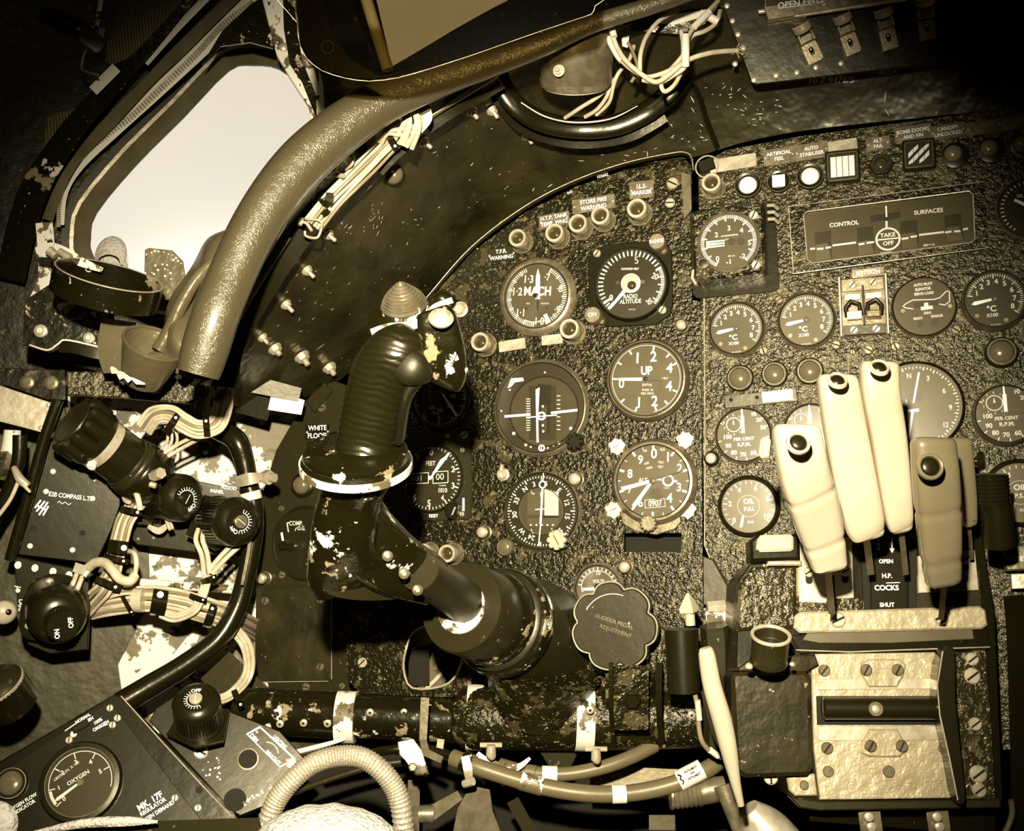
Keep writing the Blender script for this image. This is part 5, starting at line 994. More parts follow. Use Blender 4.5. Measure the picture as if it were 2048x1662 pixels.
oil(1497, 1012, 62, 'oil P.S.I. gauge at the left of the levers'); oil(1640, 1004, 62, 'oil gauge almost fully hidden behind the white levers'); oil(2040, 985, 68, 'oil P.S.I. gauge cut by the right edge')
fast(1421, 916, 13, 'dark fastener left of the R.P.M. gauge', 22, RP, 'bake')
# ---- top row of warning lights
lamp(1422, 364, 19, 'warning lamp on a threaded sleeve at the left end of the upper row', 'lensd', RP, 38)
def wl(px, py, lb, sq=False, r=27):
    f = Fr(RP, px, py, A, 12); t = thing('indicator_lamp', lb, 'lamp', f); b = B(f.u, 'bake'); b.lathe([(r, -2), (r, 8), (r - 3, 12), (r * .72, 11), (r * .68, 6)], 0, 0, 44, cap=False); b.m = 'black'; b.lathe([(r * .68, 4), (r * .68, 5)], 0, 0, 30); b.build('rim', t)
    b = B(f.u, 'steel'); b.ring(0, 0, r * .9, r * .98, 4, 10.5, 44, .6); b.build('rim_ring', t)
    b = B(f.u, 'lensw')
    if sq: b.box(0, 0, 25, 25, 5, 12, 1)
    else: b.dome(0, 0, r * .66, 5, 9, 32, 6)
    b.build('lens', t)
wl(1495, 368, 'round bright white lamp, second from the left in the upper row'); wl(1557, 361, 'small lamp with a square white window in the upper row', True, 23); wl(1620, 350, 'round bright white lamp left of the striped square indicator')
def doll(px, py, lb, diag=False, s=33):
    f = Fr(RP, px, py, A, 14); t = thing('magnetic_indicator', lb, 'indicator', f)
    b = B(f.u, 'bake'); b.prism(rrect(0, 0, 2 * s, 2 * s + 2, 5), -2, 14, 2, ); b.build('case', t); b = B(f.u, 'steel'); q = rrect(0, 0, 2 * s - 10, 2 * s - 10, 4); b.tube([(x, y, 14) for x, y in q + q[:1]], 1.3, 6); b.build('bezel', t)
    b = B(f.u, 'dialk'); b.box(0, 0, 2 * s - 12, 2 * s - 12, 14, 14.4); b.build('window_back', t)
    b = B(f.u, 'lensw')
    for k in range(4):
        if not diag: b.box(-17.5 + k * 11.7, -1, 10.6, 42, 14.4, 15.4, .3)
    if diag:
        for k in range(-2, 3):
            o = []
            for j in range(4):
                x0, x1 = -20 + j * 10, -20 + j * 10 + 9
                ya, yb = x0 + k * 18, x1 + k * 18
                lo0, lo1, hi0, hi1 = max(-20, ya - 5), max(-20, yb - 5), min(20, ya + 5), min(20, yb + 5)
                if hi0 > lo0 + 1 and hi1 > lo1 + 1: b.prism([(x0, lo0), (x1, lo1), (x1, hi1), (x0, hi0)], 14.4, 15)
    b.build('flag', t)
doll(1685, 332, 'square magnetic indicator showing four white vertical bars'); doll(1838, 308, 'square magnetic indicator with diagonal black and white stripes', True, 31)
f = Fr(RP, 1762, 326, A, 12); t = thing('lamp_socket', 'dark empty hexagonal lamp socket between the two square indicators', 'socket', f); b = B(f.u, 'rubber'); b.hexa(0, 0, 24, -1, 8, 2); b.lathe([(17, 8), (17, 14), (12, 14), (11, 8)], 0, 0, 28, cap=False); b.build('nut', t); b = B(f.u, 'lensd'); b.dome(0, 0, 11, 7, 3, 20, 4); b.build('socket_centre', t)
for px, py, lb in ((1907, 303, 'pale dome lamp in shade, leftmost of three at the upper right'), (1979, 292, 'pale dome lamp in shade, middle of three at the upper right'), (2046, 284, 'pale dome lamp at the upper right, cut by the frame edge')):
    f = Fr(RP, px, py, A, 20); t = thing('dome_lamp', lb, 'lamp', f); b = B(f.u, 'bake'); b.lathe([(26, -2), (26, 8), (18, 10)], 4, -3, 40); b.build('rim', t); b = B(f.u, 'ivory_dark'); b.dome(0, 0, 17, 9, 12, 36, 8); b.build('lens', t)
for px, py, w_, h, ls, lb in ((1466, 326, 92, 28, [], 'long blank bright plate at the left end of the upper row'), (1558, 312, 62, 34, ['ARTIFICIAL', 'FEEL'], 'bright plate reading ARTIFICIAL FEEL'), (1623, 302, 66, 34, ['AUTO', 'STABILISER'], 'bright plate reading AUTO STABILISER'), (1684, 291, 58, 24, [], 'blank plate above the square indicator with white bars'),
        (1756, 287, 46, 28, ['ALT', 'FAIL'], 'gold plate reading ALT FAIL'), (1826, 267, 70, 34, ['BOMB DOORS', 'AND FIN'], 'gold plate reading BOMB DOORS AND FIN'), (1896, 262, 66, 30, ['CANOPY', 'UNLOCKED'], 'dim plate reading CANOPY UNLOCKED'), (1968, 254, 68, 28, [], 'dim blank plate near the top right corner of the panel'), (2040, 244, 70, 28, [], 'dim blank plate cut by the right frame edge')):
    placard(px, py, w_, h, 9, ls, lb, 7.5, 'metal' if px < 1800 and not ls else 'brass', RP)
f = Fr(RP, 1413, 331, 20, 8); b = B(f.u, 'bake'); b.box(0, 0, 32, 26, 0, 10, 2); b.m = 'metal'; b.ring(0, 0, 21, 24, 0, 3, 24); tag(b.build('corner_fastener', None, f.M), 'black square fastener in a chipped ring at the upper left panel corner', 'fastener')
# ================================================================ control column
t, o = wthing('control_column', 'black control column with curved ridged grip and worn hub reaching from the boss', 'control', (1060, 1260, 1.04))
def cone(name, a, b_, prof, m, n=56, lb=None, pts=None):
    """lathe along the line a->b (world points); prof = (radius m, fraction along)"""
    ax = (b_ - a); L = ax.length; bb = B(1, m); bb.T = Matrix.Translation(a - o) @ ax.normalized().to_track_quat('Z', 'Y').to_matrix().to_4x4(); bb.lathe([(r, f_ * L) for r, f_ in prof], 0, 0, n); return bb.build(name, t, label=lb) if name else bb
U = lambda px, d: px * d / F
A0 = P(1075, 1270, 1.06); A1 = P(922, 1214, .93)
cone('boss_housing', A0, A1, [(U(112, 1.0), -.30), (U(112, 1.0), .12), (U(108, 1.0), .18), (U(106, 1.0), .36), (U(103, 1.0), .40), (U(100, 1.0), .60), (U(96, .95), .62)], 'smooth2')
cone('boss_ring', A0, A1, [(U(104, 1.0), .44), (U(108, 1.0), .46), (U(108, 1.0), .52), (U(104, 1.0), .55)], 'chip')
cone('boss_ring', A0, A1, [(U(96, .95), .6), (U(98, .95), .62), (U(98, .95), .72), (U(90, .95), .75)], 'chip')
cone('boss_cap', A0, A1, [(U(92, .93), .74), (U(93, .93), .78), (U(93, .93), .97), (U(89, .93), 1.0), (U(52, .93), 1.0), (U(50, .93), .97), (U(48, .93), .90)], 'smooth2')
cone('shaft_collar', A0, A1, [(U(54, .93), .97), (U(54, .93), 1.01), (U(51, .93), 1.02), (U(48, .93), 1.0)], 'chipw', lb='bright worn collar ring round the shaft')
# shaft
s0 = P(965, 1228, .97); s1 = P(838, 1140, .845)
cone('column_shaft', s0, s1, [(U(45, .9), 0), (U(43, .9), .5), (U(41, .87), 1)], 'smooth2')
# hub casting: skinned solid from cross sections along a path (px,py,depth, half width px, half height px)
def loft(name, secs, m, n=20, pw=2.6, lb=None, seg=4, basis=None):
    q = spline(secs, seg); vs = []; fs = []
    pts = [P(*s[:3]) for s in q]
    for i, s in enumerate(q):
        tn = (pts[min(len(q) - 1, i + 1)] - pts[max(0, i - 1)]).normalized()
        X = V((0, -1, 0)); side = tn.cross(X)
        if side.length < .05: side = V((1, 0, 0))
        side.normalize(); dn = side.cross(tn).normalized(); k = s[2] / F
        for j in range(n):
            a = 2 * math.pi * j / n; c_, s_ = math.cos(a), math.sin(a)
            x = math.copysign(abs(c_) ** (2 / pw), c_) * s[3] * k; y = math.copysign(abs(s_) ** (2 / pw), s_) * s[4] * k; vs.append(pts[i] + side * x + dn * y - o)
    for i in range(len(q) - 1):
        for j in range(n): fs.append((i * n + j, i * n + (j + 1) % n, (i + 1) * n + (j + 1) % n, (i + 1) * n + j))
    fs += [tuple(reversed(range(n))), tuple(range((len(q) - 1) * n, len(q) * n))]
    bb = B(1, m); bb.add(vs, fs); ob = bb.build(name, t, label=lb, sharp=50); return ob
pass
loft('hub_neck', [(862, 1158, .875, 48, 44), (820, 1140, .865, 56, 46), (775, 1116, .85, 66, 48), (730, 1080, .84, 72, 50), (705, 1050, .835, 74, 48)], 'chip', 24, 5)
loft('hub_casting', [(716, 1165, .85, 92, 26), (700, 1130, .84, 90, 40), (688, 1090, .83, 70, 48), (693, 1040, .82, 66, 50), (702, 990, .81, 62, 48), (708, 955, .80, 74, 50), (712, 935, .80, 96, 54), (712, 925, .80, 104, 56)], 'chip', 32, 2.6)
w = W(o, 'cream'); 
f = axis_fr(712, 918, .80, (.02, -.40, .92)); b = B(f.u, 'chip'); b.T = o_ = None
def atfr(f, m): b = B(1, m); b.T = Matrix.Translation(-o) @ f.M @ Matrix.Scale(f.u, 4); return b
b = atfr(f, 'chip'); b.lathe([(96, -30), (108, -22), (112, -16), (112, -4), (106, 2), (104, 4), (106, 8), (104, 18), (98, 22), (60, 26)], 0, 0, 64); b.build('hub_flange', t)
b = atfr(f, 'chipw'); b.ring(0, 0, 109, 113.5, -18, -2, 64, 1.5); b.build('worn_flange_edge', t, label='flange edge worn down to cream primer')
for x, y in ((-66, -50), (76, 10), (-86, 20)): b = atfr(f, 'smooth'); b.lathe([(16, 16), (15, 24), (9, 26)], x, y, 20); b.build('flange_bolt', t)
# lower lip of the hub
b = atfr(axis_fr(742, 1170, .845, (.2, -.75, -.5)), 'smooth2'); b.prism(closed_spline([(-84, -14), (-40, -30), (20, -36), (80, -30), (100, -10), (98, 24), (40, 34), (-60, 28), (-92, 8)], 3), -8, 10, 3); b.build('hub_lip', t)
for px, py in ((808, 1147), (835, 1180), (775, 1112)): b = atfr(axis_fr(px, py, .822, (.25, -1, 0)), 'steel'); b.lathe([(11, -6), (11, 2), (8, 4)], 0, 0, 16); b.m = 'metal'; b.lathe([(4, 4), (4, 5)], 0, 0, 10); b.build('hub_rivet', t)
# grip
gp = [(728, 912, .80, 58, 46), (732, 880, .80, 59, 46), (742, 830, .795, 60, 46), (752, 785, .79, 60, 46), (766, 745, .785, 63, 46), (786, 712, .78, 60, 44), (806, 688, .78, 50, 40), (820, 672, .785, 34, 30)]
loft('grip', gp, 'gripw', 32, 2.2, seg=8)
loft('thumb_rest', [(800, 722, .775, 40, 24), (826, 738, .772, 38, 22), (846, 750, .775, 24, 18), (856, 758, .78, 10, 8)], 'rubber', 16, 2.2)
loft('grip_ridge', [(800, 875, .80, 10, 30), (806, 830, .79, 10, 28), (815, 790, .785, 12, 26), (832, 760, .78, 16, 20)], 'rubber', 12, 2.2)
# head block
loft('grip_head', [(880, 752, .80, 50, 26), (884, 735, .795, 50, 34), (880, 690, .79, 48, 38), (872, 640, .785, 42, 36), (868, 625, .785, 34, 30)], 'chip', 24, 4.5)
b = atfr(axis_fr(892, 745, .79, (0, -.6, -.8)), 'chipw'); b.prism([(-58, -6), (40, -2), (44, 10), (-20, 22), (-60, 16)], -4, 3, 1); b.build('head_chipped_edge', t, label='bare cream edge along the bottom of the head block')
w = W(o, 'chipw'); w.ribbon([(742, 664, .785, 12), (775, 655, .78, 16), (815, 652, .775, 18), (850, 640, .775, 16), (868, 615, .775, 12), (905, 600, .78, 12)], 14, .02); w.m('chip').ribbon([(760, 620, .80, 30), (752, 648, .79, 34), (800, 650, .785, 44), (845, 640, .785, 50)], 40, .02); w.build('head_bracket', t)
b = atfr(axis_fr(882, 636, .765, (.1, -.75, .65)), 'metal'); b.lathe([(24, -6), (26, 0), (24, 4), (20, 6), (16, 8), (14, 12), (8, 16)], 0, 0, 32); b.build('trigger_button', t, label='bright metal push button on the head')
w = W(o, 'chip'); w.tube([(868, 605, .79, 14), (885, 598, .785, 16), (906, 606, .79, 12)], 12); w.build('head_lug', t)
# ribbed lamp on top of the grip
f = axis_fr(808, 608, .795, (-.10, -.60, .79)); t2 = thing('ribbed_lamp', 'beehive ribbed metal lamp cap on top of the control grip', 'lamp', f)
pr = [(46, -4), (47, 0)]
for i in range(9):
    r0 = 45 * (1 - (i / 9.6) ** 1.45); pr += [(r0, 1 + i * 5.2), (r0 - .2, 4.2 + i * 5.2), (r0 - 3.6, 4.4 + i * 5.2)]
pr += [(2.5, 51), (.5, 52)]
b = B(f.u, 'steel'); b.lathe(pr, 0, 0, 64); b.build('ribbed_cap', t2)
b = B(f.u, 'steel'); b.lathe([(34, -34), (36, -30), (36, -4)], 0, 0, 40); b.build('lamp_neck', t2)
for i in range(6): a = math.radians(60 * i + 200); b = B(f.u, 'chipw'); b.tube([(40 * math.cos(a), 40 * math.sin(a), -2), (42 * math.cos(a), 42 * math.sin(a), -16), (36 * math.cos(a), 36 * math.sin(a), -32)], 5, 8); b.build('cage_leg', t2)
b = B(f.u, 'steel'); b.ring(0, 0, 38, 47, -36, -29, 48, 2); b.build('cage_ring', t2)

# ================================================================ lobed adjuster knob
f = Fr(MAIN, 1226, 1252, 0, 110); f.u *= .97
t = thing('pedal_adjuster_knob', 'big flat black knob with scalloped lobes, embossed lettering and worn edge', 'knob', f)
o8 = lobed(0, 0, 87, 8, 7, 140, .35)
b = B(f.u, 'smooth2'); b.prism(o8, 84, 110, 5); b.build('knob_body', t)
b = B(f.u, 'metal'); i8 = inset(o8, 1); b.tube([(x, y, 106.5) for x, y in i8 + i8[:1]], 1.7, 6); b.build('worn_edge', t, label='edge worn to bright metal')
b = B(f.u, 'cream'); b.arc(0, 0, -60, 20, 62, 1.6, 110.6); b.build('worn_arc', t)
b = B(f.u, 'steel'); b.lathe([(30, -10), (30, 84)], 0, 0, 28); b.lathe([(44, 76), (44, 85)], 0, 0, 28); b.build('knob_shaft', t)
b = B(f.u, 'brass'); b.text('RUDDER PEDAL', 2, 8, 8, -18, 110.6, 0); b.text('ADJUSTMENT', 4, -10, 8, -18, 110.6, 0); b.build('embossed_lettering', t)

# ================================================================ torque tube along the bottom of the panel
t, o = wthing('torque_tube', 'thick black painted torque tube running along the bottom of the panel', 'tube', (500, 1430, 1.08))
w = W(o, 'chip'); w.tube([(478, 1420, 1.085, 45), (700, 1432, 1.07, 46)], 0, n=36); w.build('tube_left_end', t)
w = W(o, 'chip'); w.tube([(700, 1432, 1.07, 42), (930, 1442, 1.06, 43)], 0, n=36); w.build('tube_section', t)
w = W(o, 'crackle'); w.tube([(930, 1436, 1.055, 58), (975, 1436, 1.05, 62), (1220, 1436, 1.04, 62), (1300, 1436, 1.035, 60), (1400, 1438, 1.03, 56), (1490, 1440, 1.03, 50)], 0, seg=4, n=40); w.build('tube_housing', t)
w = W(o, 'crackle'); w.tube([(1085, 1330, 1.04, 120), (1075, 1380, 1.045, 100), (1070, 1430, 1.05, 84)], 0, n=32); w.build('boss_root', t)
w = W(o, 'crackle'); w.tube([(1262, 1340, 1.02, 52), (1262, 1440, 1.02, 52)], 0, n=4); w.ribbon([(1262, 1330, .975, 70), (1262, 1460, .975, 70)], 70, .05, sm=False); w.build('side_casting', t)
for px, wd in ((1222, 9), (1318, 12)): w = W(o, 'chip'); w.ribbon([(px, 1325, .962, wd), (px, 1420, .962, wd), (px + 6, 1495, .975, wd)], wd, .05); w.build('casting_rib', t)
b = B(U(1, .96), 'smooth'); b.T = None; bb = B(1, 'smooth'); bb.T = Matrix.Translation(P(1264, 1400, .975) - o) @ V((0, -1, 0)).to_track_quat('Z', 'Y').to_matrix().to_4x4() @ Matrix.Scale(.00044, 4); bb.lathe([(20, 0), (20, 3)], 0, 0, 20); bb.hexa(0, 0, 17, 3, 14, 3); bb.build('hex_bolt', t)
def band(px0, px1, d, r, lb, m='cream', py=1435, tilt=6):
    t, o = wthing('clamp_band', lb, 'clamp', (px0, py, d)); w = W(o, m); w.tube([(px0, py - 1, d, r), (px1, py, d, r)], 0, n=40, flat=1); w.build('band', t); return t, o
band(674, 712, 1.07, 51, 'cream clamp band near the left end of the torque tube', 'chipw'); band(934, 966, 1.055, 64, 'clean cream clamp band left of the boss root', 'cream'); band(1150, 1186, 1.04, 66, 'worn cream clamp band right of the boss root', 'chipw')
for px, py in ((740, 1425), (776, 1452), (808, 1425), (535, 1455), (560, 1448), (607, 1446), (655, 1447), (1383, 1430), (1180, 1420)):
    bb = B(1, 'metal'); bb.T = Matrix.Translation(P(px, py, (1.07 if px < 900 else 1.03) - .0215 - (.006 if px > 900 else 0)) - o) @ V((0, -1, 0)).to_track_quat('Z', 'Y').to_matrix().to_4x4() @ Matrix.Scale(.00045, 4); bb.lathe([(8, -4), (8, 1), (5, 3)], 0, 0, 14); bb.m = 'black'; bb.lathe([(3, 3), (3, 3.3)], 0, 0, 8); bb.build('rivet', t)
# ================================================================ throttle quadrant
QP = Plane(1720, 1400, .885, (-.05, -1, .22))
qf = Fr(QP, 1720, 1400); qt = thing('throttle_quadrant', 'throttle quadrant pedestal with hammered gold cover plate and black housing', 'console', qf)
def QL(l, h=0): return [qf.L(x, y, h) for x, y in l]
def qp(name, l, z0, z1, m, bev=1.5, lb=None, holes=(), par=None):
    b = B(qf.u, m); b.prism(QL(l, z1), z0, z1, 0 if holes else bev, holes=[QL(h, z1) for h in holes]); return b.build(name, par or qt, label=lb)
qp('pedestal_body', [(1478, 1160), (1500, 1128), (1592, 1122), (1604, 1100), (1962, 1060), (1990, 1230), (2006, 1600), (1998, 1618), (1620, 1618), (1575, 1590), (1560, 1480), (1470, 1400)], -190, -8, 'smooth', 2)
qp('side_housing', [(1478, 1168), (1504, 1134), (1592, 1130), (1592, 1256), (1474, 1262)], -60, 4, 'crackle2', 6)
qp('slot_cover', [(1592, 1190), (1738, 1198), (1738, 1222), (1592, 1226)], -10, 2, 'crackle2')
qp('slot_cover', [(1818, 1150), (1960, 1140), (1964, 1222), (1818, 1222)], -12, -2, 'smooth2')
qp('gate_plate', [(1598, 1082), (1704, 1074), (1708, 1196), (1656, 1198), (1652, 1206), (1598, 1204)], -6, 4, 'metal', 1, 'bright slotted gate plate')
qp('gate_plate', [(1836, 1112), (1950, 1100), (1958, 1180), (1838, 1186)], -6, 4, 'metal', 1, 'bright slotted gate plate, right side')
for x, y in ((1618, 1156), (1690, 1154), (1930, 1130)):
    b = B(qf.u, 'black'); b.prism(rrect(*qf.L(x, y, 4), 14, 24, 6), 4, 4.4); b.m = 'metal'; b.screw(*qf.L(x, y - 12, 4), 11, 4, 30); b.build('gate_screw', qt)
qp('lever_slot', [(1722, 1110), (1742, 1090), (1742, 1222), (1728, 1222)], -8, 3, 'black'); qp('lever_slot', [(1816, 1080), (1834, 1100), (1834, 1222), (1818, 1222)], -8, 3, 'black'); qp('lever_slot', [(1652, 1150), (1670, 1150), (1672, 1228), (1654, 1228)], -8, 5, 'black')
qp('label_plate', [(1742, 1060), (1816, 1060), (1814, 1222), (1742, 1224)], -8, 5, 'bake', 1, 'black centre plate lettered OPEN, H.P. COCKS, SHUT')
b = B(qf.u, 'white')
for s, x, y, sz in (('OPEN', 1772, 1123, 8), ('H.P.', 1774, 1152, 9), ('COCKS', 1773, 1176, 10.5), ('SHUT', 1774, 1210, 8.5), ('↓', 0, 0, 0)):
    if sz: b.text(s, *qf.L(x, y, 5), sz, 0, 5.4, .03)
b.line([qf.L(1772, 1166, 5), qf.L(1800, 1165, 5)], 1.6, 5.4); b.line([qf.L(1784, 1075, 5), qf.L(1784, 1100, 5)], 2, 5.4); b.prism(QL([(1779, 1097), (1789, 1097), (1784, 1106)], 5), 5, 5.6)
for i, c_ in enumerate('ING'): b.text(c_, *qf.L(1757, 1080 + i * 9, 5), 6, 0, 5.4, .03)
b.build('lettering', qt)
# upper retaining bar with two big screws
qp('retaining_bar', [(1590, 1232), (1600, 1224), (1960, 1212), (1972, 1220), (1976, 1250), (1966, 1258), (1600, 1266), (1588, 1256)], -6, 14, 'plate', 4, 'crackled gold bar across the lever slots')
for x, y in ((1675, 1240), (1881, 1234)): b = B(qf.u, 'metal'); b.screw(*qf.L(x, y, 14), 16, 13, 25, 7, 'metal'); b.build('bar_screw', qt)
qp('light_strip_housing', [(1580, 1270), (1975, 1258), (1980, 1300), (1600, 1308)], -6, 2, 'smooth', 2)
qp('light_strip', [(1606, 1280), (1614, 1266), (1945, 1257), (1948, 1278), (1780, 1286), (1640, 1286)], 2, 5, 'diallt', 1, 'dull amber strip in the black slot')
b = B(qf.u, 'metal'); b.tube([(*p, 4) for p in QL([(1592, 1300), (1700, 1304), (1800, 1300), (1980, 1294)], 4)], 1.4, 6); b.build('strip_edge', qt)
# hammered plate
qp('cover_plate', [(1622, 1308), (1900, 1304), (1920, 1596), (1640, 1600), (1628, 1500)], -6, 6, 'plate', 2, 'hammered gold painted cover plate')
qp('cover_plate_rim', [(1574, 1556), (1584, 1550), (1630, 1548), (1636, 1592), (1590, 1592), (1578, 1580)], -6, 4, 'plate', 3)
qp('lower_rim', [(1578, 1594), (1640, 1602), (1930, 1600), (2000, 1596), (2004, 1616), (1640, 1622), (1600, 1616)], -20, 0, 'smooth2', 3)
qp('slot_recess', [(1632, 1392), (1880, 1392), (1882, 1450), (1634, 1450)], 4, 6.5, 'black', 0)
qp('cover_stripe', [(1636, 1358), (1880, 1356), (1880, 1378), (1636, 1380)], 6, 8, 'metal', 1); qp('cover_stripe', [(1636, 1452), (1890, 1452), (1890, 1480), (1636, 1482)], 6, 8, 'metal', 1)
b = B(qf.u, 'bake'); p0 = qf.L(1645, 1417, 24); p1 = qf.L(1880, 1417, 24); b.tube([(*p0, 24), (p0[0] + 3, p0[1], 24), (p1[0] - 3, p1[1], 24), (*p1, 24)], [18, 22, 22, 18], 32); b.build('roller_bar', qt, label='shiny black roller bar')
b = B(qf.u, 'metal'); b.dome(*qf.L(1752, 1418, 46), 9, 44, 5, 20, 5); b.m = 'steel'; b.ring(*qf.L(1752, 1418, 46), 9, 14, 42, 47, 28); b.build('roller_button', qt)
for s, (cy_) in ((1, 1340), (-1, 1492)):
    qp('hinge_clamp', [(1722, cy_ - 14 * s), (1740, cy_ - 22 * s), (1800, cy_ - 22 * s), (1813, cy_ - 10 * s), (1808, cy_ + 12 * s), (1795, cy_ + 34 * s), (1738, cy_ + 34 * s), (1725, cy_ + 12 * s)], 6, 14, 'plate', 3)
    for x in (1732, 1795) if s > 0 else (1741, 1803): b = B(qf.u, 'steel'); b.screw(*qf.L(x, cy_, 14), 12, 14, 60, 5, 'steel'); b.build('clamp_screw', qt)
for x, y, r in ((1648, 1341, 12), (1876, 1338, 12), (1654, 1496, 12), (1888, 1496, 12), (1656, 1543, 11), (1777, 1543, 12), (1902, 1540, 11), (1608, 1570, 9)): b = B(qf.u, 'steel'); b.screw(*qf.L(x, y, 6), r, 6, 50, 5, 'steel', 'steel' if y > 1520 else 'black'); b.build('plate_screw', qt)
# right flange and blade
qp('right_flange', [(1908, 1306), (1972, 1298), (1982, 1420), (1992, 1600), (1932, 1598)], -4, 8, 'crackle2', 2)
for x, y, r in ((1944, 1318, 13), (1944, 1352, 16), (1950, 1448, 13), (1956, 1548, 17), (1958, 1580, 14)): b = B(qf.u, 'metal'); b.screw(*qf.L(x, y, 8), r, 8, 35, 6, 'metal'); b.build('flange_screw', qt)
qp('side_blade', closed_spline([(1886, 1302), (1910, 1300), (1912, 1400), (1922, 1500), (1932, 1598), (1916, 1600), (1900, 1520), (1880, 1430), (1874, 1370)], 3), 6, 52, 'bake', 2, 'black blade lever on the right of the plate')
b = B(qf.u, 'metal'); b.tube([(*qf.L(*p, 52), 51) for p in ((1886, 1302), (1875, 1370), (1880, 1430), (1898, 1510), (1916, 1600))], 1.5, 6); b.build('blade_edge', qt)
# left box and cup
f = Fr(QP, 1545, 1450, 0, 30); t = thing('black_junction_box', 'chipped black box with rounded corners at the left of the quadrant', 'box', f); b = B(f.u, 'speck'); b.prism([f.L(*p) for p in rr] if False else ccw([f.L(*p) for p in ((1462, 1356), (1470, 1344), (1612, 1342), (1622, 1354), (1626, 1538), (1616, 1552), (1490, 1556), (1472, 1542))]), -80, 30, 8); b.build('box_body', t)
b = B(f.u, 'metal'); b.screw(*f.L(1543, 1556, 5), 14, -4, 90); b.build('box_screw', t)
b = B(f.u, 'speck'); b.prism([f.L(*p) for p in ((1470, 1342), (1500, 1318), (1632, 1308), (1640, 1330), (1612, 1346))], -80, 22, 3); b.build('box_top_edge', t)
f = axis_fr(1537, 1326, .85, (0, -.33, .95)); t = thing('metal_cup', 'bronze cylindrical cup with bright rim on top of the black box', 'cup', f); b = B(f.u, 'smooth2'); b.lathe([(36, 0), (38, 4), (36, 14), (37, 56), (39, 64), (34, 64), (32, 40), (30, 38)], 0, 0, 48); b.build('cup_body', t); b = B(f.u, 'metal'); b.ring(0, 0, 33, 40, 61, 66, 48, 1.5); b.build('cup_rim', t)
b = B(f.u, 'metal'); b.dome(-42, -14, 8, 0, 8, 16, 4); b.dome(46, -6, 6, 0, 6, 16, 4); b.build('base_screws', t)
# white block on black base (upper left of the quadrant)
f = Fr(QP, 1552, 1085, 0, 40); t = thing('ivory_push_button', 'ivory rounded bar button on a black base at the top left of the quadrant', 'button', f); b = B(f.u, 'smooth'); b.prism([f.L(*p) for p in ((1502, 1080), (1516, 1068), (1602, 1066), (1604, 1118), (1504, 1122))], -30, 26, 6); b.build('button_base', t)
b = B(f.u, 'ivory'); b.prism([f.L(*p) for p in ((1516, 1078), (1522, 1070), (1582, 1068), (1588, 1074), (1588, 1098), (1582, 1102), (1522, 1104), (1516, 1098))], 24, 40, 5); b.build('button_bar', t)
b = B(f.u, 'metal'); b.box(*f.L(1570, 1126, 20), 66, 10, 0, 20, 3); b.build('latch_tabs', t)
# ---- levers
def hloft(name, secs, m, n=28, pw=2.8, lb=None, seg=6):
    return loft(name, secs, m, n, pw, lb, seg)
def lever(lb, ctr, m, dep, grooves, btn, stem, bt=.6):
    global t, o
    t, o = wthing('throttle_lever', lb, 'lever', (*stem[-1][:2], stem[-1][2]), 'throttle and fuel levers')
    q = spline([(a, b_, d, w_) for a, b_, d, w_ in ctr], 10); S = []
    for i, (x, y, d, w_) in enumerate(q):
        g = 0
        for gy in grooves: g = max(g, 3.5 * math.exp(-((y - gy) / 4.5) ** 2))
        S.append((x, y, d, w_ - g, w_ * dep - g))
    k = S[0]; S = [(k[0] - .4, k[1] - 11, k[2] + .0005, k[3] * .80, k[4] * .6), (k[0] - .3, k[1] - 8, k[2] + .0003, k[3] * .94, k[4] * .84), (k[0] - .1, k[1] - 3, k[2], k[3] * .99, k[4] * .96)] + S
    k = S[-1]; S += [(k[0] + 1, k[1] + 8, k[2], k[3] * .9, k[4] * .85), (k[0] + 2, k[1] + 13, k[2], k[3] * .6, k[4] * .5)]
    hd = loft('handle', S, m, 36, 3.4, seg=1)
    if btn:
        bx, by, bd, r, tilt = btn; b = atfr(axis_fr(bx, by, bd, (.02, -1, tilt)), m); b.lathe([(r * 1.45, -8), (r * 1.4, -1), (r * 1.25, 1.5), (r * 1.1, .5), (r * 1.02, -4), (.2, -5)], 0, 0, 36, cap=False); b.build('button_recess', hd)
        b = atfr(axis_fr(bx, by, bd, (.02, -1, tilt)), 'bake'); b.dome(0, 0, r * 1.02, -4, 7, 28, 6); b.build('press_button', hd, label='black button set in the lever head')
    for px, py in ((ctr[-1][0] + ctr[-1][3] * .72, ctr[-1][1] - 4),): b = atfr(axis_fr(px, py, ctr[-1][2] - ctr[-1][3] * dep / F * .55, (.5, -1, -.4)), 'brass'); b.dome(0, 0, 6, -1, 2, 14, 3); b.build('rivet', hd)
    w = W(o, 'steel'); w.ribbon(stem, stem[0][3] if len(stem[0]) > 3 else 12, .006, sm=False); w.build('lever_blade', t)
lever('largest pale ivory lever on the left with a black head button', [(1592, 862, .75, 47), (1600, 905, .752, 49), (1610, 955, .76, 50), (1628, 1015, .775, 49), (1646, 1080, .79, 42), (1658, 1130, .80, 35)], 'ivory', .62, (985, 1082), (1598, 884, .718, 17, .45), [(1656, 1140, .81, 14), (1664, 1228, .86, 14)])
lever('tall ivory lever, second from the left', [(1674, 762, .80, 39), (1680, 800, .80, 41), (1692, 870, .805, 42), (1708, 960, .812, 43), (1726, 1040, .82, 40), (1733, 1066, .825, 34)], 'ivory', .62, (), (1676, 758, .772, 14, .9), [(1732, 1072, .83, 14), (1742, 1150, .87, 14)])
lever('tall ivory lever, tallest and third from the left', [(1758, 736, .80, 38), (1762, 790, .80, 37), (1776, 870, .805, 35), (1788, 960, .812, 32), (1797, 1030, .82, 28), (1800, 1052, .825, 24)], 'ivory', .62, (), (1760, 732, .772, 14, .9), [(1802, 1058, .83, 12), (1812, 1150, .87, 12)])
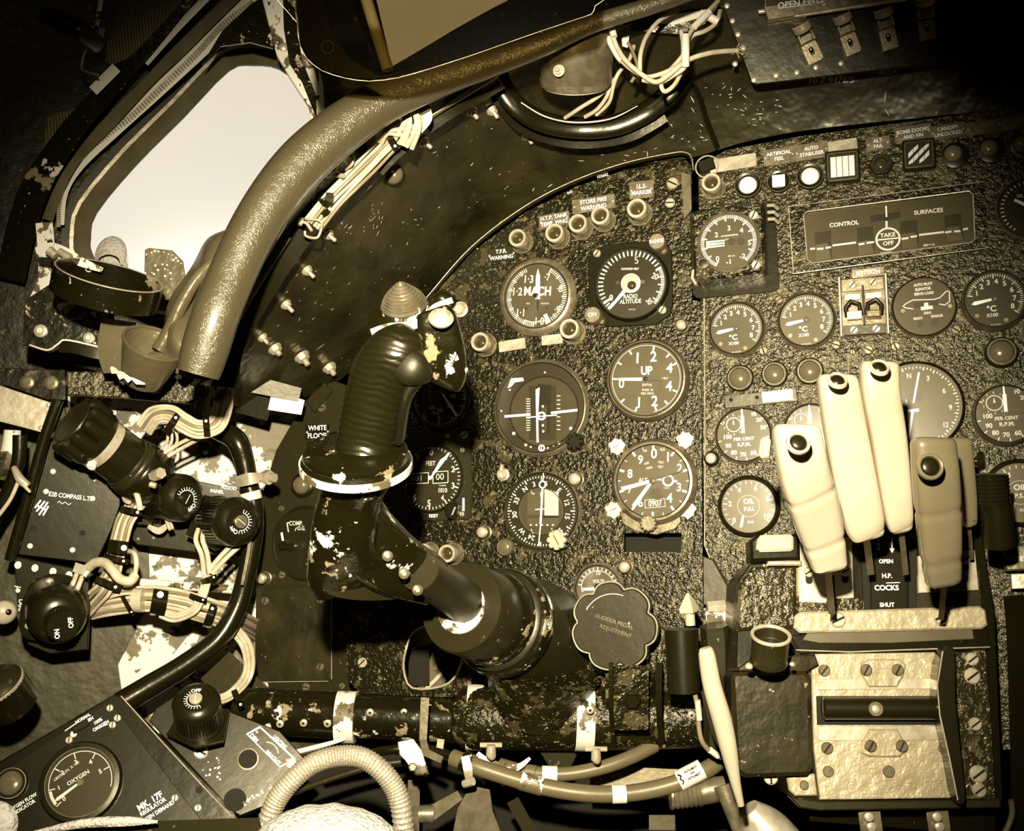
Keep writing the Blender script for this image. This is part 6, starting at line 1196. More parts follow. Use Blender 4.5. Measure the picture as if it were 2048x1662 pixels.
lever('falloff-darkened ivory lever on the right with a black head button', [(1866, 888, .77, 43), (1871, 950, .772, 45), (1876, 1020, .78, 44), (1881, 1100, .79, 40), (1886, 1160, .80, 34)], 'ivory_dark', .62, (1018, 1118), (1862, 932, .742, 19, .25), [(1888, 1175, .81, 12), (1882, 1240, .86, 12)])
lever('falloff-darkened ivory lever half hidden behind the darker front one', [(1918, 888, .84, 24), (1926, 950, .845, 22), (1934, 1000, .85, 18), (1938, 1040, .855, 15)], 'ivory_dark', .8, (), None, [(1938, 1050, .86, 8), (1944, 1120, .89, 8)])
f = axis_fr(1532, 896, .785, (-1, -.6, .2)); b = B(f.u, 'ivory'); b.prism(rrect(0, 0, 22, 44, 10), 0, 10, 3); tag(b.build('side_tab', None, f.M), 'small bright ivory tab left of the largest lever head', 'tab')
f = axis_fr(1956, 922, .85, (.9, -.5, .1)); b = B(f.u, 'bake'); b.lathe([(8, -30), (8, 0), (18, 0), (20, 6), (17, 12)], 0, 0, 28); tag(b.build('side_push_button', None, f.M), 'dark round button on a stalk right of the levers', 'button')
# ---- left of the quadrant
t, o = wthing('marker_plunger', 'dark cylinder with a white arrow shaped tip left of the quadrant', 'plunger', (1368, 1385, .95))
w = W(o, 'bake'); w.tube([(1362, 1258, .95, 33), (1368, 1384, .945, 33)], 0, n=36); w.build('cylinder', t)
w = W(o, 'ivory'); w.tube([(1381, 1250, .94, 10), (1379, 1222, .94, 10)], 0, n=16); w.tube([(1379, 1224, .94, 20), (1378, 1216, .94, 21), (1376, 1186, .94, 3)], 0, n=4, seg=1); w.build('arrow_tip', t)
t, o = wthing('white_lever', 'long slender ivory lever leaning against the left side of the quadrant', 'lever', (1480, 1600, .86))
w = W(o, 'ivory'); w.tube([(1410, 1296, .84, 12), (1414, 1312, .84, 17), (1424, 1370, .842, 19), (1444, 1440, .846, 20), (1458, 1500, .85, 17), (1470, 1560, .855, 11), (1482, 1610, .86, 7)], 0, n=24); w.build('grip', t)
w = W(o, 'rubber'); w.ribbon([(1412, 1380, .87, 22), (1432, 1460, .87, 20), (1456, 1520, .87, 10)], 20, .03); w.build('dark_backing', t)  # dark rubber strip behind the lever
t, o = wthing('tube_pillar', 'olive vertical pillar between the plunger and the quadrant', 'pillar', (1440, 1480, .97)); w = W(o, 'smooth2'); w.tube([(1432, 1250, .97, 34), (1436, 1290, .97, 34), (1440, 1500, .97, 32)], 0, n=6); w.build('pillar_body', t)
w = W(o, 'metal'); w.tube([(1414, 1215, .985, 12), (1450, 1212, .985, 12)], 0, n=6); w.m('chipw').ribbon([(1412, 1235, .985), (1462, 1232, .985)], 24, .02); w.build('pillar_fitting', t)
f = Fr(RP, 1440, 1150, 0, 0); b = B(f.u, 'smooth2'); b.prism([f.L(*p) for p in ((1409, 1112), (1430, 1120), (1458, 1170), (1464, 1210), (1410, 1210))], 2, 26, 2); tag(b.build('grooved_bracket', None, f.M), 'olive grooved bracket in the gap left of the quadrant', 'bracket')
# ---- right hand shadows
t, o = wthing('ribbed_black_grip', 'ribbed black cylinder grip in shadow right of the levers', 'grip', (1990, 1090, .86)); w = W(o, 'bake')
pts = [(1984, 948, .86, 28)]
for i in range(8): pts += [(1984 + i * .6, 950 + i * 8, .86, 32), (1984 + i * .6, 955 + i * 8, .86, 30)]
pts += [(1992, 1016, .86, 31), (1998, 1092, .865, 30)]
w.tube(pts, 0, seg=1, n=28); w.build('grip_body', t)
f = Fr(Plane(2030, 1120, .93, (-.3, -1, .2)), 2030, 1116); t = thing('nose_wheel_label', 'grey label reading NOSE H cut by the right edge', 'label', f); b = B(f.u, 'steel'); b.prism([f.L(*p) for p in ((2008, 1100), (2020, 1092), (2070, 1088), (2080, 1138), (2014, 1142), (2008, 1130))], -20, 3, 3); b.build('label_plate', t)
b = B(f.u, 'white'); b.text('NOSE H', *f.L(2036, 1118, 3), 9, 0, 3.4, .03); b.build('lettering', t); b = B(f.u, 'metal'); b.prism([f.L(*p) for p in ((2022, 1148), (2080, 1146), (2080, 1176), (2024, 1178))], -20, 0, 1); b.build('lower_plate', t)
w = W(P(2030, 1300, .93), 'smooth'); w.ribbon([(2036, 1190, .94, 60), (2044, 1300, .92, 60), (2060, 1680, .90, 70)], 60, .1); tag(w.build('right_console_side'), 'black console side in deep shadow at the right edge', 'console')
w = W(P(2000, 1640, .88), 'steel'); w.tube([(2022, 1600, .88), (2024, 1630, .88), (2010, 1665, .88), (1995, 1690, .88)], 6); tag(w.build('grab_wire'), 'thin curved tube at the bottom right corner of the quadrant', 'tube')
# ================================================================ left side fittings
# ---- cup holder ring and drapes
f = axis_fr(214, 574, 1.02, (.30, -.25, .92)); t = thing('strap_ring', 'black open band ring hanging below the window, paint chipped on its front', 'ring', f)
b = B(f.u, 'chip'); b.lathe([(103, -24), (105, -24), (105, 24), (103, 26), (100, 25), (100, -24), (103, -24)], 0, 0, 72, cap=False); b.build('band', t)
b = B(f.u, 'metal'); b.ring(0, 0, 101, 104.6, 24, 26.5, 72, .4); b.build('band_edge', t, label='thin bright worn top edge')
b = B(f.u, 'cream'); b.T = Matrix.Rotation(math.radians(-75), 4, 'Z') @ Matrix.Translation((0, 99, 0)) @ Matrix.Rotation(math.radians(90), 4, 'X'); b.T = Matrix.Translation((10, 98, 8)) @ Matrix.Rotation(math.radians(90), 4, 'X'); b.ring(0, 0, 6, 8, -1, 1, 20, .3); b.build('eyelet', t)
w = W(P(110, 520, 1.04), 'chipw'); w.ribbon([(72, 505, 1.05, 20), (100, 500, 1.045, 30), (130, 508, 1.04, 26), (165, 525, 1.04, 18), (205, 540, 1.04, 10)], 20, .01); w.m('metal').tube([(98, 500, 1.03, 10), (112, 512, 1.03, 9)], 0, n=12); w.m('metal').tube([(118, 502, 1.03, 7), (140, 516, 1.03, 9)], 0, n=12); tag(w.build('ring_bracket'), 'paint spattered bracket carrying the band ring', 'bracket')
w = W(P(100, 560, 1.10), 'chipw'); w.ribbon([(88, 445, 1.12, 34), (92, 500, 1.12, 34), (88, 560, 1.12, 26), (64, 610, 1.12, 22)], 30, .01); tag(w.build('flaking_frame_post'), 'flaking cream frame post at the lower left of the window', 'frame')
# bag with string
f = axis_fr(222, 512, 1.22, (0, -1, .3)); t = thing('cloth_bag', 'cream cloth bag with a twisted string seen in the window corner', 'bag', f); b = B(f.u, 'fleece'); b.T = Matrix.Diagonal((1, 1.35, .5, 1)); b.dome(0, 0, 32, 0, 30, 24, 8); b.dome(12, -26, 26, 0, 28, 24, 8); b.build('bag_body', t)
w = W(f.o, 'cable'); 
t.location = f.o; b = B(1, 'cable'); iv = f.M.inverted(); pts = [iv @ P(*q) for q in spline([(195, 520, 1.18), (200, 506, 1.17), (218, 500, 1.165), (236, 510, 1.17), (244, 530, 1.17)], 6)]; b.tube(pts, .0012, 8); pts = [iv @ P(*q) for q in spline([(196, 522, 1.17), (203, 545, 1.165), (206, 566, 1.16)], 6)]; b.tube(pts, .001, 8); b.build('string', t)
# perforated flap
f = Fr(Plane(325, 530, 1.12, (.1, -1, 0)), 325, 530); t = thing('perforated_flap', 'brown flap with rows of white perforations below the window', 'flap', f); b = B(f.u, 'leather'); b.prism([f.L(*p) for p in ((290, 500), (298, 496), (345, 501), (366, 522), (372, 560), (350, 600), (288, 600))], -2, 2, 1); b.build('flap_sheet', t)
b = B(f.u, 'cream')
for x, y in ((293, 509), (303, 505), (310, 502), (317, 503), (328, 504), (337, 508), (345, 510), (352, 516), (356, 522), (362, 527), (311, 531), (316, 540), (325, 529), (330, 538), (334, 530), (304, 545), (336, 540), (341, 546), (294, 553), (291, 546), (347, 520), (300, 560), (308, 548), (330, 552), (342, 558)): b.prism(circ(*f.L(x, y, 2), random.uniform(1.2, 2.4), 8), 2, 2.5)
b.build('perforations', t)
# leather drape (ruled folded sheet)
dr = sheet('leather_drape', [(472, 448, 1.08), (420, 480, 1.08), (378, 530, 1.08), (352, 580, 1.08), (338, 620, 1.07), (320, 670, 1.06), (298, 700, 1.05), (296, 720, 1.05)], [(540, 400, 1.06), (520, 470, 1.05), (480, 540, 1.04), (450, 600, 1.03), (420, 650, 1.02), (395, 690, 1.02), (372, 720, 1.02), (350, 740, 1.02)], 48, 18, 'leather', 'folded tan leather drape hanging from behind the padded tube', 'drape', -.018, .002, .0)
for v in dr.data.vertices:
    q = v.co + dr.location; s_ = (q.x * 52 + q.z * 26); v.co.y += .009 * math.sin(s_ * 2.1 + 1.2 * math.sin(q.z * 30)) 
dr.data.update()
w = W(P(370, 560, 1.02), 'leather'); w.tube([(428, 520, 1.035, 8), (392, 560, 1.03, 12), (362, 610, 1.03, 14), (340, 660, 1.03, 14), (318, 700, 1.03, 16)], 0, n=16); w.tube([(470, 500, 1.02, 8), (440, 560, 1.02, 14), (410, 620, 1.015, 12), (386, 668, 1.015, 8)], 0, n=16); tag(w.build('leather_fold'), 'rounded folds of tan leather in front of the drape', 'drape')
# pouch
t, o = wthing('leather_pouch', 'open stiff leather pouch holding the drape end', 'pouch', (285, 760, 1.03)); f = axis_fr(300, 712, 1.02, (.45, -.45, .85))
b = atfr(f, 'leather'); b.lathe([(38, -62), (46, -40), (56, 0), (62, 30), (60, 32), (57, 28), (50, -10), (40, -40)], 0, 0, 40, cap=False); b.build('pouch_body', t)
b = atfr(f, 'leather'); b.ring(0, 0, 57, 63, 28, 34, 48, 1.5); b.build('pouch_rim', t)
w = W(o, 'chipw'); w.ribbon([(222, 734, 1.02, 5), (228, 742, 1.015, 15), (234, 744, 1.01, 7), (243, 752, 1.005, 18), (250, 752, 1.0, 9), (258, 760, .998, 13), (264, 757, .997, 5), (274, 764, .995, 10), (290, 768, .995, 3)], 14, .004, sm=False); w.build('torn_edge', t, label='torn pale lower edge')
w = W(o, 'leather'); w.ribbon([(238, 640, 1.06, 70), (230, 700, 1.05, 70), (232, 745, 1.04, 50)], 60, .01); w.build('pouch_back_flap', t)
# plates under the ring
PL = Plane(140, 660, 1.12, (.2, -1, .05))
def lplate(name, lb, l, m, pl=PL, th=6, cat='plate', extra=None, bev=1):
    f = Fr(pl, *l[0]); t = thing(name, lb, cat, f); b = B(f.u, m); b.prism([f.L(*p) for p in l], -th, 0, bev); b.build('plate_sheet', t)
    if extra: extra(f, t)
    return f, t
def ex(f, t):
    for px, py, r in ((82, 662, 13), (178, 676, 11)): b = B(f.u, 'metal'); b.lathe([(r, 0), (r, 3), (r * .7, 5)], *f.L(px, py), 20); b.hexa(*f.L(px, py), r * .6, 5, 11, 1); b.build('bolt', t)
lplate('chipped_skin_plate', 'chipped black skin plate with two bolts under the band ring', [(50, 600), (112, 560), (230, 610), (222, 705), (140, 690), (100, 706), (45, 690)], 'chip', extra=ex)
w = W(P(140, 700, 1.08), 'rubber'); w.ribbon([(118, 692, 1.08, 26), (150, 694, 1.075, 26), (190, 704, 1.075, 26), (226, 710, 1.08, 22)], 26, .006); w.m('cream').tube([(60, 690, 1.08, 1.8), (95, 700, 1.075, 2), (116, 688, 1.073, 2), (132, 680, 1.073, 2), (190, 692, 1.073, 2), (232, 704, 1.075, 2)], 0, n=8); tag(w.build('curled_rubber_lip'), 'curled black rubber lip with a pale edge under the skin plate', 'lip')
def ex(f, t):
    b = B(f.u, 'metal'); b.lathe([(13, 0), (13, 4), (9, 5), (8, 3)], *f.L(311, 775), 24); b.build('bolt', t)
lplate('speckled_beam_plate', 'olive speckled beam plate with a round bolt below the pouch', [(133, 742), (300, 745), (392, 752), (394, 800), (388, 808), (240, 796), (134, 792)], 'crackle2', Plane(260, 770, 1.10, (.15, -1, .1)), 8, extra=ex, bev=3)
def ex(f, t):
    for px, py in ((55, 765), (104, 766)): b = B(f.u, 'steel'); b.lathe([(14, 0), (14, 5), (10, 7), (6, 7)], *f.L(px, py), 24); b.build('bolt', t)
lplate('dark_beam_plate', 'dark beam plate with two round bolts at the left edge', [(-20, 735), (130, 740), (132, 800), (96, 800), (-20, 760)], 'hull', Plane(60, 770, 1.12, (.15, -1, .1)), 8, extra=ex)
def ex(f, t):
    for px, py in ((97, 810), (82, 856)): b = B(f.u, 'metal'); b.dome(*f.L(px, py), 5, 0, 3, 12, 3); b.build('rivet', t)
lplate('pale_metal_plate', 'pale bare metal plate with two rivets at the left edge', [(-20, 764), (104, 806), (88, 866), (-20, 838)], 'metal', Plane(50, 815, 1.07, (.15, -1, .1)), 5, extra=ex)
w = W(P(420, 760, 1.12), 'smooth2'); w.ribbon([(480, 762, 1.12, 36), (600, 790, 1.13, 28)], 30, .01, sm=False); w.m('smooth').ribbon([(425, 790, 1.14, 44), (540, 820, 1.14, 44)], 44, .01, sm=False); w.m('cream').ribbon([(540, 800, 1.13, 40), (606, 815, 1.13, 30)], 30, .01, sm=False); tag(w.build('coaming_end_bracket'), 'brown and cream bracket strips at the low end of the coaming', 'bracket')
f = Fr(LP, 650, 785, 0); b = B(f.u, 'smooth2'); b.prism([f.L(*p) for p in ((616, 805), (652, 766), (668, 782), (632, 826))], 2, 8, 1); tag(b.build('folded_tab', None, f.M), 'folded brown metal tab above the WHITE FLOOD label', 'tab')
# black rods
t, o = wthing('vertical_rod_pair', 'pair of glossy black rods running down the left side', 'rod', (20, 1130, 1.08)); w = W(o, 'smooth'); w.tube([(116, 800, 1.06, 11), (88, 880, 1.06, 11), (60, 980, 1.06, 11), (20, 1120, 1.06, 11)], 0, n=18); w.build('rod', t); w = W(o, 'smooth'); w.tube([(40, 870, 1.07, 14), (36, 930, 1.07, 14), (10, 1000, 1.07, 14), (-20, 1060, 1.07, 14)], 0, n=18); w.build('rod', t)
w = W(P(20, 940, 1.05), 'metal'); w.tube([(28, 935, 1.04, 6), (40, 958, 1.035, 9), (56, 972, 1.035, 8)], 0); w.m('cable').tube([(38, 960, 1.035, 4), (20, 1000, 1.035, 4), (-10, 1040, 1.035, 4)], 0, n=8); w.tube([(60, 984, 1.035, 3), (44, 966, 1.03, 4)], 0, n=8); tag(w.build('knotted_cord'), 'knotted pale cord tied round the rod at the left edge', 'cord')
w = W(P(15, 900, 1.08), 'chipw'); w.tube([(25, 860, 1.09, 16), (20, 910, 1.09, 20), (-5, 950, 1.09, 20)], 0, n=14); tag(w.build('padded_lever_end'), 'worn pale rounded fitting at the left edge', 'fitting')
for px, py, r, lb in ((8, 1225, 24, 'round pale knob at the left edge beside the LAMP plate'),):
    f = axis_fr(px, py, 1.06, (.6, -1, 0)); t = thing('rounded_handle', lb, 'knob', f); b = B(f.u, 'ivory'); b.dome(0, 0, r, 0, 16, 24, 6); b.build('knob_cap', t); b = B(f.u, 'bake'); b.dome(6, 2, 7, 13, 4, 14, 4); b.build('knob_centre', t)
f = axis_fr(-4, 1372, 1.0, (-.3, -.5, .8)); t = thing('round_housing', 'rounded black housing with bright rim cut by the left edge', 'housing', f); b = B(f.u, 'smooth'); b.lathe([(52, -60), (54, -10), (54, 0)], 0, 0, 40); b.build('housing_body', t); b = B(f.u, 'smooth2'); b.lathe([(50, 0), (52, 6), (40, 20), (10, 28)], 0, 0, 40); b.build('housing_cap', t); b = B(f.u, 'metal'); b.ring(0, 0, 50, 54, -2, 4, 44); b.build('housing_rim', t)
# ---- E2B compass plate
EP = Plane(140, 980, 1.09, (.22, -1, .06))
f = Fr(EP, 140, 980, -7); t = thing('compass_light_plate', 'black plate lettered E2B COMPASS L.T. with scratches and white scribbles', 'plate', f); b = B(f.u, 'bake'); b.prism([f.L(*p) for p in ((128, 812), (150, 900), (200, 930), (238, 960), (240, 1010), (222, 1060), (190, 1128), (150, 1122), (28, 1108), (44, 1040), (88, 900), (112, 815))], -6, 0, 1); b.build('plate_sheet', t)
b = B(f.u, 'white'); b.text('E2B COMPASS L.T.', *f.L(140, 993), 9, 0, .4, .02, .8)
for k, (a, c_) in enumerate((((70, 1016), (82, 1000)), ((73, 1023), (90, 1002)), ((78, 1030), (96, 1004)), ((86, 1031), (97, 1012)), ((72, 1010), (92, 1020)))): b.line([f.L(*a), f.L(*c_)], 3.4, .5)
b.line([f.L(*p) for p in ((115, 1006), (119, 1002), (124, 1008), (130, 1004), (138, 1010), (142, 1006))], 1.2, .5); b.line([f.L(*p) for p in ((180, 955), (190, 951), (194, 955), (188, 962))], 3, .5)
b.build('lettering', t)
for px, py in ((92, 983), (185, 997), (117, 903), (106, 943), (145, 1100), (60, 1092)): b = B(f.u, 'cream'); b.dome(*f.L(px, py), 5.5, 0, 2.5, 14, 3); b.build('rivet', t)
for px, py in ((67, 1056), (165, 1066), (207, 920)): b = B(f.u, 'black'); b.lathe([(6, 0), (6, .4)], *f.L(px, py), 18); b.build('hole', t)
# ---- lamp switch plate
f = Fr(Plane(100, 1210, 1.07, (.22, -1, .06)), 100, 1210, -8); t = thing('lamp_switch_plate', 'black plate lettered LAMP with a row of cream dots', 'plate', f); b = B(f.u, 'bake'); b.prism([f.L(*p) for p in ((26, 1112), (176, 1142), (180, 1210), (176, 1300), (100, 1308), (56, 1290), (40, 1262))], -8, 0, 2); b.build('plate_sheet', t)
b = B(f.u, 'cream')
for px, py in ((36, 1130), (70, 1136), (106, 1143), (138, 1150)): b.prism(circ(*f.L(px, py), 6.5, 18, 7.5), 0, .6)
for px, py in ((36, 1181), (93, 1181), (45, 1234), (59, 1274)): b.prism(circ(*f.L(px, py), 4.5, 14), 0, 1.5, .5)
b.m = 'white'; b.text('LAMP', *f.L(41, 1212), 8, -82, .5, .02); b.line([f.L(29, 1172), f.L(42, 1175)], 1.6, .5); b.line([f.L(34, 1172), f.L(34, 1184)], 1.6, .5); b.build('markings', t)
f = axis_fr(108, 1215, 1.055, (.50, -.86, -.16)); t = thing('rotary_switch', 'black domed rotary switch with ON and OFF lettered knob', 'switch', f)
b = B(f.u, 'bake'); b.prism(closed_spline([(-64, -20), (-50, 40), (-20, 66), (30, 62), (60, 20), (58, -40), (10, -68), (-50, -60)], 3), -6, 4, 2); b.build('switch_flange', t)
b = B(f.u, 'bake'); b.lathe([(56, 4), (57, 40), (54, 60), (46, 74), (36, 80), (30, 82), (28, 86)], 0, 0, 56); b.build('switch_dome', t)
b = B(f.u, 'metal'); 
for a in (100, 215, 320): b.dome(56 * math.cos(math.radians(a)), 56 * math.sin(math.radians(a)), 8, 4, 5, 16, 4)
b.build('flange_screws', t)
b = B(f.u, 'steel'); b.lathe([(24, 82), (24, 96), (20, 100)], 0, 0, 30); b.build('knob_collar', t)
b = B(f.u, 'bake'); b.prism(lobed(0, 0, 30, 1.6, 24, 144), 98, 122, 2); b.build('switch_knob', t)
b = B(f.u, 'white'); b.text('ON', -10, -12, 9, 95, 122.4, .03); b.text('OFF', 14, 8, 9, 95, 122.4, .03); b.build('knob_lettering', t)
# ---- big lobed flood lamp dimmer
f = axis_fr(306, 962, 1.09, (-.57, -.62, .60)); t = thing('lobed_lamp_housing', 'large black lobed cap lamp cylinder leaning to the upper left', 'lamp', f); f.u *= .93
def BZ(m): b = B(f.u, m); b.T = Matrix.Diagonal((1, 1, 1.25, 1)); return b
b = BZ('smooth'); b.lathe([(44, -16), (50, -10), (62, 0), (64, 14), (64, 40), (61, 44)], 0, 0, 56); b.build('lower_body', t)
b = BZ('smooth2'); b.lathe([(61, 44), (62, 48), (61, 52), (59, 54), (59, 60), (57, 62)], 0, 0, 56); b.build('joint_ring', t)
b = BZ('bake'); b.lathe([(55, 60), (55, 110)], 0, 0, 56); b.build('middle_barrel', t)
b = BZ('metal'); b.lathe([(56.5, 106), (57, 108), (57, 124), (55, 126)], 0, 0, 56); b.build('bright_band', t, label='bright metal band under the cap')
b = BZ('bake'); b.lathe([(60, 124), (62, 128), (62, 140)], 0, 0, 56); b.prism(lobed(0, 0, 66, 9, 10, 160), 136, 176, 6); b.build('lobed_cap', t)
b = BZ('smooth2'); b.lathe([(50, 175), (48, 178), (46, 176.5), (2, 176.4)], 0, 0, 48); b.build('cap_face', t)
b = B(f.u, 'cream'); b.T = Matrix.Diagonal((1, 1, 1.25, 1)) @ Matrix.Rotation(math.radians(-62), 4, 'Z') @ Matrix.Translation((57, 0, 118)) @ Matrix.Rotation(math.radians(90), 4, 'Y'); b.lathe([(8, -4), (8, 12), (6, 14)], 0, 0, 18); b.build('locating_peg', t)
w = atfr if False else None
w = W(P(315, 950, 1.04), 'metal'); w.tube([(306, 952, 1.03, 11), (322, 946, 1.02, 12)], 0, n=6); w.tube([(300, 968, 1.03, 6), (312, 972, 1.03, 6)], 0, n=10); tag(w.build('pivot_nut'), 'bright pivot nut at the foot of the lobed lamp', 'nut')
# ---- ribbed dimmer knobs
def ribbed(lb, px, py, d, ax, R, L, up=(0, 0, 1), ringrot=0, pointer=True, cap='steel'):
    f = axis_fr(px, py, d, ax, up); t = thing('ribbed_dimmer_knob', lb, 'knob', f, 'ribbed dimmer knobs')
    b = B(f.u, 'bake'); b.prism([(x, y) for x, y in circ(0, 0, R * 1.06, 40)], -8, 2, 2); b.prism([(-R * 1.3, -R * .5), (0, -R * 1.25), (R * 1.1, -R * 1.0), (R * 1.2, R * .6), (-R * .6, R * 1.15)], -14, -7, 2); b.build('knob_flange', t)
    o_ = []
    n = 44
    for i in range(n):
        for k, rr_ in ((0, R), (.55, R), (.6, R * .88), (.95, R * .88)): a = 2 * math.pi * (i + k) / n; o_.append((rr_ * math.cos(a), rr_ * math.sin(a)))
    b = B(f.u, 'bake'); b.prism(o_, 2, L * .66, 0); b.build('ribbed_barrel', t, sharp=25)
    b = B(f.u, 'bake'); b.lathe([(R * .96, L * .62), (R * 1.0, L * .68), (R * 1.0, L * .80), (R * .92, L * .9), (R * .74, L * .97), (R * .66, L), (R * .56, L), (R * .54, L * .95), (.5, L * .95)], 0, 0, 64); b.build('knob_cap', t)
    b = B(f.u, 'white'); z = L * .95 + .6; b.arc(0, 0, ringrot, ringrot + 170, R * .36, 1.2, z); b.ticks(0, 0, ringrot, ringrot + 170, 11, R * .36, R * .50, 1.3, z)
    a = math.radians(90 - (ringrot + 205)); b.text('OFF', R * .43 * math.cos(a), R * .43 * math.sin(a), R * .17, -(ringrot + 205) , z, .03); b.build('scale_ring', t)
    b = B(f.u, cap); b.lathe([(R * .27, z), (R * .27, z + 4), (R * .22, z + 5)], 0, 0, 30); b.m = 'cream'; b.prism(rrect(0, 0, R * .4, 1.4, 0, ringrot - 60), z + 5, z + 5.3); b.build('centre_screw', t)
    return t
ribbed('ribbed black dimmer knob with dark pointed centre, left of the pair', 312, 988, 1.11, (.74, -.66, -.04), 47, 116, ringrot=-60, cap='bake')
ribbed('ribbed black dimmer knob with pale slotted centre, right of the pair', 436, 1042, 1.105, (.64, -.76, .06), 48, 104, ringrot=20)
ribbed('ribbed black dimmer knob standing upright on the lower console', 398, 1440, .99, (.08, -.62, .78), 47, 70, ringrot=150, cap='metal')
# junction box plate behind the pair
f = Fr(Plane(370, 1050, 1.135, (.15, -1, .05)), 370, 1050, -6); t = thing('dimmer_mounting_plate', 'black mounting plate behind the pair of dimmer knobs, lettered PANEL FLOOD', 'plate', f)
b = B(f.u, 'bake'); b.prism([f.L(*p) for p in ((262, 1008), (270, 1000), (480, 1035), (500, 1110), (494, 1118), (274, 1090), (264, 1080))], -6, 0, 2); b.prism([f.L(*p) for p in ((396, 962), (500, 984), (494, 1010), (396, 994))], -2, 8, 1); b.m = 'smooth'; b.box(*f.L(292, 1012), 46, 76, 0, 30, 3); b.build('plate_sheet', t)
b = B(f.u, 'white'); b.text('PANEL', *f.L(434, 983, 8), 6.5, 0, 8.4, .03); b.text('FLOOD', *f.L(458, 976, 8), 6.5, 0, 8.4, .03); b.build('lettering', t)
for px, py in ((278, 1040), (276, 1078), (312, 1072), (320, 1074), (307, 1076)): b = B(f.u, 'steel'); b.dome(*f.L(px, py), 5, 0, 3, 12, 3); b.build('rivet', t)
w = W(P(310, 1050, 1.09), 'metal'); w.ribbon([(296, 1052, 1.10, 8), (318, 1062, 1.10, 14), (336, 1048, 1.10, 8)], 10, .004); w.m('cable').tube([(332, 1040, 1.09, 3), (340, 1060, 1.085, 3)], 0, n=8); w.tube([(338, 1038, 1.09, 3), (346, 1058, 1.085, 3)], 0, n=8); tag(w.build('bonding_clip'), 'bright bonding clip and two wire ends below the left dimmer knob', 'clip')
# ---- wire bundles
bundle('wire_loom', 'thick loom of pale wires curving from the rail end across below the beam', 'wires', [(444, 782, 1.08), (446, 812, 1.07), (432, 848, 1.065), (398, 858, 1.06), (368, 846, 1.06), (340, 828, 1.065), (308, 832, 1.07), (288, 858, 1.08)], 6, 3.6, 6.4, ('cable', 'cable', 'cable', 'cabled'), clips=((344, 846, 1.055, 44, 13, 55), (413, 854, 1.055, 40, 13, 95)), jitter=1)
t = bundle('wire_branch', 'small branching wires under the thick loom', 'wires', [(330, 905, 1.09), (345, 880, 1.085), (340, 850, 1.08)], 3, 3, 9, 'cable')
bundle('wire_branch', 'short pair of wires running down to the lobed lamp foot', 'wires', [(400, 872, 1.08), (360, 892, 1.085), (330, 910, 1.085)], 2, 4, 9, 'cable')
bundle('wire_loom', 'vertical loom of striped wires left of the dimmer plate', 'wires', [(285, 985, 1.09), (270, 1010, 1.085), (250, 1040, 1.08), (240, 1075, 1.08), (232, 1110, 1.08), (222, 1150, 1.08), (200, 1180, 1.08)], 6, 3.4, 6, ('cable', 'cabled'), clips=((262, 1022, 1.07, 44, 13, -12), (236, 1094, 1.065, 40, 26, -8), (232, 1118, 1.065, 52, 12, -15)), jitter=1)
w = W(P(265, 990, 1.07), 'metal'); w.ribbon([(248, 974, 1.075, 12), (252, 998, 1.07, 14), (262, 1004, 1.07, 10)], 12, .004); w.m('cable').tube([(262, 972, 1.065, 6), (274, 990, 1.06, 6), (281, 1020, 1.06, 6)], 0); tag(w.build('wire_end_clip'), 'pale sleeve and clip at the top of the vertical loom', 'clip')
cable('fat white sleeved cable making an S bend beside the vertical loom', [(172, 1140, 1.07), (190, 1126, 1.065), (210, 1126, 1.06), (225, 1140, 1.055), (240, 1158, 1.055), (260, 1162, 1.055), (270, 1150, 1.06)], 10, 'cable')
cable('pale cable loop round the clips of the vertical loom', [(252, 1102, 1.075), (268, 1106, 1.065), (273, 1125, 1.06), (270, 1150, 1.06)], 5)
w = W(P(160, 1145, 1.06), 'metal'); w.ribbon([(148, 1134, 1.06, 20), (172, 1142, 1.06, 20)], 20, .01, sm=False); w.m('cream').tube([(170, 1146, 1.05, 7), (176, 1150, 1.05, 7)], 0, n=12); tag(w.build('cable_block'), 'small metal cable block above the rotary switch', 'block')
bundle('wire_branch', 'two white wires dropping from the cable block to the rotary switch', 'wires', [(160, 1150, 1.065), (150, 1170, 1.06), (142, 1192, 1.06)], 2, 5, 12, 'cable')
bundle('wire_loom', 'thick horizontal loom of pale wires crossing under the dimmer plate', 'wires', [(180, 1216, 1.10), (210, 1208, 1.09), (250, 1200, 1.085), (300, 1198, 1.085), (350, 1204, 1.085), (400, 1218, 1.085), (440, 1230, 1.10), (478, 1246, 1.13), (520, 1270, 1.215)], 9, 3.8, 5.6, ('cable', 'cabled', 'cable'), clips=((318, 1204, 1.07, 50, 30, 80), (420, 1230, 1.07, 46, 14, 70), (256, 1212, 1.07, 46, 8, -60)), jitter=2.5)
w = W(P(275, 1200, 1.07), 'ivory'); w.tube([(268, 1200, 1.078, 24), (288, 1200, 1.078, 24)], 0, n=24); tag(w.build('white_sleeve'), 'white plastic sleeve round the horizontal loom', 'sleeve')
bundle('wire_branch', 'curved fan of wires joining the horizontal loom from above', 'wires', [(216, 1160, 1.075), (206, 1180, 1.075), (190, 1196, 1.08), (170, 1222, 1.09)], 5, 3.6, 7, ('cable', 'cabled'), clips=((216, 1168, 1.062, 54, 14, -22),))
bundle('wire_branch', 'taped pair of wires hanging from the right dimmer knob', 'wires', [(402, 1058, 1.09), (398, 1080, 1.085), (408, 1110, 1.085), (414, 1148, 1.085)], 2, 5, 12, 'cable')
bundle('wire_branch', 'pair of wires slanting from the right dimmer knob down to the tie', 'wires', [(476, 1088, 1.095), (450, 1112, 1.09), (420, 1144, 1.085)], 2, 5, 10, 'cable')
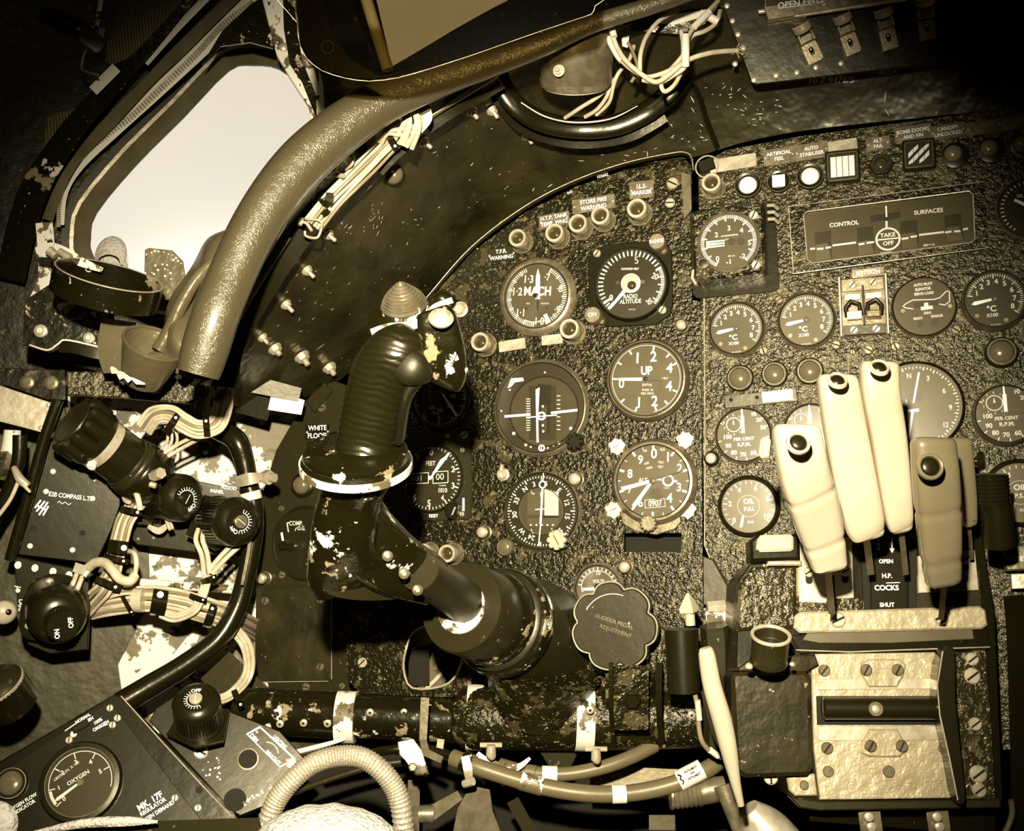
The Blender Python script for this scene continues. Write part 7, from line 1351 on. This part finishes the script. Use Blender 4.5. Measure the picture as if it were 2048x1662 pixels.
bundle('wire_branch', 'tied wires running from the tie down to the horizontal loom', 'wires', [(416, 1150, 1.085), (408, 1178, 1.08), (398, 1204, 1.075), (384, 1222, 1.075), (350, 1236, 1.08), (322, 1226, 1.085)], 3, 4, 6, 'cable', clips=((418, 1158, 1.07, 34, 9, 20), (396, 1196, 1.065, 36, 9, -20)))
bundle('wire_branch', 'taped white cables curving behind the upright dimmer knob', 'wires', [(470, 1260, 1.12), (492, 1290, 1.11), (498, 1330, 1.09), (490, 1362, 1.08), (460, 1390, 1.06), (436, 1400, 1.05)], 3, 4.5, 7, 'cable', clips=((476, 1398, 1.04, 40, 12, -65),))
# ---- black pipe
t, o = wthing('black_pipe', 'thick glossy black pipe curving down between the knobs and the instrument panel', 'pipe', (250, 1420, 1.05))
w = W(o, 'smooth'); w.tube([(398, 820, 1.14, 10), (402, 845, 1.13, 16), (440, 862, 1.12, 20), (472, 880, 1.11, 22), (488, 920, 1.11, 20), (496, 965, 1.11, 19), (508, 1010, 1.11, 19), (506, 1080, 1.11, 19), (490, 1160, 1.105, 19), (472, 1220, 1.10, 20), (435, 1280, 1.09, 21), (370, 1330, 1.08, 22), (300, 1372, 1.07, 23), (240, 1408, 1.06, 24)], 0, n=24); w.build('pipe_run', t)
w = W(o, 'steel'); w.tube([(399, 770, 1.13, 10), (400, 830, 1.13, 11), (390, 850, 1.13, 18)], 0, n=16); w.build('pipe_spigot', t)
w = W(o, 'steel'); w.ribbon([(498, 1000, 1.085, 7), (500, 1080, 1.085, 7), (484, 1170, 1.08, 6)], 6, .004); w.build('conduit_strip', t)
t, o = wthing('pipe_clamp', 'bright metal pipe clamp with a bolt near the panel edge', 'clamp', (498, 957, 1.10)); w = W(o, 'metal'); w.ribbon([(474, 964, 1.095, 22), (498, 958, 1.085, 24), (528, 954, 1.095, 18)], 22, .006); w.build('clamp_strap', t); w = W(o, 'metal'); w.tube([(530, 954, 1.09, 15), (540, 955, 1.085, 15)], 0, n=6); w.tube([(540, 955, 1.085, 9), (550, 956, 1.082, 9)], 0, n=12); w.build('clamp_bolt', t)
w = W(P(510, 985, 1.09), 'cream'); w.tube([(500, 984, 1.105, 21), (504, 1000, 1.105, 21)], 0, n=20); tag(w.build('pipe_collar'), 'cream painted collar on the black pipe under the clamp', 'collar')
w = W(P(350, 1170, 1.14), 'chipw'); w.tube([(260, 1164, 1.14, 9), (480, 1180, 1.14, 9)], 0, n=12); tag(w.build('horizontal_conduit'), 'flaking cream conduit running behind the wiring', 'conduit')
# ---- olive hatch cover patch
f = Fr(Plane(300, 1330, 1.13, (.2, -1, .1)), 300, 1330); b = B(f.u, 'fabric'); b.prism(closed_spline([(240, 1330), (290, 1285), (350, 1250), (362, 1290), (345, 1350), (290, 1385), (250, 1390), (232, 1350)], 3), -6, 0, 1); tag(b.build('lining_flap', None, f.M), 'torn olive lining flap above the black pipe', 'flap')
# ================================================================ lower left consoles
CP = Plane(200, 1550, .98, (.12, -1, .50))
f = Fr(CP, 170, 1560, 30); t = thing('oxygen_regulator', 'black oxygen regulator panel tilted on the lower left console', 'panel', f)
def CL(l, h=0): return [f.L(x, y, h) for x, y in l]
b = B(f.u, 'smooth'); b.prism(CL([(-40, 1545), (228, 1388), (244, 1392), (470, 1622), (520, 1720), (-40, 1720)]), -60, 0, 4); b.build('regulator_case', t)
b = B(f.u, 'bake'); b.prism(CL([(-40, 1572), (210, 1408), (224, 1408), (410, 1650), (440, 1720), (-40, 1720)], 3), 0, 3, 1); b.build('regulator_face', t)
b = B(f.u, 'metal'); b.tube([(*f.L(*p, 1), 1) for p in ((242, 1392), (330, 1490), (400, 1566), (462, 1632))], 1.3, 6); b.build('case_edge', t)
for px, py in ((326, 1502), (398, 1580)): b = B(f.u, 'black'); b.lathe([(7, 0), (7, .4)], *f.L(px, py, 0), 18); b.build('hole', t)
for px, py in ((235, 1436), (138, 1480), (350, 1596), (396, 1616), (225, 1450), (220, 1416)): b = B(f.u, 'steel'); b.screw(*f.L(px, py, 3), 7, 3, 60); b.build('screw', t)
b = B(f.u, 'cream'); b.dome(*f.L(147, 1468, 3), 7, 3, 5, 16, 4); b.m = 'bake'; x, y = f.L(162, 1454, 3); b.box(x, y, 34, 15, 3, 10, 2); x, y = f.L(190, 1438, 3); b.m = 'black'; b.prism(rrect(x, y, 50, 11, 5), 3, 3.4); b.build('slide_lever', t)
b = B(f.u, 'white')
for s, px, py, sz in (('NORMAL', 166, 1437, 6.5), ('OXYGEN', 172, 1444, 6.5), ('100%', 196, 1443, 7), ('OXYGEN', 202, 1452, 7), ('MK. 17F', 300, 1603, 13), ('REGULATOR', 306, 1614, 8), ('OXYGEN DEMAND', 310, 1628, 8), ('OXYGEN FLOW', 44, 1606, 7), ('INDICATOR', 48, 1615, 7)): b.text(s, *f.L(px, py, 3), sz, 2, 3.5, .03, .85)
b.line([f.L(130, 1462, 3), f.L(156, 1444, 3)], 2, 3.5); b.line([f.L(192, 1458, 3), f.L(216, 1448, 3)], 2, 3.5); b.build('lettering', t)
g = Fr(CP, 160, 1564, 30, 14); t = thing('oxygen_gauge', 'round black OXYGEN pressure gauge on the regulator panel', 'gauge', g)
b = B(g.u, 'bake'); b.lathe([(80, 0), (80, 8), (76, 16), (68, 17), (66, 14), (66, 8)], 0, 0, 64, cap=False); b.build('bezel', t); b = B(g.u, 'steel'); b.ring(0, 0, 65.5, 67.5, 12, 16.5, 64, .5); b.build('bezel_ring', t)
b = B(g.u, 'dialn'); b.lathe([(66, 9), (66, 10)], 0, 0, 56); b.build('dial_face', t)
b = B(g.u, 'white'); z = 11; b.arc(0, 0, -105, 130, 60, 1.4, z, 50); b.arc(0, 0, -104, -76, 57, 4, z)
for s, a in (('0', -108), ('1', -73), ('2', -32), ('3', 12), ('4', 52), ('5', 92)):
     b.tick(0, 0, a, 48, 60, 2, z); b.text(s, 41 * math.sin(math.radians(a)), 41 * math.cos(math.radians(a)), 9, 0, z, .02)
b.text('OXYGEN', 0, 10, 8, 2, z, .02); b.text('LBS/SQ.IN. X 100', -14, 34, 5.5, 8, z, .01); b.build('markings', t)
b = B(g.u, 'white'); a = math.radians(-98); s_, c_ = math.sin(a), math.cos(a); b.prism([(c_ * 2, -s_ * 2), (s_ * 50 + c_ * 3.4, c_ * 50 - s_ * 3.4), (s_ * 56, c_ * 56), (s_ * 50 - c_ * 3.4, c_ * 50 + s_ * 3.4), (-c_ * 2, s_ * 2)], z + 1, z + 2); b.build('pointer', t)
b = B(g.u, 'steel'); b.lathe([(7, z), (7, z + 3)], 0, 0, 20); b.build('pointer_hub', t); b = B(g.u, 'glass'); b.lathe([(65, 15), (64.5, 15.5)], 0, 0, 48); b.build('glass', t)
g = Fr(CP, 20, 1566, 30, 14); t = thing('flow_indicator', 'round domed oxygen flow indicator at the lower left corner', 'indicator', g); b = B(g.u, 'bake'); b.lathe([(32, 0), (32, 8), (28, 14), (24, 14)], 0, 0, 44); b.build('indicator_body', t); b = B(g.u, 'metal'); b.ring(0, 0, 27, 30, 5, 13, 44, 1); b.build('indicator_ring', t); b = B(g.u, 'dome'); b.dome(0, 0, 24, 12, 9, 36, 6); b.build('indicator_lens', t)
# dimmer console
DP = Plane(440, 1500, 1.0, (.12, -1, .50))
f = Fr(DP, 440, 1520, -42); t = thing('flood_dimmer_console', 'black console plate with a round hole beside the regulator panel', 'panel', f)
b = B(f.u, 'bake'); b.prism([f.L(*p) for p in ((298, 1442), (312, 1416), (356, 1388), (400, 1400), (560, 1462), (630, 1540), (560, 1600), (480, 1632), (462, 1620))], -30, 0, 2); b.build('console_plate', t)
b = B(f.u, 'steel'); x, y = f.L(496, 1518, 0); b.lathe([(21, 0), (21, .6), (19, .8)], x, y, 32); b.m = 'black'; b.lathe([(18.5, .8), (18.5, 1.2)], x, y, 32); b.build('round_hole', t)
b = B(f.u, 'metal'); b.screw(*f.L(402, 1504, 0), 14, 0, 10); b.build('screw', t)
b = B(f.u, 'black'); b.lathe([(22, 0), (22, .6)], *f.L(470, 1600, 0), 28); b.build('round_hole', t)
b = B(f.u, 'cream')
for i in range(44): 
    x, y = random.choice(((random.gauss(560, 22), 0), (random.gauss(425, 12), 1))) ; 
    py = (1598 - (x - 500) * .55 + random.gauss(0, 4)) if not y else random.gauss(1540, 14)
    if not y: x = random.uniform(486, 570); py = 1606 - (x - 486) * .52 + random.gauss(0, 3)
    b.prism(circ(*f.L(x, py, 0), random.uniform(1, 2.6), 6), 0, .6)
b.build('paint_chips', t)
f2 = Fr(DP, 545, 1496, -44); t = thing('dim_bright_label', 'black label reading DIM and BRIGHT with a curved arrow', 'label', f2); b = B(f2.u, 'white'); b.prism([f2.L(*p) for p in ((492, 1468), (520, 1452), (592, 1518), (560, 1536))], 0, 2.5, .5); b.m = 'bake'; b.prism([f2.L(*p, 3) for p in ((496, 1469), (520, 1456), (587, 1518), (560, 1532))], 2.5, 3); b.build('label_plate', t)
b = B(f2.u, 'white'); b.text('DIM', *f2.L(508, 1476, 3), 8, 0, 3.4, .03); b.text('BRIGHT', *f2.L(546, 1516, 3), 8, 0, 3.4, .03); b.text('LIGHTING', *f2.L(560, 1484, 3), 7, 0, 3.4, .03, .8); b.arc(0, -20, -40, 40, 26, 1.6, 3.4); b.build('lettering', t)
for px, py in ((514, 1464), (574, 1520)): b = B(f2.u, 'metal'); b.dome(*f2.L(px, py, 3), 3.4, 3, 2, 12, 3); b.build('rivet', t)
g = Fr(DP, 582, 1526, 0, 8); b = B(g.u, 'metal'); b.lathe([(10, 0), (10, 6), (6, 7), (6, 3)], 0, 0, 20); tag(b.build('grommet', None, g.M), 'bright ring grommet next to the DIM BRIGHT label', 'grommet')
w = W(P(480, 1480, 1.12), 'side'); w.ribbon([(430, 1330, 1.14, 80), (520, 1420, 1.12, 90), (640, 1500, 1.1, 60)], 80, .02); tag(w.build('under_panel_fairing'), 'dark fairing between the side wall and the torque tube', 'fairing')
w = W(P(620, 1480, 1.08), 'cream'); w.tube([(560, 1512, 1.05, 5), (640, 1492, 1.05, 5), (690, 1478, 1.05, 3)], 0, n=8); tag(w.build('cream_rod'), 'thin cream rod under the left end of the torque tube', 'rod')
# ================================================================ hoses under the torque tube
def hose(lb, pts, r, m='hose', bands=(), name='rubber_hose', n=20):
    t, o = wthing(name, lb, 'hose', pts[0][:3]); w = W(o, m); w.tube(pts, r, 8, n); w.build('hose_run', t)
    for a, b_, rr_, mm, nm in bands: w = W(o, mm); w.tube([a, b_], rr_, n=n); w.build(nm, t)
    return t, o
ht, ho = hose('long olive rubber hose sweeping under the torque tube with paper labels', [(905, 1515, 1.0), (950, 1532, .99), (1010, 1552, .985), (1080, 1572, .98), (1160, 1586, .975), (1240, 1588, .975), (1310, 1578, .975), (1370, 1560, .975), (1420, 1535, .98), (1445, 1515, .99)], 17, bands=(((1042, 1562, .983), (1086, 1574, .98), 18.6, 'chipw', 'paper_label'), ((1224, 1589, .974), (1252, 1588, .974), 18.2, 'cream', 'paper_label'), ((925, 1520, .995), (945, 1530, .992), 21, 'chip', 'end_band')))
w = W(ho, 'cream'); w.tube([(1356, 1563, .974), (1404, 1538, .976)], 20, n=20); w.build('instrument_air_label', ht, label='white printed label wrapped on the hose end')
f = Fr(Plane(1380, 1551, .9645, (0, -1, 0)), 1380, 1549, 28); b = B(f.u, 'bake'); b.text('INSTRUMENT', 6, 9, 4.5, 0, 0, .02, .75); b.text('AIR', 6, 1, 4.5, 0, 0, .02); b.text('INSTRUMENT', 6, -7, 4.5, 0, 0, .02, .75); b.line([(-22, 12), (-17, 6), (-22, 1), (-17, -5), (-22, -11)], 2.4, 0)
ob = adopt(b.build('label_lettering', None, f.M), ht)
hose('second olive hose emerging behind the first with a small label', [(1000, 1530, 1.02), (1060, 1545, 1.01), (1130, 1548, 1.005), (1200, 1536, 1.005), (1260, 1515, 1.01), (1310, 1490, 1.02)], 14, bands=(((1084, 1547, 1.005), (1114, 1548, 1.005), 15.4, 'cream', 'paper_label'), ((1052, 1543, 1.008), (1072, 1546, 1.006), 15.2, 'hose', 'printed_band')))
hose('thin dark pipe running left from the bracket', [(905, 1512, 1.01), (840, 1496, 1.02), (780, 1500, 1.02), (720, 1512, 1.03), (640, 1530, 1.03)], 9, 'smooth', name='dark_pipe')
hose('thin worn pipe from the conduit crossing to the bracket', [(860, 1520, 1.03), (780, 1526, 1.03), (700, 1545, 1.03), (600, 1580, 1.03), (560, 1600, 1.03)], 7, 'smooth2', name='dark_pipe')
hose('thin white lead from the plunger down to the hose fitting', [(1388, 1380, .94), (1396, 1420, .94), (1398, 1455, .94), (1404, 1482, .94), (1420, 1502, .945), (1444, 1516, .95)], 5, 'cabled', bands=(((1395, 1400, .938), (1399, 1440, .938), 6, 'cable', 'sleeve'), ((1420, 1500, .943), (1436, 1512, .947), 6.4, 'cream', 'sleeve')), name='electrical_lead', n=12)
# clamps and brackets below the tube
t, o = wthing('bent_strap', 'pale bent metal strap hanging over the torque tube', 'strap', (850, 1530, .98)); w = W(o, 'steel'); w.ribbon([(850, 1395, 1.0, 17), (846, 1480, .995, 15), (852, 1505, .985, 17), (884, 1520, .98, 14)], 16, .004, sm=False); w.m('metal').ribbon([(882, 1478, 1.02, 14), (878, 1508, 1.02, 14)], 14, .004, sm=False); w.build('strap', t)
f = Fr(Plane(825, 1520, .97, (.2, -1, .3)), 825, 1520); t = thing('saddle_bracket', 'pale metal saddle bracket clamping the pipes', 'bracket', f); b = B(f.u, 'chipw'); b.prism([f.L(*p) for p in ((796, 1484), (826, 1478), (842, 1500), (858, 1548), (832, 1552), (810, 1520), (798, 1508))], -8, 8, 3); b.build('bracket_body', t); b = B(f.u, 'steel'); b.hexa(*f.L(824, 1534), 9, 8, 16, 2); b.build('bracket_bolt', t)
for px, py, lb in ((982, 1504, 'wing nut bolt hanging under the left cream band'), (1192, 1512, 'wing nut bolt hanging under the right cream band')):
    t, o = wthing('band_bolt', lb, 'bolt', (px, py, .99)); w = W(o, 'metal'); w.tube([(px - 22, py - 14, .99, 5), (px + 22, py - 14, .99, 5)], 0, n=8); w.tube([(px, py - 14, .985, 9), (px, py + 8, .985, 10), (px - 2, py + 14, .985, 5)], 0, n=14); w.build('bolt_body', t)
w = W(P(940, 1540, .97), 'metal'); w.ribbon([(930, 1512, .975, 16), (936, 1540, .97, 18), (938, 1560, .972, 14)], 16, .02); w.tube([(928, 1568, .97, 8), (946, 1562, .965, 9)], 0, n=8); tag(w.build('hose_clip'), 'bright hose clip with worm screw at the left hose end', 'clip')
t, o = wthing('tee_fitting', 'threaded metal hose fitting at the right below the torque tube', 'fitting', (1410, 1590, .97)); w = W(o, 'steel'); pts = [(1340, 1592, .98, 26)]
for i in range(7): pts += [(1344 + i * 9, 1592 - i, .98, 27), (1348 + i * 9, 1592 - i, .98, 24)]
pts += [(1412, 1582, .98, 26), (1450, 1576, .98, 24)]; w.tube(pts, 0, seg=1, n=24); w.build('threaded_body', t); w = W(o, 'brass'); w.tube([(1446, 1570, .965, 20), (1460, 1610, .96, 16), (1470, 1640, .96, 14), (1484, 1680, .96, 12)], 0, n=18); w.build('elbow', t)
w = W(P(1250, 1560, 1.05), 'plate'); w.ribbon([(1180, 1560, 1.06, 60), (1380, 1570, 1.06, 60)], 60, .02, sm=False); tag(w.build('pale_gusset_plate'), 'pale flaking plate behind the olive hoses', 'plate')
f = Fr(Plane(1080, 1520, 1.05, (0, -1, 0)), 1080, 1520); b = B(f.u, 'smooth2'); b.prism([f.L(*p) for p in ((1078, 1500), (1158, 1500), (1140, 1536), (1100, 1536))], -4, 4, 1); tag(b.build('tongue_plate', None, f.M), 'dark tongue plate between the two wing nut bolts', 'plate')
w = W(P(1010, 1515, 1.0), 'chipw'); w.ribbon([(955, 1506, 1.0, 8), (980, 1526, .995, 16), (1030, 1536, .995, 14), (1060, 1516, 1.0, 6)], 12, .005); tag(w.build('torn_tape'), 'torn pale tape scrap under the torque tube', 'tape')
# flexible conduit hoop
t, o = wthing('flexible_conduit', 'braided metal flexible conduit hoop above the fleece', 'conduit', (535, 1640, .84)); w = W(o, 'braid')
q = spline([(520, 1690, .84), (548, 1610, .84), (580, 1565, .84), (625, 1528, .845), (680, 1512, .85), (730, 1518, .85), (775, 1555, .85), (800, 1605, .85), (810, 1690, .85)], 26)
w.b.tube([w.pt(p) for p in q], [(21 + (.9 if i % 3 == 0 else -.9)) * p[2] / F for i, p in enumerate(q)], 20); w.build('conduit_braid', t)
# fleece
f = axis_fr(650, 1720, .80, (0, -.25, .97)); b = B(f.u, 'fleece'); b.T = Matrix.Diagonal((1.55, 1, 1, 1)); b.dome(0, 0, 105, 0, 108, 40, 10); ob = b.build('sheepskin_seat_cover', None, f.M); tag(ob, 'cream sheepskin seat cover bulging up at the bottom edge', 'seat cover')
for v in ob.data.vertices: k = v.co.length; v.co *= 1 + .02 * math.sin(v.co.x * 300) * math.cos(v.co.z * 260 + v.co.y * 200)
w = W(P(250, 1670, .80), 'smooth2'); w.ribbon([(-30, 1690, .80, 60), (120, 1672, .80, 44), (300, 1664, .80, 44), (520, 1652, .80, 34)], 40, .02); w.m('fleece').tube([(40, 1672, .785, 3), (160, 1648, .785, 9), (250, 1643, .785, 10), (315, 1644, .785, 3)], 0, n=12); tag(w.build('harness_strap'), 'cracked leather harness strap with pale fleece edge along the bottom left', 'strap')
f = axis_fr(-10, 1650, .62, (0, -1, .3)); t = thing('corner_ball', 'blurred pale round ball in the bottom left corner', 'ball', f); b = B(f.u, 'fleece'); b.dome(0, 0, 46, 0, 30, 32, 8); b.build('ball_body', t)
# dark bay objects
w = W(P(950, 1620, 1.0), 'steel'); w.ribbon([(960, 1575, 1.0, 40), (950, 1620, 1.0, 70), (955, 1690, 1.0, 110)], 60, .03, sm=False); w.m('steel').tube([(838, 1628, .99, 17), (868, 1628, .99, 17)], 0, n=20); w.ribbon([(860, 1628, .99, 30), (920, 1590, 1.0, 20)], 24, .01, sm=False); tag(w.build('pedal_bracket'), 'pale pedal bracket in the dark bay under the hoses', 'bracket')
w = W(P(830, 1610, 1.05), 'steel'); w.ribbon([(828, 1560, 1.05, 24), (826, 1690, 1.05, 24)], 24, .01, sm=False); tag(w.build('bay_strut'), 'narrow pale strut in the dark bay beside the conduit hoop', 'strut')
w = W(P(1050, 1640, 1.03), 'smooth2'); w.ribbon([(1025, 1600, 1.03, 26), (1075, 1690, 1.03, 26)], 26, .01, sm=False); tag(w.build('bay_strut'), 'slanting dark strut in the bay under the middle of the hoses', 'strut')
w = W(P(1330, 1660, 1.0), 'steel'); w.ribbon([(1298, 1645, 1.0, 30), (1350, 1645, 1.0, 30)], 34, .02, sm=False); tag(w.build('bay_bracket'), 'small pale bracket at the bottom edge under the hose end', 'bracket')
w = W(P(1540, 1630, .96), 'metal'); w.tube([(1496, 1618, .96, 24), (1530, 1660, .96, 50), (1560, 1720, .96, 70)], 0, n=28); tag(w.build('pale_pedestal_foot'), 'pale rounded foot under the quadrant at the bottom edge', 'foot')
w = W(P(1750, 1640, .88), 'smooth'); w.ribbon([(1620, 1622, .90, 40), (1990, 1640, .90, 60)], 60, .06, sm=False); tag(w.build('quadrant_lower_skirt'), 'black lower skirt of the quadrant at the bottom edge', 'skirt')
for px, lb in ((1738, 'left bolt pair strap under the quadrant'), (1874, 'right bolt pair strap under the quadrant')):
    t, o = wthing('skirt_strap', lb, 'strap', (px, 1650, .87)); w = W(o, 'steel'); w.ribbon([(px, 1622, .875), (px + 8, 1680, .87)], 44, .006, sm=False); w.build('strap', t)
    for dy in (0, 20): bb = B(1, 'metal'); bb.T = Matrix.Translation(P(px + dy / 4, 1634 + dy, .869) - o) @ V((0, -1, .2)).to_track_quat('Z', 'Y').to_matrix().to_4x4() @ Matrix.Scale(.0004, 4); bb.lathe([(9, -3), (9, 2), (5, 4)], 0, 0, 16); bb.build('bolt', t)
# dark cavity behind everything in the lower bay
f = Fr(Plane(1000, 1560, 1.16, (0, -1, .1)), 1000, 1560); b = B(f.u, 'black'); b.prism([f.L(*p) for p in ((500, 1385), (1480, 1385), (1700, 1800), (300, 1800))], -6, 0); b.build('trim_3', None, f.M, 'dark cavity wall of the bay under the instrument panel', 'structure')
